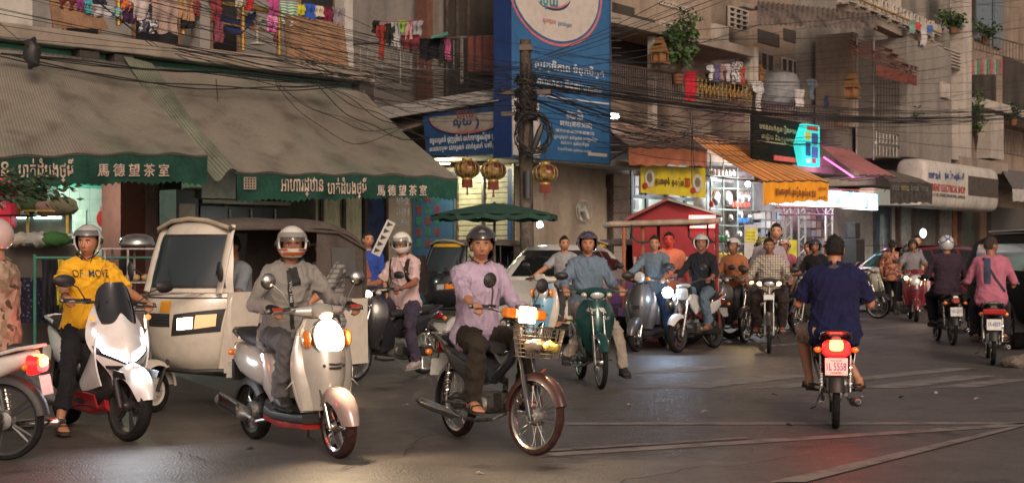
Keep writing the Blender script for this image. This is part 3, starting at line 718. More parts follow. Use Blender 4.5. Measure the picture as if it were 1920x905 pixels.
    for sg in (1, -1):
        if mirrors == 'round': mirror(root, (.35, sg*.20, 1.00), (.30, sg*.34, 1.20), (.058,.058), m=CHR, X=X)
        elif mirrors: mirror(root, (.35, sg*.20, 1.00), (.32, sg*.36, 1.19), (.070,.045), m=BLK, X=X)
    MB().tube([(.40, -.02, .93), (.45, -.10, .80), (.50, -.09, .55), (.60, -.08, .30)], .006, 6).xf(X).build('brake_hose', BLK, root)
    gr = [X @ V((g[0], sg*g[1], g[2])) for sg in (1, -1)]
    return root, dict(grip=gr, feet=[(.24, .15, .375), (.24, -.15, .375)], seat=(-.20, 0, .785), X=X, front=front, bvh=bvh(front))

def maxi(label, loc, rz, group=None):
    root = thing('motor_scooter', label, 'scooter', loc, rz, group); W_ = paint((.72,.72,.73), .2); RD = paint((.30,.012,.02), .3)
    Rw = .262; xf, xr = .68, -.64; X = steer(.42, .8, .45, .16)
    cast = cmat((.03,.03,.032), .35)
    wheel(root, xf, Rw, .105, '5', X, rim=cast); wheel(root, xr, Rw*.98, .125, '5', None, rim=cast)
    forks(root, .50, .62, xf, Rw, .078, .015, X, BLK, BLK)
    arc(xf-.01, Rw, .315, 12, 150, .085, .12, flare=.5).xf(X).build('front_mudguard', W_, root, solid=.007)
    nose = shield([(.56,.42,.06,.02), (.655,.52,.13,.09), (.70,.62,.20,.19), (.665,.73,.235,.24), (.59,.84,.215,.22), (.50,.95,.165,.17), (.44,1.02,.12,.12)], 12, 1.6)
    nb_ = nose.build('front_cowl', W_, root, ang=60, solid=.012); T = bvh(nb_)
    for sg in (1, -1):   # side fairing down to the floor
        def fn(u, v):
            top = np.array((.54-.42*u, sg*(.20-.03*u), .82-.40*u**.7)); bot = np.array((.52-.36*u, sg*(.16-.0*u), .40-.07*u))
            m_ = top*(1-v)+bot*v; m_[1] += sg*.03*sin(pi*v)*(1-u*.6); return m_
        MB().grid(fn, 10, 8).build('side_fairing', W_, root, ang=60, solid=.012)
        MB().grid(lambda u, v: (.44-.80*u, sg*(.185-.03*v), .33-.10*u-.10*v+.04*sin(u*pi)), 8, 3).build('lower_fairing', RD, root, ang=60, solid=.012)
        # LED brow and lens
        e = glow((.86,.93,1.0), 16)
        p = lambda y, z: (.9, y*sg, z)
        decal('headlight', e, root, T, [p(.022,.575), p(.165,.650), p(.185,.705), p(.022,.640)], (-1, 0, 0), off=.008, res=8)
        decal('daylight_strip', e, root, T, [p(.162,.660), p(.196,.80), p(.186,.822), p(.146,.690)], (-1, 0, 0), off=.008, res=8)
        decal('headlight_housing', BLK, root, T, [p(.0,.548), p(.20,.640), p(.213,.70), p(.0,.572)], (-1, 0, 0), off=.0045, res=8)
        drop_sig(root, (.50, sg*.215, .90), None, .022, glow((1,.35,.1), .5))
        lamp('headlight_beam', root, (.80, sg*.10, .62), (1, sg*.1, -.4), 14, (.88,.94,1.), 130, .06)
    decal('number_cover', BLK, root, T, [(.9,-.115,.47), (.9,.115,.47), (.9,.145,.555), (.9,-.145,.555)], (-1,0,0), off=.006)
    # smoked screen
    sc_ = shield([(.625,.745,.085,.05), (.56,.86,.135,.09), (.485,.98,.150,.10), (.425,1.10,.125,.08), (.40,1.165,.07,.03)], 8).build('windscreen', mat('smoked_screen', (.012,.013,.016), .08, var=0, coat=1), root, ang=60, solid=.005)
    text('HONDA', cmat((.7,.7,.7), .3), root, (.72,0,.775), (0,1,0), (-.5,0,1), width=.085, maxh=.012, center=True, project=T, off=.006, name='maker_lettering')
    MB().loft([(.50,.45,.10,.12), (.35,.33,.16,.10), (.1,.28,.175,.06), (-.15,.30,.17,.08)], e=4).build('floorboard', BLK, root)
    MB().loft([(.42,.40,.10,.10), (.15,.44,.095,.10), (-.08,.56,.11,.12), (-.15,.62,.12,.12)], e=3).build('centre_tunnel', BLK, root)
    MB().loft([(.46,.28,.11,.09), (.2,.20,.13,.05), (-.15,.20,.13,.05)], e=3).build('belly_pan', RD, root)
    MB().loft([(-.05,.56,.12,.10), (-.25,.58,.175,.16), (-.50,.62,.170,.14), (-.72,.70,.12,.09), (-.93,.76,.06,.045)], e=2.4, n=20).build('rear_body', W_, root, ang=60)
    MB().loft([(.06,.735,.08,.05), (-.10,.745,.13,.06), (-.36,.75,.155,.065), (-.50,.80,.14,.06), (-.78,.83,.11,.05), (-.88,.83,.06,.03)], e=3, n=20).build('seat', SEATM, root, ang=60)
    MB().tube([(-.62,.12,.83), (-.88,.09,.86), (-.92,0,.87), (-.88,-.09,.86), (-.62,-.12,.83)], .015, 8).build('grab_rail', W_, root)
    MB().loft([(-.92,.745,.07,.03), (-.96,.755,.05,.02)], e=3).build('tail_light', REDL, root)
    MB().loft([(-.15,.30,.09,.10), (-.40,.28,.10,.10), (-.62,.27,.06,.08)], e=3).xf(Matrix.Translation((0,.07,0))).build('engine_case', GRIME, root)
    exhaust(root, [(-.10,-.14,.20), (-.25,-.16,.18), (-.34,-.175,.20), (-.38,-.185,.22), (-.92,-.19,.36)], .017, .068, m=mat('satin_exhaust', (.42,.41,.40), .35, metal=.8, var=.15))
    MB().loft([(-.46,.27,.014,.055), (-.86,.365,.014,.05)], e=3).xf(Matrix.Translation((0,-.255,0))).build('muffler_guard', cmat((.35,.34,.33), .35, metal=.7), root)
    arc(xr, Rw, .31, 60, 178, .075, .06).build('rear_mudguard', BLK, root, solid=.005)
    for sg in (1, -1): MB().tube([(-.60, sg*.14, .33), (-.50, sg*.15, .62)], .024, 10).build('rear_shock', CHR, root)
    plate(root, (-.98,0,.56), .17, .13)
    g = (.285, .335, 1.005); grips(root, g, X, bar=BLK, c=(.36, 1.00))
    MB().loft([(.28,.99,.10,.03), (.36,1.005,.12,.04), (.43,1.0,.10,.03)], e=3).xf(X).build('handlebar_cover', BLK, root)
    MB().ball((.40, 0, 1.03), (.05, .10, .03), 14, 8).xf(X).build('speedometer', BLK, root)
    for sg in (1, -1): mirror(root, (.33, sg*.22, 1.02), (.37, sg*.42, 1.15), (.085,.048), X=X, fc=(-1, -sg*.1, .15))
    return root, dict(grip=[X @ V((g[0], s*g[1], g[2])) for s in (1, -1)], feet=[(.22,.18,.40), (.22,-.18,.40)], seat=(-.22,0,.79), X=X)

def cub(label, loc, rz, body, group=None, st=0., light=None, basket=False, modern=True, head=None, rimstyle='spoke', tyre_tint=None, fork='open', name='motorcycle', tail_on=False, plate_txt=None, lightc=(1,.62,.28), energy=25, cat='motorcycle', tall=1., seatm=None, legshield=True, rack=False, mirrors='oval', box_light=False, sigs=False, mm=None, front_plate=False, naked=False, body2=None):
    root = thing(name, label, cat, loc, rz, group, .95); pm = body; p2 = body2 or body
    Rw = .282; xf, xr = .615, -.60; X = steer(.36, .85, .46, st)
    tw_ = .062 if not naked else .11
    if naked: Rw = .265
    rimm = CHR if rimstyle == 'spoke' else cmat((.04,.04,.045), .35) if naked or modern else CHR
    wheel(root, xf, Rw, tw_, rimstyle, X, rim=rimm, tint=tyre_tint, disc=modern); wheel(root, xr, Rw, tw_*1.12, rimstyle, None, rim=rimm, tint=tyre_tint, disc=False)
    fw_ = .062 if not naked else .085
    forks(root, .40, .86, xf, Rw, fw_, .014 if not naked else .018, X, (CHR if not basket else pm), (STEEL if not basket else pm))
    MB().tube([(.35,0,.98), (.41,0,.80)], .026, 10).build('head_tube', STEEL, root)
    MB().box((.415,0,.83), (.05, fw_*2+.04, .03)).xf(X).build('fork_yoke', STEEL, root, smooth=False, bev=.006)
    if naked: arc(xf, Rw, .305, 30, 150, .075, .07, flare=.4).xf(X).build('front_mudguard', p2, root, solid=.006)
    else: arc(xf-.005, Rw, .318, 18 if basket else 25, 178 if basket else 158, .055, .065, flare=.25).xf(X).build('front_mudguard', pm if not basket else paint((.05,.016,.015), .4), root, solid=.005)
    # backbone and engine
    MB().tube([(.36,0,.86), (.25,0,.66), (.0,0,.50), (-.20,0,.50)], [.035,.035,.04,.04], 10).build('frame_tube', pm if not naked else STEEL, root)
    en = MB().loft([(.24,.33,.055,.055), (.12,.33,.065,.060), (.05,.33,.085,.085), (-.08,.32,.095,.09), (-.20,.32,.07,.075)], e=3).build('engine_case', ALU, root)
    for k in range(6): MB().box((.235-.022*k, 0, .345), (.009, .15, .135), ry=-.1).build('cooling_fin', GRIME, root, smooth=False)
    for sg in (1, -1):
        MB().lathe([(.001,.0), (.062,.0), (.070,-.012), (.074,-.03)], axis='y', n=20).xf(Matrix.Translation((-.04, sg*.115, .31)) @ Matrix.Scale(sg, 4, (0,1,0))).build('engine_cover', STEEL if modern else ALU, root)
    MB().tube([(.16, 0, .42), (.10, .04, .50), (-.02, .03, .52)], .022, 8).build('carburettor', GRIME, root)
    # leg shield / front body
    if legshield and not naked:
        fr = shield([(.37,.36,.085,.05), (.44,.50,.15,.13), (.470,.62,.195,.17), (.465,.74,.215,.19), (.435,.86,.19,.17), (.40,.94,.13,.11)], 9, 2)
        fo = fr.build('front_cowl', pm, root, ang=60, solid=.008)
        for sg in (1, -1):
            MB().grid(lambda u, v: (.33-.03*v-(.15+.07*v)*u*(1-.55*(1-v)**2), sg*((.13+.075*sin(pi*(.05+.75*v)))*(1-.25*v*v)+.02*u-.02), .90-.60*v-.05*u*(1-v)+.05*u*v), 7, 12).build('leg_shield', pm, root, ang=60, solid=.007)
    else: fo = None
    # tail, seat
    if naked:
        MB().loft([(.34,.74,.06,.05), (.22,.77,.10,.08), (.05,.74,.10,.08), (-.06,.70,.07,.06)], e=2.6).build('fuel_tank', pm, root, ang=60)
        for sg in (1, -1):
            MB().loft([(.46,.80,.02,.05), (.34,.72,.03,.10), (.22,.60,.02,.08)], e=3).xf(Matrix.Translation((0, sg*.125, 0))).build('tank_shroud', p2, root, ang=60)
            MB().loft([(-.05,.58,.014,.05), (-.30,.62,.02,.09), (-.55,.70,.012,.05)], e=3).xf(Matrix.Translation((0, sg*.13, 0))).build('side_panel', p2, root, ang=60)
            MB().tube([(.30, sg*.10, .60), (.0, sg*.13, .45), (-.20, sg*.13, .52), (-.55, sg*.11, .74), (-.78, sg*.08, .82)], .013, 8).build('frame_rail', paint((.40,.015,.02), .3), root)
    else:
        MB().loft([(.02,.55,.07,.07), (-.15,.57,.115,.13), (-.35,.61,.125,.12), (-.58,.67,.105,.085), (-.76,.725,.07,.055), (-.84,.745,.04,.035)], e=2.6, n=18).build('rear_body', pm, root, ang=60)
        for sg in (1, -1): MB().loft([(-.08,.50,.01,.05), (-.25,.55,.012,.075), (-.50,.64,.010,.045)], e=3).xf(Matrix.Translation((0, sg*.122, 0))).build('side_panel', p2, root, ang=60)
    z = .03 if naked else 0
    MB().loft([(.06,.735+z,.07,.035), (-.05,.742+z,.105,.042), (-.28,.745+z,.125,.048), (-.50,.765+z,.120,.048), (-.68,.785+z,.10,.04), (-.76,.79+z,.06,.02)], e=3.4, n=20).build('seat', seatm or SEATM, root, ang=60)
    MB().tube([(-.55,.125,.74), (-.74,.115,.79), (-.86,.07,.81), (-.86,-.07,.81), (-.74,-.115,.79), (-.55,-.125,.74)], .013, 8).build('grab_rail', CHR if rack or basket else pm, root)
    if rack or basket:
        for k in range(4): MB().tube([(-.60, -.09+.06*k, .805), (-.88, -.09+.06*k, .815)], .007, 6).build('rack_bar', CHR, root)
    arc(xr, Rw, .322, 50, 190 if basket else 172, .062, .06).build('rear_mudguard', BLK if not basket else pm, root, solid=.005)
    tlm = glow((1,.16,.03), 16) if tail_on else REDL
    tl = MB().loft([(-.82,.70,.062,.050), (-.865,.70,.060,.046), (-.895,.70,.045,.030)], e=3.5).build('tail_light', tlm, root)
    if tail_on:
        MB().loft([(-.80,.675,.115,.075), (-.875,.68,.10,.055)], e=3).build('tail_lens', mat('red_lens_lit', (.7,.01,.01), .2, var=0, emit=3.0, ecol=(1,.01,.01)), root)
        lamp('tail_light_glow', root, (-1.0,0,.76), (-1,0,.5), 8 if tail_on is True else tail_on, (1,.05,.03), 0, .05)
    for sg in (1, -1):
        b = MB().tube([(-.78, sg*.06, .66), (-.80, sg*.125, .665)], .010, 6).build('signal_stem', BLK, root); drop_sig(root, (-.81, sg*.15, .665), None, .026)
    if plate_txt is not False: plate(root, (-.90,0,.535), .18, .14, txt=plate_txt or None, tilt=.2)
    for sg in (1, -1):
        MB().tube([(-.58, sg*.115, .30), (-.52, sg*.12, .60)], .014, 8).build('rear_shock', CHR, root)
        m = MB(); a, b = np.array((-.575, sg*.115, .33)), np.array((-.53, sg*.12, .54))
        m.tube([a+(b-a)*t+np.array((cos(t*50), sin(t*50), 0))*.022 for t in np.linspace(0, 1, 60)], .0045, 5).build('shock_spring', CHR if not naked else cmat((.4,.02,.02), .4), root)
        MB().tube([(-.10, sg*.09, .30), (-.62, sg*.085, Rw)], [.018,.016], 8).build('swingarm', STEEL, root)
        MB().tube([(.0, sg*.10, .255), (.02, sg*.19, .265), (.02, sg*.24, .265)], [.010,.013,.015], 8).build('footpeg', BLK, root)
        MB().tube([(-.30, sg*.10, .33), (-.32, sg*.18, .34), (-.32, sg*.22, .34)], [.008,.011,.013], 8).build('footpeg', BLK, root)
    MB().loft([(-.08,.30,.016,.055), (-.35,.29,.016,.05), (-.62,Rw,.016,.055)], e=4).xf(Matrix.Translation((0,.105,0))).build('chain_case', CHR if basket else BLK, root)
    exhaust(root, [(.22,-.02,.27), (.16,-.10,.22), (-.05,-.125,.19), (-.22,-.14,.19), (-.34,-.15,.20), (-.92,-.17,.255)], .015, .040 if not naked else .055, m=mm or (CHR if not naked else BLK))
    MB().tube([(.02,.12,.22), (-.05,.16,.12), (-.02,.20,.10)], .008, 6).build('kickstand', STEEL, root)
    MB().tube([(.16,.11,.27), (.06,.13,.25), (-.05,.12,.26)], .008, 6).build('gear_lever', CHR, root)
    # handlebar and headlight
    g = (.215, .315, 1.035) if not naked else (.25, .335, 1.06)
    grips(root, g, X, bar=STEEL, c=(.33, 1.0))
    lm = glow(lightc, 30) if light else GLASSL
    if box_light:     # square lamp with block signals either side, over a wire basket
        MB().box((.345,0,1.0), (.10,.20,.10)).xf(X).build('handlebar_cover', BLK, root, smooth=False, bev=.02)
        hl = MB().box((.43,0,1.005), (.05,.150,.120)).xf(X).build('headlight', glow(lightc, 22), root, smooth=False, bev=.014)
        MB().box((.405,0,1.005), (.055,.168,.138)).xf(X).build('headlight_rim', CHR, hl, smooth=False, bev=.014)
        for sg in (1, -1): MB().box((.405, sg*.145, 1.01), (.075,.105,.075)).xf(X).build('turn_signal', AMB, root, smooth=False, bev=.018)
        lamp('headlight_beam', root, (.56,0,1.0), (1,.0,-.6), energy, lightc, 140, .05)
    elif naked:
        hl = MB().loft([(.37,.86,.09,.09), (.45,.85,.098,.10), (.475,.845,.085,.085)], e=3.5).xf(X).build('headlight', lm, root, ang=60)
        MB().loft([(.33,.86,.10,.10), (.42,.855,.104,.106), (.455,.85,.102,.104)], e=3.5).xf(X).build('headlight_shell', BLK, hl, ang=60)
        MB().loft([(.38,.97,.10,.03), (.44,.955,.10,.02)], e=3).xf(X).build('headlight_brow', pm, hl)
        if light: lamp('headlight_beam', root, (.60,0,.86), (1,0,-.15), energy, lightc, 100, .05)
    else:
        hc = MB().loft([(.25,1.01,.08,.035), (.31,1.025,.125,.058), (.37,1.015,.125,.062), (.405,.995,.10,.045)], e=2.6, n=20).xf(X).build('handlebar_cover', head or pm, root, ang=60)
        for sg in (1, -1): MB().tube([(.33, sg*.09, 1.02), (.29, sg*.16, 1.02), (.25, sg*.21, 1.03)], [.048,.036,.02], 10).xf(X).build('bar_cover', head or pm, root)
        hl = MB().ball((.385,0,1.0), (.045,.088,.052), 18, 10).xf(X).build('headlight', lm, root, ang=180)
        MB().lathe([(1,-.012), (1.06,.0), (1.09,-.02)], axis='x', n=24).xf(X @ Matrix.Translation((.385,0,1.0)) @ Matrix.Diagonal((1,.09,.055,1))).build('headlight_rim', CHR, hl, solid=.002)
        for sg in (1, -1): MB().ball((.355, sg*.135, .995), (.035,.040,.028), 12, 8).xf(X).build('turn_signal', glow((1,.50,.2), 14) if sigs else mat('signal_clear', (.6,.5,.42), .1, metal=.2, var=0, coat=1), root)
        if light: lamp('headlight_beam', root, (.52,0,1.0), (1,0,-.18), energy, lightc, 95, .05)
    if front_plate:
        MB().box((.50,0,.80), (.004,.15,.07), ry=-.2).xf(X).build('front_plate', PLATE, root, smooth=False)
    if mirrors:
        for sg in (1, -1):
            if mirrors == 'round': mirror(root, (.26, sg*.20, 1.05), (.29, sg*.26, 1.235), (.062,.058), X=X)
            else: mirror(root, (.26, sg*.20, 1.05), (.27, sg*.37, 1.20), (.075,.045), X=X, fc=(-1,-sg*.1,.1))
    MB().tube([(.30,-.10,1.0), (.44,-.10,.92), (.48,-.075,.70), (.60,-.07,.36)], .006, 6).xf(X).build('brake_cable', BLK, root)
    MB().tube([(.30,.10,1.0), (.42,.09,.93), (.44,.06,.75), (.36,.05,.60)], .005, 6).xf(X).build('throttle_cable', BLK, root)
    if basket:
        W = mat('basket_wire', (.20,.17,.14), .5, metal=.6, var=.2)
        def P_(u, v): # u around, v height
            k = .80+.20*v; a = 2*pi*u
            x = .575+.125*k*math.copysign(abs(cos(a))**.45, cos(a)); y = .185*k*math.copysign(abs(sin(a))**.45, sin(a)); return (x, y, .70+.215*v)
        m = MB()
        for v in np.linspace(0, 1, 8): m.tube([P_(u, v) for u in np.linspace(0, 1, 29)], .0055 if v in (0., 1.) else .0026, 5)
        for u in np.linspace(0, 1, 41)[:-1]: m.tube([P_(u, 0), P_(u, .5), P_(u, 1)], .0024, 4)
        for y in np.linspace(-.14, .14, 8): m.tube([(.475,y,.70), (.675,y,.70)], .0026, 4)
        for x in np.linspace(.49, .66, 5): m.tube([(x,-.15,.701), (x,.15,.701)], .0026, 4)
        m.xf(X).build('basket', W, root)
        MB().tube([(.46,.10,.76), (.36,.09,.78)], .008, 6).xf(X).build('basket_stay', STEEL, root)
        for k, (c_, x0, y0) in enumerate((((.35,.12,.02), .56, -.04), ((.45,.32,.05), .60, .08), ((.30,.05,.04), .53, .04), ((.25,.2,.15), .62, -.1))):
            b = MB().ball((x0, y0, .745), (.07,.06,.04), 12, 8)
            b.v = [(x+.012*sin(y*90+z*60), y+.010*sin(x*80), z+.010*sin(x*70+y*50)) for x, y, z in b.v]
            ob = b.xf(X).build('crumpled_wrapper', cmat(c_, .6, bump=.5), None, ang=180)
            ob.matrix_world = Matrix.Translation(loc) @ Matrix.Rotation(rz, 4, 'Z')
            tag(ob, ['orange crumpled wrapper lying in the front wire basket', 'yellow crumpled wrapper at the side of the wire basket', 'dark red crumpled wrapper in the middle of the wire basket', 'brown crumpled paper against the wire basket edge'][k], 'wrapper')
        MB().tube([(.62,.05,.62), (.45,.05,.50)], .008, 6).xf(X).build('mudguard_stay', cmat((.5,.08,.03), .4), root)
    return root, dict(grip=[X @ V((g[0], s_*g[1], g[2])) for s_ in (1, -1)], feet=[(.03,.18,.345), (.03,-.18,.345)], seat=(-.22,0,.79+z), X=X, bvh=bvh(fo) if fo else None)
# ================================================================ cars and three-wheelers
def carwheel(root, x, y, r, w=.19, m=None):
    sg = 1 if y > 0 else -1
    wh = MB().lathe([(r*.66, w/2), (r*.62, w/2-.01), (r*.55, w*.3), (.05, w*.36), (.001, w*.36)], axis='y', n=28).xf(Matrix.Translation((x, y, r)) @ Matrix.Scale(sg, 4, (0,1,0))).build('wheel', m or ALU, root, ang=40)
    MB().lathe([(r*.64, -w/2), (r*.9, -w/2), (r, -w*.36), (r, w*.36), (r*.92, w/2), (r*.64, w/2)], (x, y, r), 'y', 36, closed=True).build('tyre', TYRE, wh, ang=40)
    for k in range(5):
        a = 2*pi*k/5; MB().tube([(x+.05*cos(a), y+sg*w*.40, r+.05*sin(a)), (x+r*.6*cos(a), y+sg*w*.44, r+r*.6*sin(a))], .022, 6).build('wheel_spoke', m or ALU, wh)
    return wh
def carglass(): return mat('car_glass', (.012,.014,.016), .10, var=0)
def car(label, loc, rz, m, prof, W, name='car', cat='car', wh=((1.25,.31),(-1.3,.31)), win=(), lights=None, grp=None, detail=True):
    """prof: list of (x, z0, zbelt, halfwidth, zroof or 0, roofhalf)"""
    root = thing(name, label, cat, loc, rz, grp)
    rs = []
    for x, z0, zb, w_, zr, wr in prof:
        rs.append([(x, y, z) for y, z in [(-w_*.86, z0), (-w_*.98, z0+.10), (-w_, (z0+zb)/2), (-w_*.975, zb-.08), (-w_*.93, zb), (-w_*.5, zb+.035), (0, zb+.045), (w_*.5, zb+.035), (w_*.93, zb), (w_*.975, zb-.08), (w_, (z0+zb)/2), (w_*.98, z0+.10), (w_*.86, z0)]])
    body = MB().rings(rs).build('body', m, root, ang=50, sub=1)
    gs = [q for q in prof if q[4]]; rs = []
    for x, z0, zb, w_, zr, wr in gs:
        rs.append([(x, y, z) for y, z in [(-w_*.93, zb-.03), (-(w_*.93+wr)/2-.012, (zb+zr)/2), (-wr, zr-.07), (-wr*.86, zr-.012), (-wr*.4, zr+.01), (0, zr+.014), (wr*.4, zr+.01), (wr*.86, zr-.012), (wr, zr-.07), ((w_*.93+wr)/2+.012, (zb+zr)/2), (w_*.93, zb-.03)]])
    gh = MB().rings(rs).build('roof', m, root, ang=50)
    T = bvh(gh)
    for nm, poly, d in win:
        polys = [(poly, d)] if nm != 'side_window' else [(poly, d), ([(a, -b, c) for a, b, c in poly], (d[0], -d[1], d[2]))]
        for pp, dd in polys: decal(nm, carglass(), root, T, pp, dd, off=.006, res=10)
    for x, r in wh:
        for sg in (1, -1):
            carwheel(root, x, sg*(W-.10), r)
            MB().grid(lambda u, v: (x+(r+.045)*cos(pi*v*1.1-.16), sg*(W-.30+.31*u), r+(r+.045)*sin(pi*v*1.1-.16)), 2, 16).build('wheel_arch', BLK, root, solid=.008)
    return root, bvh(body), T, body
def tuktuk(label, loc, rz, white=True, s=1., group=None):
    root = thing('auto_rickshaw', label, 'auto rickshaw', loc, rz, group, s)
    pm = paint((.62,.56,.49), .28) if white else paint((.02,.02,.024), .3); can = mat('canvas_hood', (.115,.095,.085) if white else (.09,.075,.07), .9, var=.2, vs=5, bump=.4, bs=300)
    wrim = cmat((.50,.47,.43), .5)
    def sw(x, y, r, w):
        wh = MB().lathe([(r*.70, w*.45), (r*.66, w*.30), (r*.60, w*.22), (r*.42, w*.30), (r*.36, w*.42), (r*.22, w*.45), (.001, w*.52)], axis='y', n=28).xf(Matrix.Translation((x,y,r)) @ Matrix.Scale(1 if y >= 0 else -1, 4, (0,1,0))).build('wheel', wrim, root)
        if y == 0: MB().lathe([(r*.70, -w*.45), (r*.6, -w*.2), (.001, -w*.4)], (x,y,r), 'y', 28).build('wheel_back', wrim, wh)
        for k in range(6): a = pi*k/3; MB().ball((x+r*.29*cos(a), (y+w*.45*(1 if y >= 0 else -1)), r+r*.29*sin(a)), .010, 6, 4).build('wheel_nut', STEEL, wh)
        MB().lathe([(r*.68, -w/2), (r*.9, -w/2), (r, -w*.34), (r, w*.34), (r*.9, w/2), (r*.68, w/2)], (x,y,r), 'y', 36, closed=True).build('tyre', TYRE, wh, ang=40)
    sw(1.13, 0, .185, .10); sw(-.80, .52, .185, .11); sw(-.80, -.52, .185, .11)
    arc(1.13, .19, .27, -8, 172, .105, .05, flare=.2).build('front_mudguard', pm, root, solid=.008)
    MB().tube([(1.13,.075,.19), (1.0,.08,.45)], .018, 8).build('fork_leg', BLK, root); MB().tube([(1.13,-.075,.19), (1.0,-.08,.45)], .018, 8).build('fork_leg', BLK, root)
    fr = shield([(.86,.36,.48,.30), (.98,.46,.56,.40), (1.04,.62,.61,.44), (1.06,.80,.625,.44), (1.035,.95,.625,.42), (.99,1.03,.615,.40)], 14, 2.6)
    f = fr.build('front_panel', pm, root, ang=60, solid=.015); T = bvh(f)
    up = shield([(.98,1.035,.615,.40), (.945,1.16,.61,.36), (.88,1.32,.60,.31), (.81,1.47,.58,.25), (.76,1.57,.55,.24), (.70,1.63,.50,.22), (.58,1.665,.44,.20)], 14, 2.6)
    u = up.build('windscreen_frame', pm, root, ang=60, solid=.012); T2 = bvh(u)
    decal('windscreen_seal', BLK, root, T2, [(1.6,-.575,1.075), (1.6,.575,1.075), (1.6,.53,1.545), (1.6,-.53,1.545)], (-1,0,0), off=.006, res=16)
    decal('windscreen', mat('windscreen_glass', (.035,.045,.055), .12, var=0), root, T2, [(1.6,-.555,1.095), (1.6,.555,1.095), (1.6,.510,1.525), (1.6,-.510,1.525)], (-1,0,0), off=.010, res=16)
    MB().tube([(.99,.10,1.07), (.95,.02,1.25)], .006, 6).build('wiper', BLK, root)
    for sg in (1, -1):
        decal('headlight_housing', BLK, root, T, [(1.6,sg*.18,.66), (1.6,sg*.565,.70), (1.6,sg*.600,.90), (1.6,sg*.22,.85)], (-1,0,0), off=.006, res=10)
        lit = white
        decal('headlight', glow((1,.72,.42), 16) if lit else GLASSL, root, T, [(1.6,sg*.26,.715), (1.6,sg*.39,.73), (1.6,sg*.40,.83), (1.6,sg*.265,.815)], (-1,0,0), off=.014, res=8)
        decal('turn_signal', glow((1,.55,.28), .4) if lit else AMB, root, T, [(1.6,sg*.405,.725), (1.6,sg*.545,.75), (1.6,sg*.555,.855), (1.6,sg*.42,.845)], (-1,0,0), off=.014, res=8)
        if lit: lamp('headlight_beam', root, (1.15, sg*.33, .78), (1, sg*.1, -.2), 10, (1,.70,.40), 90, .06)
    if white:
        decal('grille', BLK, root, T, [(1.6,-.17,.74), (1.6,.17,.74), (1.6,.17,.855), (1.6,-.17,.855)], (-1,0,0), off=.006)
        for k in range(4): decal('grille_bar', cmat((.05,.05,.05), .4), root, T, [(1.6,-.16,.752+k*.026), (1.6,.16,.752+k*.026), (1.6,.16,.762+k*.026), (1.6,-.16,.762+k*.026)], (-1,0,0), off=.012)
        decal('permit_sticker', cmat((.75,.33,.02), .6), root, T, [(1.6,.02,.865), (1.6,.17,.865), (1.6,.17,.965), (1.6,.02,.965)], (-1,0,0), off=.008)
        decal('trim_line', BLK, root, T, [(1.6,-.60,.985), (1.6,.60,.985), (1.6,.60,.998), (1.6,-.60,.998)], (-1,0,0), off=.006, res=16)
        text('King', cmat((.25,.2,.18), .4), root, (1.6, .26, 1.002), (0,1,0), (0,0,1), width=.20, maxh=.045, project=T2, off=.008, name='maker_lettering')
    else:
        decal('yellow_band', cmat((.65,.33,.02), .5), root, T2, [(1.6,-.50,1.55), (1.6,.50,1.55), (1.6,.45,1.61), (1.6,-.45,1.61)], (-1,0,0), off=.012, res=12)
    MB().tube([(.70,.60,.36),(.95,.42,.36),(1.01,.15,.37),(1.01,-.15,.37),(.95,-.42,.36),(.70,-.60,.36)], .022, 8).build('bumper_strip', BLK, root)
    # sides
    for sg in (1, -1):
        MB().grid(lambda a, b: ((.745-.10*b)+(-.50-.30*b**2)*a*(.55+.45*(1-b)), sg*(.615-.03*b*0+.015*sin(a*3)-.04*(1-b)), .34+.70*b), 8, 10).build('side_panel', pm, root, ang=60, solid=.02)
        MB().tube([(.76,sg*.60,1.03), (.66,sg*.585,1.35), (.55,sg*.56,1.62)], [(.022,.05)]*3, 8).build('front_pillar', pm, root)
        MB().tube([(-.25,sg*.60,.36), (-.27,sg*.60,1.0), (-.28,sg*.57,1.6)], .016, 8).build('frame_post', BLK, root)
        MB().tube([(-1.30,sg*.58,.9), (-1.28,sg*.56,1.42)], .016, 8).build('frame_post', BLK, root)
        MB().grid(lambda a, b: (-.42-.93*a, sg*(.63+.02*sin(pi*a)-.02*b), .33+.62*b-.0*a), 10, 5).build('rear_panel', pm, root, ang=60, solid=.02)
        MB().grid(lambda a, b: (-.80+.27*cos(pi*b), sg*(.45+.21*a), .19+.25*sin(pi*b)), 3, 14).build('rear_mudguard', BLK, root, solid=.01)
        # canvas side with window
        MB().grid(lambda a, b: (-.62-.70*a+.06*(1-b), sg*(.625-.05*b), .95+(.66-.17*a**3)*b), 8, 8).build('canvas_side', can, root, ang=60, solid=.01)
        MB().grid(lambda a, b: (-.80-.36*a, sg*(.632-.05*(.35+.4*b)+.012), 1.16+.27*b), 4, 4).build('side_window', mat('plastic_window', (.10,.10,.10), .3, var=.1), root, solid=.004)
        MB().tube([(.52,sg*.60,.40), (.20,sg*.62,.36), (-.30,sg*.62,.36)], .030, 8).build('sill', pm, root)
        drop_sig(root, (-.45, sg*.655, .42), None, .03)
        mirror(root, (.80, sg*.60, 1.18), (.86, sg*.74, 1.22), (.05,.09))
    def roof(a, b):
        y = -1+2*a; x = .62-1.98*b; return (x, .60*math.sin(y*pi/2), 1.60+.10*max(0,cos(y*pi/2))**.6*(1) - 2.3*max(0, b-.70)**2 - .035*max(0, 1-b*6) + .006*sin(b*pi*7))
    MB().grid(roof, 14, 28).build('canvas_roof', can, root, ang=80, solid=.014)
    MB().tube([(.62,-.58,1.60), (.66,-.3,1.665), (.67,0,1.685), (.66,.3,1.665), (.62,.58,1.60)], .020, 8).build('roof_rail', cmat((.45,.38,.28), .5), root)
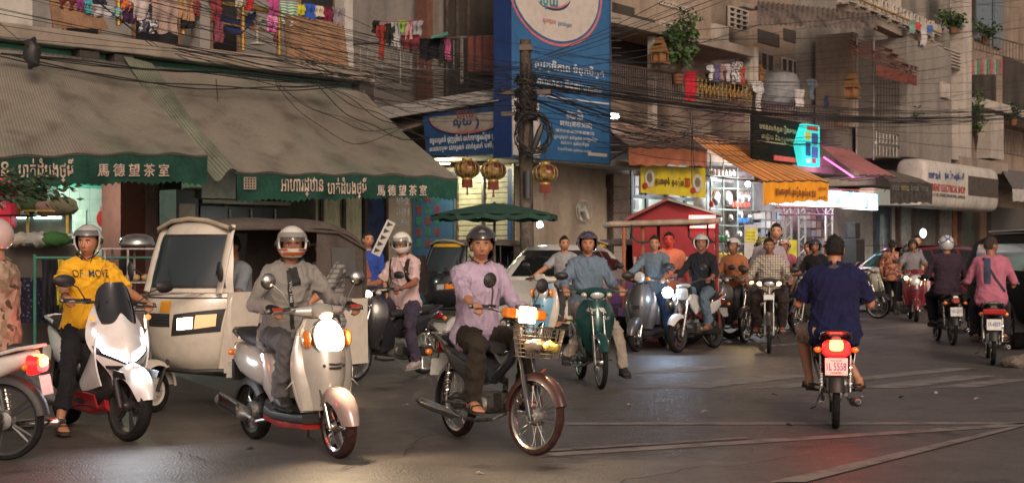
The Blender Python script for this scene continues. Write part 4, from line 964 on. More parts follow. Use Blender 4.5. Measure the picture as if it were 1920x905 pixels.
    for sg in (1, -1): MB().tube([(.62,sg*.60,1.59), (0,sg*.605,1.60), (-.9,sg*.60,1.57), (-1.34,sg*.60,1.42)], .014, 8).build('roof_rail', can, root)
    MB().grid(lambda a, b: (-1.34-.02*sin(pi*b), -.60+1.2*a, .93+.52*b), 8, 8).build('canvas_back', can, root, ang=60, solid=.01)
    MB().box((-1.36,0,.65), (.03,1.2,.62)).build('rear_panel', pm, root, smooth=False, bev=.01)
    MB().box((-.30,0,.33), (1.9,1.16,.05)).build('floor_pan', BLK, root, smooth=False)
    MB().loft([(-.68,.62,.52,.09), (-1.15,.66,.52,.09)], e=5).build('passenger_seat', SEATM, root); MB().loft([(-1.18,.70,.52,.08), (-1.28,1.15,.50,.06)], e=5).build('seat_back', SEATM, root)
    MB().loft([(.22,.62,.35,.07), (-.12,.63,.35,.07)], e=5).build('driver_seat', SEATM, root)
    MB().tube([(.60,-.26,1.0), (.66,0,.98), (.60,.26,1.0)], .015, 8).build('handlebar', BLK, root)
    MB().tube([(.66,0,.98), (.95,0,.5)], .022, 8).build('steering_column', BLK, root)
    return root
# ================================================================ setting
def inv(o):
    while o.parent: o = o.parent
    return (Matrix.Translation(o.location) @ o.rotation_euler.to_matrix().to_4x4() @ Matrix.Diagonal((*o.scale, 1))).inverted()
def wb(mb, name, m, parent, **k): return mb.xf(inv(parent)).build(name, m, parent, **k)
def solo(mb, name, m, label, cat, group=None, **k):
    a = mb.arr(); c = np.array(((a[:,0].min()+a[:,0].max())/2, (a[:,1].min()+a[:,1].max())/2, a[:,2].min()))
    mb.v = [tuple(q-c) for q in a]; o = mb.build(name, m, None, **k); o.location = c; return tag(o, label, cat, group)
def wtext(s, m, parent, o, xd, ud, **k):
    t = text(s, m, None, o, xd, ud, **k)
    if t: t.data.transform(inv(parent)); t.parent = parent
    return t
ANG = 42.
FL = Frame(0, 22., ANG); FM = Frame(960, 30.8, ANG); FS = Frame(0, 0, 132., org=FM.o)
aM, _ = FM.hit(1143, 300); FR = Frame(0, 0, 36., org=FM.W(aM, 0, 0)[:2])
def asphalt_pat(x, c):
    big = x['ramp'](x['noise'](.35, 4), .35, .7); sml = x['ramp'](x['noise'](60, 6), .3, .8)
    a = x['mix'](c, (c[0]*1.5, c[1]*1.45, c[2]*1.45), big); a = x['mix'](a, (.48,.48,.48), sml, 'MULTIPLY')
    return x['mix'](a, (.35,.35,.35), x['ramp'](x['noise'](1.7, 8), .60, .70), 'MULTIPLY')
asph = mat('asphalt', (.092,.083,.079), .52, var=.12, vs=2, bump=1., bs=55, pat=asphalt_pat)
pavem = mat('pavement_tiles', (.16,.14,.13), .8, var=.3, vs=3, bump=.5)
struct(MB().grid(lambda u, v: (-60+160*u, -12+140*v, .0), 8, 8).build('road', asph))
def poly(name, pts, z0, z1, m):
    mb = MB(); k = len(pts); mb.v = [(x, y, z0) for x, y in pts]+[(x, y, z1) for x, y in pts]
    mb.f = [tuple(range(k, 2*k)), tuple(range(k))[::-1]]+[(i, (i+1) % k, k+(i+1) % k, k+i) for i in range(k)]
    return struct(mb.build(name, m, None, smooth=False, bev=.01))
w2 = lambda F_, a, d: tuple(F_.W(a, d, 0)[:2])
poly('pavement', [w2(FL,-9,3.4), w2(FL,7.4,3.4), w2(FL,7.9,2.9), w2(FL,7.9,-6), w2(FL,-9,-6)], -.05, .13, pavem)
poly('pavement', [w2(FS,-9,.9), w2(FS,.6,.9), w2(FM,.6,1.6), w2(FM,aM,2.2), w2(FR,60,2.2), w2(FR,60,-.3), w2(FM,aM,-.3), w2(FM,0,-.3), w2(FS,-9,-.3)], -.05, .13, pavem)
# kerb stones
kb = bpy.data.meshes.new('kerb_stone'); t_ = MB().box((0,0,.065),(.96,.16,.15)); kb.from_pydata(t_.v, [], t_.f); kb.materials.append(cmat((.20,.18,.17), .85, bump=.5))
for F_, n_, d_ in ((FL, 16, 3.46), (FR, 20, 2.26)):
    for i in range(n_):
        o = bpy.data.objects.new('kerb_stone', kb); COL.objects.link(o); o.location = F_.W((-8.5 if F_ is FL else 0)+i*.985, d_, 0); o.rotation_euler = (0, 0, F_.rz); o['kind'] = 'structure'
# road markings, worn
def worn(x, c):
    return x['mix'](c, (.10,.09,.087), x['ramp'](x['noise'](5, 8), .46, .66))
mark = mat('worn_marking', (.42,.38,.36), .7, var=.1, vs=4, pat=worn)
mark2 = mat('faint_marking', (.205,.185,.175), .7, var=.1, vs=4, pat=worn)
def stripe(pts, m=mark, z=.004):
    mb = MB(); q = [G(*p)+np.array((0, 0, z)) for p in pts]
    mb.grid(lambda u, v: (q[0]*(1-u)+q[1]*u)*(1-v)+(q[3]*(1-u)+q[2]*u)*v, 12, 2)
    struct(mb.build('road_marking', m, None, smooth=False))
for p in ([(1395,728),(1480,727),(1840,690),(1775,690)], [(1180,727),(1330,727),(1540,703),(1430,703)], [(1590,728),(1700,727),(1875,704),(1790,704)], [(1740,727),(1830,726),(1935,711),(1870,711)], [(1150,700),(1260,699),(1400,686),(1310,686)]): stripe(p, mark2)
stripe([(1060,792),(1920,791),(1920,795.5),(1060,796.5)], mark2)
stripe([(1010,850),(1930,792),(1930,798),(1010,857)], mark2)
stripe([(1440,905),(1510,905),(1930,797),(1900,800)], mark2, .008)
stripe([(1430,648),(1760,622),(1762,624),(1432,651)], mark2); stripe([(1560,620),(1700,611),(1702,613),(1562,622)], mark2)
stripe([(1000,845),(1400,820),(1402,823),(1000,849)], mark2, .008)
# litter specks and dark patches on the road
for i, (x, y) in enumerate(((1452,740),(1540,755),(1615,745),(468,842),(1830,748),(1755,737),(1480,797),(900,888),(1180,760),(1690,745),(760,760),(1320,772))):
    p = G(x, y); a = i*.9; solo(MB().grid(lambda u, v: (p[0]+(.05*(u-.5))*cos(a)-(.03*(v-.5))*sin(a), p[1]+.05*(u-.5)*sin(a)+.03*(v-.5)*cos(a), .012+.008*sin(u*5)), 3, 2), 'litter', cmat((.35,.30,.27) if i % 3 else (.03,.03,.03), .8), 'small %s scrap of litter lying flat on the asphalt' % ('pale' if i % 3 else 'dark'), 'litter', 'pale litter scraps on the road' if i % 3 else 'dark litter scraps on the road', solid=.004)

def streak(x, c):
    mp = x['n'].new('ShaderNodeMapping'); mp.inputs['Scale'].default_value = (1.5, 1.5, .28); x['L'].new(x['tc'].outputs['Object'], mp.inputs['Vector']); t = x['n'].new('ShaderNodeTexNoise'); t.inputs['Scale'].default_value = 1.; t.inputs['Detail'].default_value = 7; x['L'].new(mp.outputs[0], t.inputs['Vector'])
    return x['mix'](c, (c[0]*.5, c[1]*.47, c[2]*.45), x['ramp'](t.outputs['Fac'], .50, .78))
for i, (x0, y0, x1, y1) in enumerate(((640,880,900,800),(340,850,520,880),(980,760,1110,742),(1150,905,1700,838))):
    a, b = G(x0,y0), G(x1,y1); l_ = nrm(np.cross(b-a, (0,0,1))); rs_ = np.random.default_rng(i); ks = np.cumsum(rs_.normal(0,.035,26))
    struct(MB().grid(lambda u, v: a*(1-v)+b*v+l_*(ks[int(round(v*25))]-ks[-1]*v+(u-.5)*.012*(1.2-v))+np.array((0,0,.0125)), 1, 25).build('road_crack', cmat((.055,.050,.048),.9), None, smooth=False))
def wallm(name, c, **k):
    k.setdefault('pat', streak); return mat(name, c, .9, var=.13, vs=.8, bump=.5, bs=25, **k)
conc = wallm('stained_concrete', (.30,.25,.21)); cream = wallm('cream_wall', (.36,.31,.265)); grey = wallm('grey_wall', (.25,.235,.225)); dark = wallm('dark_interior', (.07,.06,.055))
teal = wallm('teal_wall', (.10,.30,.22)); pink = wallm('pink_parapet', (.42,.27,.21)); white = wallm('white_paint', (.50,.47,.44))
wood = mat('brown_board', (.30,.17,.10), .75, var=.25, vs=3); gold = mat('gold_rail', (.36,.22,.06), .4, metal=.5, var=.15); rail = mat('railing_steel', (.40,.38,.36), .35, metal=.8, var=.2); drk = mat('dark_rail', (.07,.045,.04), .6, var=.2); iron = mat('rusty_iron', (.12,.085,.07), .7, var=.3)
# ---------------------------------------------------------------- left corner house
LB = thing('corner_shop_building', 'corner shop house with long striped awnings and a laundry filled balcony', 'building', FL.W(0,0,0), FL.rz)
def fb(F_, a0, a1, d0, d1, z0, z1, name, m, parent, bev=.0, **k): return wb(F_.box(MB(), a0, a1, d0, d1, z0, z1), name, m, parent, smooth=False, bev=bev)
E1 = 7.79
fb(FL, -7, E1, -1.4, .05, 4.68, 4.93, 'balcony_slab', conc, LB, .02)
fb(FL, -7, .55, -.12, .0, 4.932, 5.5, 'parapet', white, LB, .01)
fb(FL, -7, E1, -5.2, -1.5, 4.93, 9.5, 'upper_wall', grey, LB)
fb(FL, -7, E1, -5.2, -1.42, 4.60, 4.92, 'floor_slab', conc, LB)
fb(FL, E1-.25, E1+.01, -5.2, -1.6, .13, 4.58, 'side_wall', conc, LB)
for px in (378, 647):
    a, _ = FL.hit(px, 60, -.12); fb(FL, a-.11, a+.11, -.30, -.01, 4.93, 9, 'column', white if px > 600 else grey, LB, .01)
fb(FL, -7, E1-.3, -.5, -.30, 3.9, 4.66, 'beam', teal, LB)
for px in (170, 235, 690): a, _ = FL.hit(px, 100, 0); fb(FL, a-.18, a+.18, -.29, -.02, 4.0, 4.66, 'bracket', dark, LB, .01)
# ground floor
fb(FL, -7, E1-.3, -4.9, -4.7, .13, 4.5, 'back_wall', teal, LB)
a1, _ = FL.hit(226, 400, -1.0); a2, _ = FL.hit(300, 400, -1.0)
fb(FL, a1, a1+.5, -1.6, -1.0, .13, 4.5, 'pillar', wallm('maroon_wall', (.10,.03,.025)), LB)
fb(FL, a1+.502, a2+.1, -1.6, -1.2, .13, 4.5, 'pillar', wallm('mauve_wall', (.26,.15,.14)), LB)
for k in range(5):
    for j in range(6):
        z = 2.3+j*.11; aa = a1+.55+k*.14; fb(FL, aa, aa+.10, -1.195, -1.18, z, z+.02, 'lattice_bar', wallm('lattice', (.20,.10,.10)), LB)
        if (k+j) % 2: fb(FL, aa, aa+.02, -1.195, -1.18, z+.022, z+.09, 'lattice_bar', wallm('lattice', (.20,.10,.10)), LB)
# white tiled inner wall behind the sign
a0t, _ = FL.hit(130, 400, -2.2); a1t, _ = FL.hit(226, 400, -2.2)
fb(FL, a0t-.2, a1t+.3, -2.6, -2.22, .13, 2.52, 'tiled_wall', cmat((.34,.36,.33), .5), LB)
tm = cmat((.44,.45,.42), .35, var=.08)
for j in range(7):
    for k in range(7):
        aa = a0t-.2+k*.205; z = 1.1+j*.205
        if aa < a1t+.1: fb(FL, aa+.006, aa+.199, -2.219, -2.20, z, z+.197, 'tile', tm, LB)
fb(FL, a0t-3, a1t+.3, -2.6, -2.25, 2.53, 4.4, 'teal_partition', mat('teal_gloss', (.12,.42,.30), .6, var=.1), LB)
for k in range(4): wb(MB().tube([FL.W(a0t-.2,-2.15,2.60+k*.05), FL.W(a0t+.4,-2.14,2.575+k*.05), FL.W(a1t+.2,-2.15,2.60+k*.05)], .014, 6), 'conduit', cmat((.06,.22,.20), .5), LB)
# corrugated shutters on the right of the shop, and dark kitchen behind the three-wheeler
def corrug(F_, a0, a1, d, z0, z1, pitch, amp, vertical=True):
    n = max(4, int(((a1-a0) if vertical else (z1-z0))/pitch*6)); mb = MB()
    if vertical: mb.grid(lambda u, v: F_.W(a0+(a1-a0)*u, d+amp*sin(u*n/6*2*pi), z0+(z1-z0)*v), n, 1)
    else: mb.grid(lambda u, v: F_.W(a0+(a1-a0)*u, d+amp*sin(v*n/6*2*pi), z0+(z1-z0)*v), 1, n)
    return mb
a3, _ = FL.hit(592, 400, -.3); a4, _ = FL.hit(722, 400, -.3)
shut = mat('cream_shutter', (.62,.58,.38), .6, var=.15, vs=3)
wb(corrug(FL, a3, a4+.05, -.3, .13, 3.6, .11, .02), 'shutter', shut, LB, ang=80)
for k in range(4): a = a3+.05+k*(a4-a3)/3.2; fb(FL, a, a+.07, -.26, -.20, .13, 3.6, 'shutter_post', drk, LB, .005)
fb(FL, a4+.05, E1-.02, -.5, -.25, .13, 3.7, 'blue_panel', mat('blue_panel', (.02,.045,.13), .6, var=.4, vs=5), LB)
for k in range(5): wtext('88%d' % k, cmat((.35,.38,.42), .6), LB, FL.W(a4+.25, -.24, 1.9+k*.22), FL.W(1,0,0)-FL.W(0,0,0), (0,0,1), size=.20, width=.35)
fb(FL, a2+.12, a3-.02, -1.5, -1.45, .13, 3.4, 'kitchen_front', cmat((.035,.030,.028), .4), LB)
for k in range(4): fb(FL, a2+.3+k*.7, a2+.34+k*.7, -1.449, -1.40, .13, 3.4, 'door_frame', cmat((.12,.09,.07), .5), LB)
# balcony: gold rail, posts, plywood, back windows
def pipe(F_, pts, r, name, m, parent, d=-.06): return wb(MB().tube([F_.pt(x, y, d) for x, y in pts], r, 8), name, m, parent)
pipe(FL, [(392,3),(525,24)], .045, 'handrail', gold, LB)
pipe(FL, [(100,-38),(370,0)], .04, 'handrail', gold, LB)
for x, y0, y1 in ((140,-20,22),(222,-14,48),(455,12,95),(523,22,105),(343,-5,65)): pipe(FL, [(x,y0),(x,y1)], .045, 'rail_post', gold, LB)
pipe(FL, [(392,40),(525,62)], .02, 'lower_rail', gold, LB)
p4 = lambda F_, q, d: [F_.pt(x, y, d) for x, y in q]
def panel(F_, q, d, th=.03):
    p = p4(F_, q, d); n = np.array((F_.n[0], F_.n[1], 0))*th; mb = MB(); mb.hexa([p[3]-n, p[2]-n, p[2], p[3], p[0]-n, p[1]-n, p[1], p[0]]); return mb
solo(panel(FL, [(531,25),(645,46),(654,124),(539,108)], .06), 'plywood_board', wood, 'sheet of plywood leaning on the balcony rail beside the striped towel', 'board', smooth=False)
solo(panel(FL, [(93,-2),(180,10),(205,55),(100,52)], .04), 'plywood_board', wood, 'brown board behind the wires next to the white parapet', 'board', smooth=False)
for x0, x1 in ((395,440),(560,620),(120,180),(250,330)):
    a0, _ = FL.hit(x0, 10, -1.5); a1_, _ = FL.hit(x1, 10, -1.5); fb(FL, a0, a1_, -1.49, -1.44, 5.1, 7.0, 'window', mat('dark_window', (.02,.02,.022), .15, var=0), LB); fb(FL, a0-.05, a0-.002, -1.49, -1.42, 5.05, 7.05, 'window_frame', wood, LB); fb(FL, a1_+.002, a1_+.05, -1.49, -1.42, 5.05, 7.05, 'window_frame', wood, LB)
# ---------------------------------------------------------------- awnings
def stripes(colA, colB, scale, fade=None, axis='X', lo=.5, hi=.56):
    def f(x, c):
        w_ = x['wave'](scale, 'UV', axis); a = x['mix'](colA, colB, x['ramp'](w_, lo, hi))
        if fade: a = x['mix'](a, fade, x['ramp'](x['noise'](.9, 5), .50, .72))
        return x['mix'](a, (.55,.52,.5), x['ramp'](x['noise'](2.2, 7), .52, .78), 'MULTIPLY')
    return f
canv = mat('grey_striped_canvas', (.2,.17,.14), .9, var=.10, vs=2, bump=.3, bs=60, pat=stripes((.165,.145,.12), (.225,.20,.17), 26, (.14,.15,.115)))
canv2 = mat('green_striped_canvas', (.2,.2,.15), .9, var=.15, vs=2, pat=stripes((.085,.135,.10), (.22,.19,.15), 3.2))
grn = mat('green_valance', (.017,.066,.048), .85, var=.25, vs=2.5, bump=.3, bs=60)
def awning(label, F_, tl, tr, bl, br, dt, db, m, val=None, valm=None, sc_=24, sag=.15, name='awning', vname='valance', parts=None, over=None, vwave=.012):
    root = thing(name, label, 'awning', F_.pt((tl[0]+tr[0])/2, (tl[1]+tr[1])/2, dt), F_.rz)
    A, B, C, D = F_.pt(*tl, dt), F_.pt(*tr, dt), F_.pt(*br, db), F_.pt(*bl, db)
    def fn(u, v):
        q = (A*(1-u)+B*u)*(1-v)+(D*(1-u)+C*u)*v; q[2] -= sag*sin(pi*v)*(.8+.4*sin(u*9+v*2)) + .018*sin(u*pi*11)*v + .03*sin(u*5+1)*v; return q
    wb(MB().grid(fn, 44, 14, uv=True), 'canvas', m, root, ang=80, solid=.012)
    wb(MB().tube([fn(u, 1)-np.array((0,0,.02)) for u in np.linspace(0, 1, 20)], .022, 8), 'front_bar', cmat((.05,.045,.04), .6), root)
    wb(MB().tube([A, B], .03, 8), 'top_bar', STEEL, root)
    for u in (0.02, .35, .68, .98): q = fn(u, 1); t = A*(1-u)+B*u; wb(MB().tube([q-np.array((0,0,.04)), t-np.array((0,0,1.0))], .014, 6), 'support_arm', iron, root)
    if val:
        n = max(8, int(np.linalg.norm(C-D)/.11)); h0, h1 = val
        nn = np.array((F_.n[0], F_.n[1], 0))
        o = wb(MB().grid(lambda u, v: fn(u, 1)+nn*(.012+vwave*(v)*sin(u*pi*13+v*2))-np.array((0,0,(h0*(1-u)+h1*u-.035*abs(sin(u*n*pi/1.)) )*v if sc_ else (h0*(1-u)+h1*u)*v)), n*6, 6, uv=True), vname, valm or grn, root, ang=80, solid=.005)
        return root, fn, o
    return root, fn, None
KH1 = 'បាត់ដំបងថ្មី'; CN = '馬 德 望 茶 室'; KH2 = 'អាហារដ្ឋាន'
A1, f1, v1 = awning('long grey striped awning with green lettered valance over the left tea shop', FL, (-130,76), (240,122), (-140,289), (388,292), 0, 2.6, canv, (.44,.46))
A2, f2, v2 = awning('grey striped awning with green valance nearer the street corner', FL, (262,124), (682,172), (443,318), (857,335), 0, 2.6, canv, (.47,.40))
# folded side flap of the second awning
wb(MB().grid(lambda u, v: (lambda a, b: a*(1-u)+b*u-np.array((0,0,.10*sin(pi*v)+.05*sin(u*7)*v)))(FL.pt(230,105,-.05)*(1-v)+FL.pt(402,338,2.55)*v, FL.pt(285,120,.06)*(1-v)+FL.pt(446,316,2.66)*v), 12, 20, uv=True), 'side_flap', canv2, A2, ang=80, solid=.01)
lett = mat('faded_white_paint', (.55,.42,.36), .8, var=.25, vs=8)
def vtext(s, F_, fn, parent, x0, x1, y0, y1, off=.05, m=lett, bold=.012, name='lettering', d=2.6):
    a = F_.pt(x0, y1, d+off); b = F_.pt(x1, y1, d+off); c = F_.pt(x0, y0, d+off)
    return wtext(s, m, parent, a, b-a, (0,0,1), width=np.linalg.norm((b-a)), maxh=c[2]-a[2], ext=.003, bold=bold, name=name)
vtext('ន', FL, f1, A1, 2, 16, 303, 330); vtext(KH1, FL, f1, A1, 34, 137, 296, 342); vtext(CN, FL, f1, A1, 183, 317, 306, 331)
vtext(KH2, FL, f2, A2, 527, 606, 332, 368); vtext(KH1, FL, f2, A2, 614, 687, 332, 372); vtext(CN, FL, f2, A2, 707, 800, 346, 367)
vtext('▦', FL, f2, A2, 457, 480, 332, 355, m=cmat((.30,.24,.20), .8))
# ---------------------------------------------------------------- corner building behind the pole
CB = thing('corner_building', 'corner building with huge blue and white shop sign and shuttered ground floor', 'building', FM.W(0,0,0), FM.rz)
shw = wallm('pale_wall', (.30,.27,.25))
fb(FS, -8, 0, -3.3, -1.2, 4.4, 12, 'upper_wall', shw, CB)
fb(FS, -8, .0, -1.3, .15, 4.22, 4.42, 'balcony_slab', conc, CB, .02)
fb(FM, 1.22, aM+.1, -6, -.05, 3.6, 12, 'upper_wall', conc, CB)
fb(FS, -8, -.02, -3.3, -.35, .13, 3.3, 'ground_wall', wallm('beige_wall', (.34,.29,.235)), CB)
fb(FM, .37, aM+1.0, -6, -.4, .13, 3.3, 'ground_wall', wallm('beige_wall', (.34,.29,.235)), CB)
fb(FS, -8, .3, -.5, .9, 3.42, 3.50, 'canopy', cmat((.30,.28,.26), .8), CB)
fb(FM, .0, aM+.5, -.5, .9, 3.30, 3.42, 'canopy', cmat((.30,.26,.22), .8), CB)
a0, _ = FS.hit(790, 20, -1.2); a1_, _ = FS.hit(812, 20, -1.2); fb(FS, a0, a1_, -1.19, -1.0, 4.43, 9, 'door_post', cmat((.16,.07,.05), .7), CB)
a0, _ = FS.hit(835, 20, -1.2); a1_, _ = FS.hit(930, 20, -1.2); fb(FS, a0, a1_, -1.19, -1.15, 4.43, 7.5, 'doorway', dark, CB)
for k in range(3): fb(FS, a0+.1+k*.35, a0+.15+k*.35, -1.149, -1.10, 4.43, 7.5, 'door_frame', iron, CB)
# railing of the side balcony
pipe(FS, [(655,83),(752,77),(870,71),(928,70)], .035, 'handrail', rail, CB, .05); pipe(FS, [(655,131),(870,130)], .018, 'lower_rail', rail, CB, .05)
for i, x in enumerate(np.arange(662, 872, 13.5)): pipe(FS, [(x,82-(x-662)*.05),(x,130)], .014 if i % 4 else .03, 'baluster', rail, CB, .05)
for x in (750, 866): pipe(FS, [(x,68),(x,158)], .04, 'rail_post', rail, CB, .055)
solo(MB().grid(lambda u, v: FS.pt(876+50*u, 68+66*v, .12)+np.array((0,0,0))+np.array((FS.n[0],FS.n[1],0))*.03*sin(u*22), 24, 6), 'curtain', cmat((.17,.065,.06), .9), 'dull red curtain cloth hung over the balcony railing beside the blue sign', 'curtain', solid=.01)
# sheet metal shade under that balcony
wb(MB().grid(lambda u, v: FS.pt(690+245*u, 205-40*u+ (22 if v > .5 else 0)*1., .2+.9*v)*1., 10, 4), 'sheet_metal_shade', cmat((.30,.28,.27), .7), CB, solid=.02)
wb(MB().grid(lambda u, v: FS.pt(712+90*u+40*v, 208-6*u+38*v*(1-u*.6), .3+.6*v), 10, 6), 'side_canopy', cmat((.24,.19,.17), .8), CB, solid=.015)
# roller shutters made of slats
sl_ = mat('roller_slat', (.52,.50,.36), .45, var=.15, vs=4)
a0, _ = FS.hit(856, 380, -.3); a1_, _ = FS.hit(966, 380, -.3)
for k in range(26): z = .2+k*.118; wb(FS.box(MB(), a0, min(a1_, -.05), -.34, -.30+.012*(k % 2), z, z+.11), 'shutter_slat', sl_, CB, smooth=False, bev=.012)
for px in (856, 905, 962): a, _ = FS.hit(px, 380, -.25); fb(FS, a-.03, a+.03, -.29, -.24, .13, 3.3, 'shutter_rail', STEEL, CB)
a0, _ = FS.hit(775, 380, -.3); a1_, _ = FS.hit(850, 380, -.3)
fb(FS, a0, a1_, -.34, -.28, .13, 3.2, 'shop_front', wallm('blue_panel2', (.03,.10,.20)), CB)
for j in range(5):
    for k in range(3): wtext('囍', cmat((.30,.06,.05) if (j+k) % 2 else (.05,.22,.12), .6), CB, FS.W(a0+.12+k*.30, -.27, 1.5+j*.26), FS.W(1,0,0)-FS.W(0,0,0), (0,0,1), size=.2)
# main front: metal door, patterned columns, wall fan
a0, _ = FM.hit(1048, 400, -.3); a1_, _ = FM.hit(1140, 400, -.3)
fb(FM, a0, a1_, -.42, -.32, .13, 2.9, 'door_recess', wallm('tan_wall', (.33,.27,.215)), CB, .01)
for px in (1040, 1144): a, _ = FM.hit(px, 400, -.3); fb(FM, a-.06, a+.06, -.4, -.2, .13, 3.2, 'door_post', iron, CB, .01)
def diamond(x, c): return x['mix'](c, (c[0]*1.7, c[1]*1.6, c[2]*1.55), x['ramp'](x['wave'](6, 'Object', 'DIAGONAL', 1.5), .45, .6))
dia = mat('patterned_tile', (.24,.21,.19), .3, var=.15, pat=diamond)
for px0, px1 in ((1014,1038), (1150,1180)):
    a0, _ = FM.hit(px0, 400, -.2); a1_, _ = FM.hit(px1, 400, -.2)
    for k in range(10): fb(FM, a0, a1_, -.38, -.18, .14+k*.31, .14+k*.31+.30, 'column_tile', dia, CB, .006)
a0, _ = FM.hit(963, 400, -.2); a1_, _ = FM.hit(1012, 400, -.2); fb(FM, a0, a1_, -.38, -.22, .14, 3.2, 'blue_panel', mat('blue_banner', (.03,.10,.28), .5, var=.2), CB)
wtext('ព្រះ', cmat((.6,.6,.6), .6), CB, FM.W(a0+.1, -.21, 1.9), FM.W(1,0,0)-FM.W(0,0,0), (0,0,1), size=.3, width=.4); wtext('ណា', cmat((.6,.6,.6), .6), CB, FM.W(a0+.1, -.21, 1.45), FM.W(1,0,0)-FM.W(0,0,0), (0,0,1), size=.3, width=.4)
# big blue sign
SG = thing('shop_sign', 'huge blue corner sign with white oval, swoosh and Khmer lettering', 'sign', FM.W(1.5,.7,3.4), FM.rz)
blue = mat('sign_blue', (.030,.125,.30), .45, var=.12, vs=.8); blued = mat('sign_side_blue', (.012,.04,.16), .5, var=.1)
sd = .95; a0, z0 = FM.hit(960, 292, sd); a1_, _ = FM.hit(1143, 301, sd); z1 = 8.2
ud = np.array((FM.u[0], FM.u[1], 0)); nd = np.array((FM.n[0], FM.n[1], 0))
wb(FM.box(MB(), a0, a1_, sd-.5, sd, z0-.03, z1), 'sign_face', blue, SG, smooth=False, bev=.01)
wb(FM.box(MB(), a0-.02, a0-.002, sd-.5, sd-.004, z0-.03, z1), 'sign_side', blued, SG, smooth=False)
wb(FM.box(MB(), a1_+.002, a1_+.03, sd-.5, sd+.01, z0-.03, z1), 'sign_edge', cmat((.02,.07,.2), .5), SG, smooth=False)
wht = mat('sign_white', (.52,.47,.44), .5, var=.08); redm = cmat((.50,.16,.20), .5); navy = cmat((.03,.05,.14), .5)
def disc(F_, cx, cy, rx, ry, d, parent, m, name, a_0=0, a_1=2*pi, n=48, clip=None):
    c = F_.pt(cx, cy, d); r1 = abs(F_.hit(cx+rx, cy, d)[0]-F_.hit(cx-rx, cy, d)[0])/2; r2 = ry/F*c[1]; u = np.array((F_.u[0], F_.u[1], 0))
    mb = MB(); ps = [c+u*r1*cos(t)+np.array((0,0,r2*sin(t))) for t in np.linspace(a_0, a_1, n)]
    nn = np.array((F_.n[0], F_.n[1], 0))*.004; k = len(ps); mb.v = [tuple(p-nn) for p in ps]+[tuple(p+nn) for p in ps]
    mb.f = [tuple(range(k)), tuple(range(k, 2*k))[::-1]]+[(i, (i+1) % k, k+(i+1) % k, k+i) for i in range(k)]
    return wb(mb, name, m, parent, smooth=False)
disc(FM, 1044, -18, 88, 105, sd+.006, SG, redm, 'sign_oval_rim'); disc(FM, 1044, -18, 84, 99, sd+.016, SG, blue, 'sign_oval_rim'); disc(FM, 1044, -18, 81, 95, sd+.026, SG, wht, 'sign_oval')
def arcband(F_, cx, cy, rx, ry, a_0, a_1, wd, d, m, parent, name='swoosh'):
    c = F_.pt(cx, cy, d); r1 = abs(F_.hit(cx+rx, cy, d)[0]-F_.hit(cx-rx, cy, d)[0])/2; r2 = ry/F*c[1]; u = np.array((F_.u[0], F_.u[1], 0)); nn = np.array((F_.n[0], F_.n[1], 0))
    wb(MB().grid(lambda a, b: c+u*r1*cos(R(a_0+(a_1-a_0)*a))*(1-wd*sin(pi*a)*b)+np.array((0,0,r2*sin(R(a_0+(a_1-a_0)*a))*(1-wd*sin(pi*a)*b))), 24, 2), name, m, parent, solid=.004)
arcband(FM, 1036, -8, 34, 28, 215, 360, .16, sd+.034, navy, SG); arcband(FM, 1036, -8, 30, 24, 240, 350, .14, sd+.042, redm, SG)
def ft(s, F_, x0, y1, x1, y0, d, m, parent, **k):
    a, b, c = F_.pt(x0, y1, d), F_.pt(x1, y1, d), F_.pt(x0, y0, d)
    u = np.array((F_.u[0], F_.u[1], 0)); w_ = F_.hit(x1, y1, d)[0]-F_.hit(x0, y1, d)[0]
    return wtext(s, m, parent, a, u, (0,0,1), width=w_, maxh=c[2]-a[2], ext=.004, bold=k.get('bold', .01), name='lettering')
ft('លុយ', FM, 1012, 16, 1046, -12, sd+.034, cmat((.05,.22,.28), .5), SG, bold=.03)
ft('សុភមង្គល', FM, 1018, 45, 1042, 33, sd+.034, redm, SG); ft('ជូនដល់អ្នក', FM, 1046, 50, 1072, 38, sd+.034, cmat((.15,.22,.32), .5), SG)
wl = cmat((.58,.62,.68), .6)
ft('សុវត្ថិភាព ទំនុកចិត្ត', FM, 1003, 132, 1132, 108, sd+.008, wl, SG); ft('ឆាប់រហ័ស និងងាយស្រួល', FM, 1003, 162, 1128, 141, sd+.008, wl, SG)
wb(FM.pbox(MB(), 1012, 186, 1142, 188.5, sd, sd+.01), 'divider_line', wl, SG, smooth=False)
ft('ចាយ អ៊ីង', FM, 1062, 222, 1093, 202, sd+.008, wl, SG, bold=.02); ft('財旺(進機兌換)', FM, 1050, 237, 1110, 224, sd+.008, wl, SG)
ft('088 771 33 168 / 069 228 628 / 092 888 1222', FM, 1042, 247, 1114, 241, sd+.008, wl, SG); ft('ទទួលដូរប្រាក់ គ្រប់ប្រភេទ លក់ទូរស័ព្ទ', FM, 1036, 260, 1120, 250, sd+.008, wl, SG, bold=.004)
ft('លក់កាត គ្រប់ប្រព័ន្ធ', FM, 1052, 272, 1104, 262, sd+.008, wl, SG, bold=.004); ft('ទំនាក់ទំនង គ្រប់ពេលវេលា', FM, 1046, 283, 1108, 275, sd+.008, wl, SG, bold=.0)
wb(FM.pbox(MB(), 1103, 287, 1138, 293, sd, sd+.01), 'address_strip', wht, SG, smooth=False)
wb(panel(FM, [(960,180),(972,180),(1012,296),(962,290)], sd+.012, .01), 'white_panel', wht, SG, smooth=False); wb(panel(FM, [(1000,188),(1010,188),(1014,292),(1002,292)], sd+.02, .01), 'white_panel', wht, SG, smooth=False)
ft('លុយ', FM, 966, 262, 996, 236, sd+.03, cmat((.35,.12,.14), .5), SG, bold=.02)
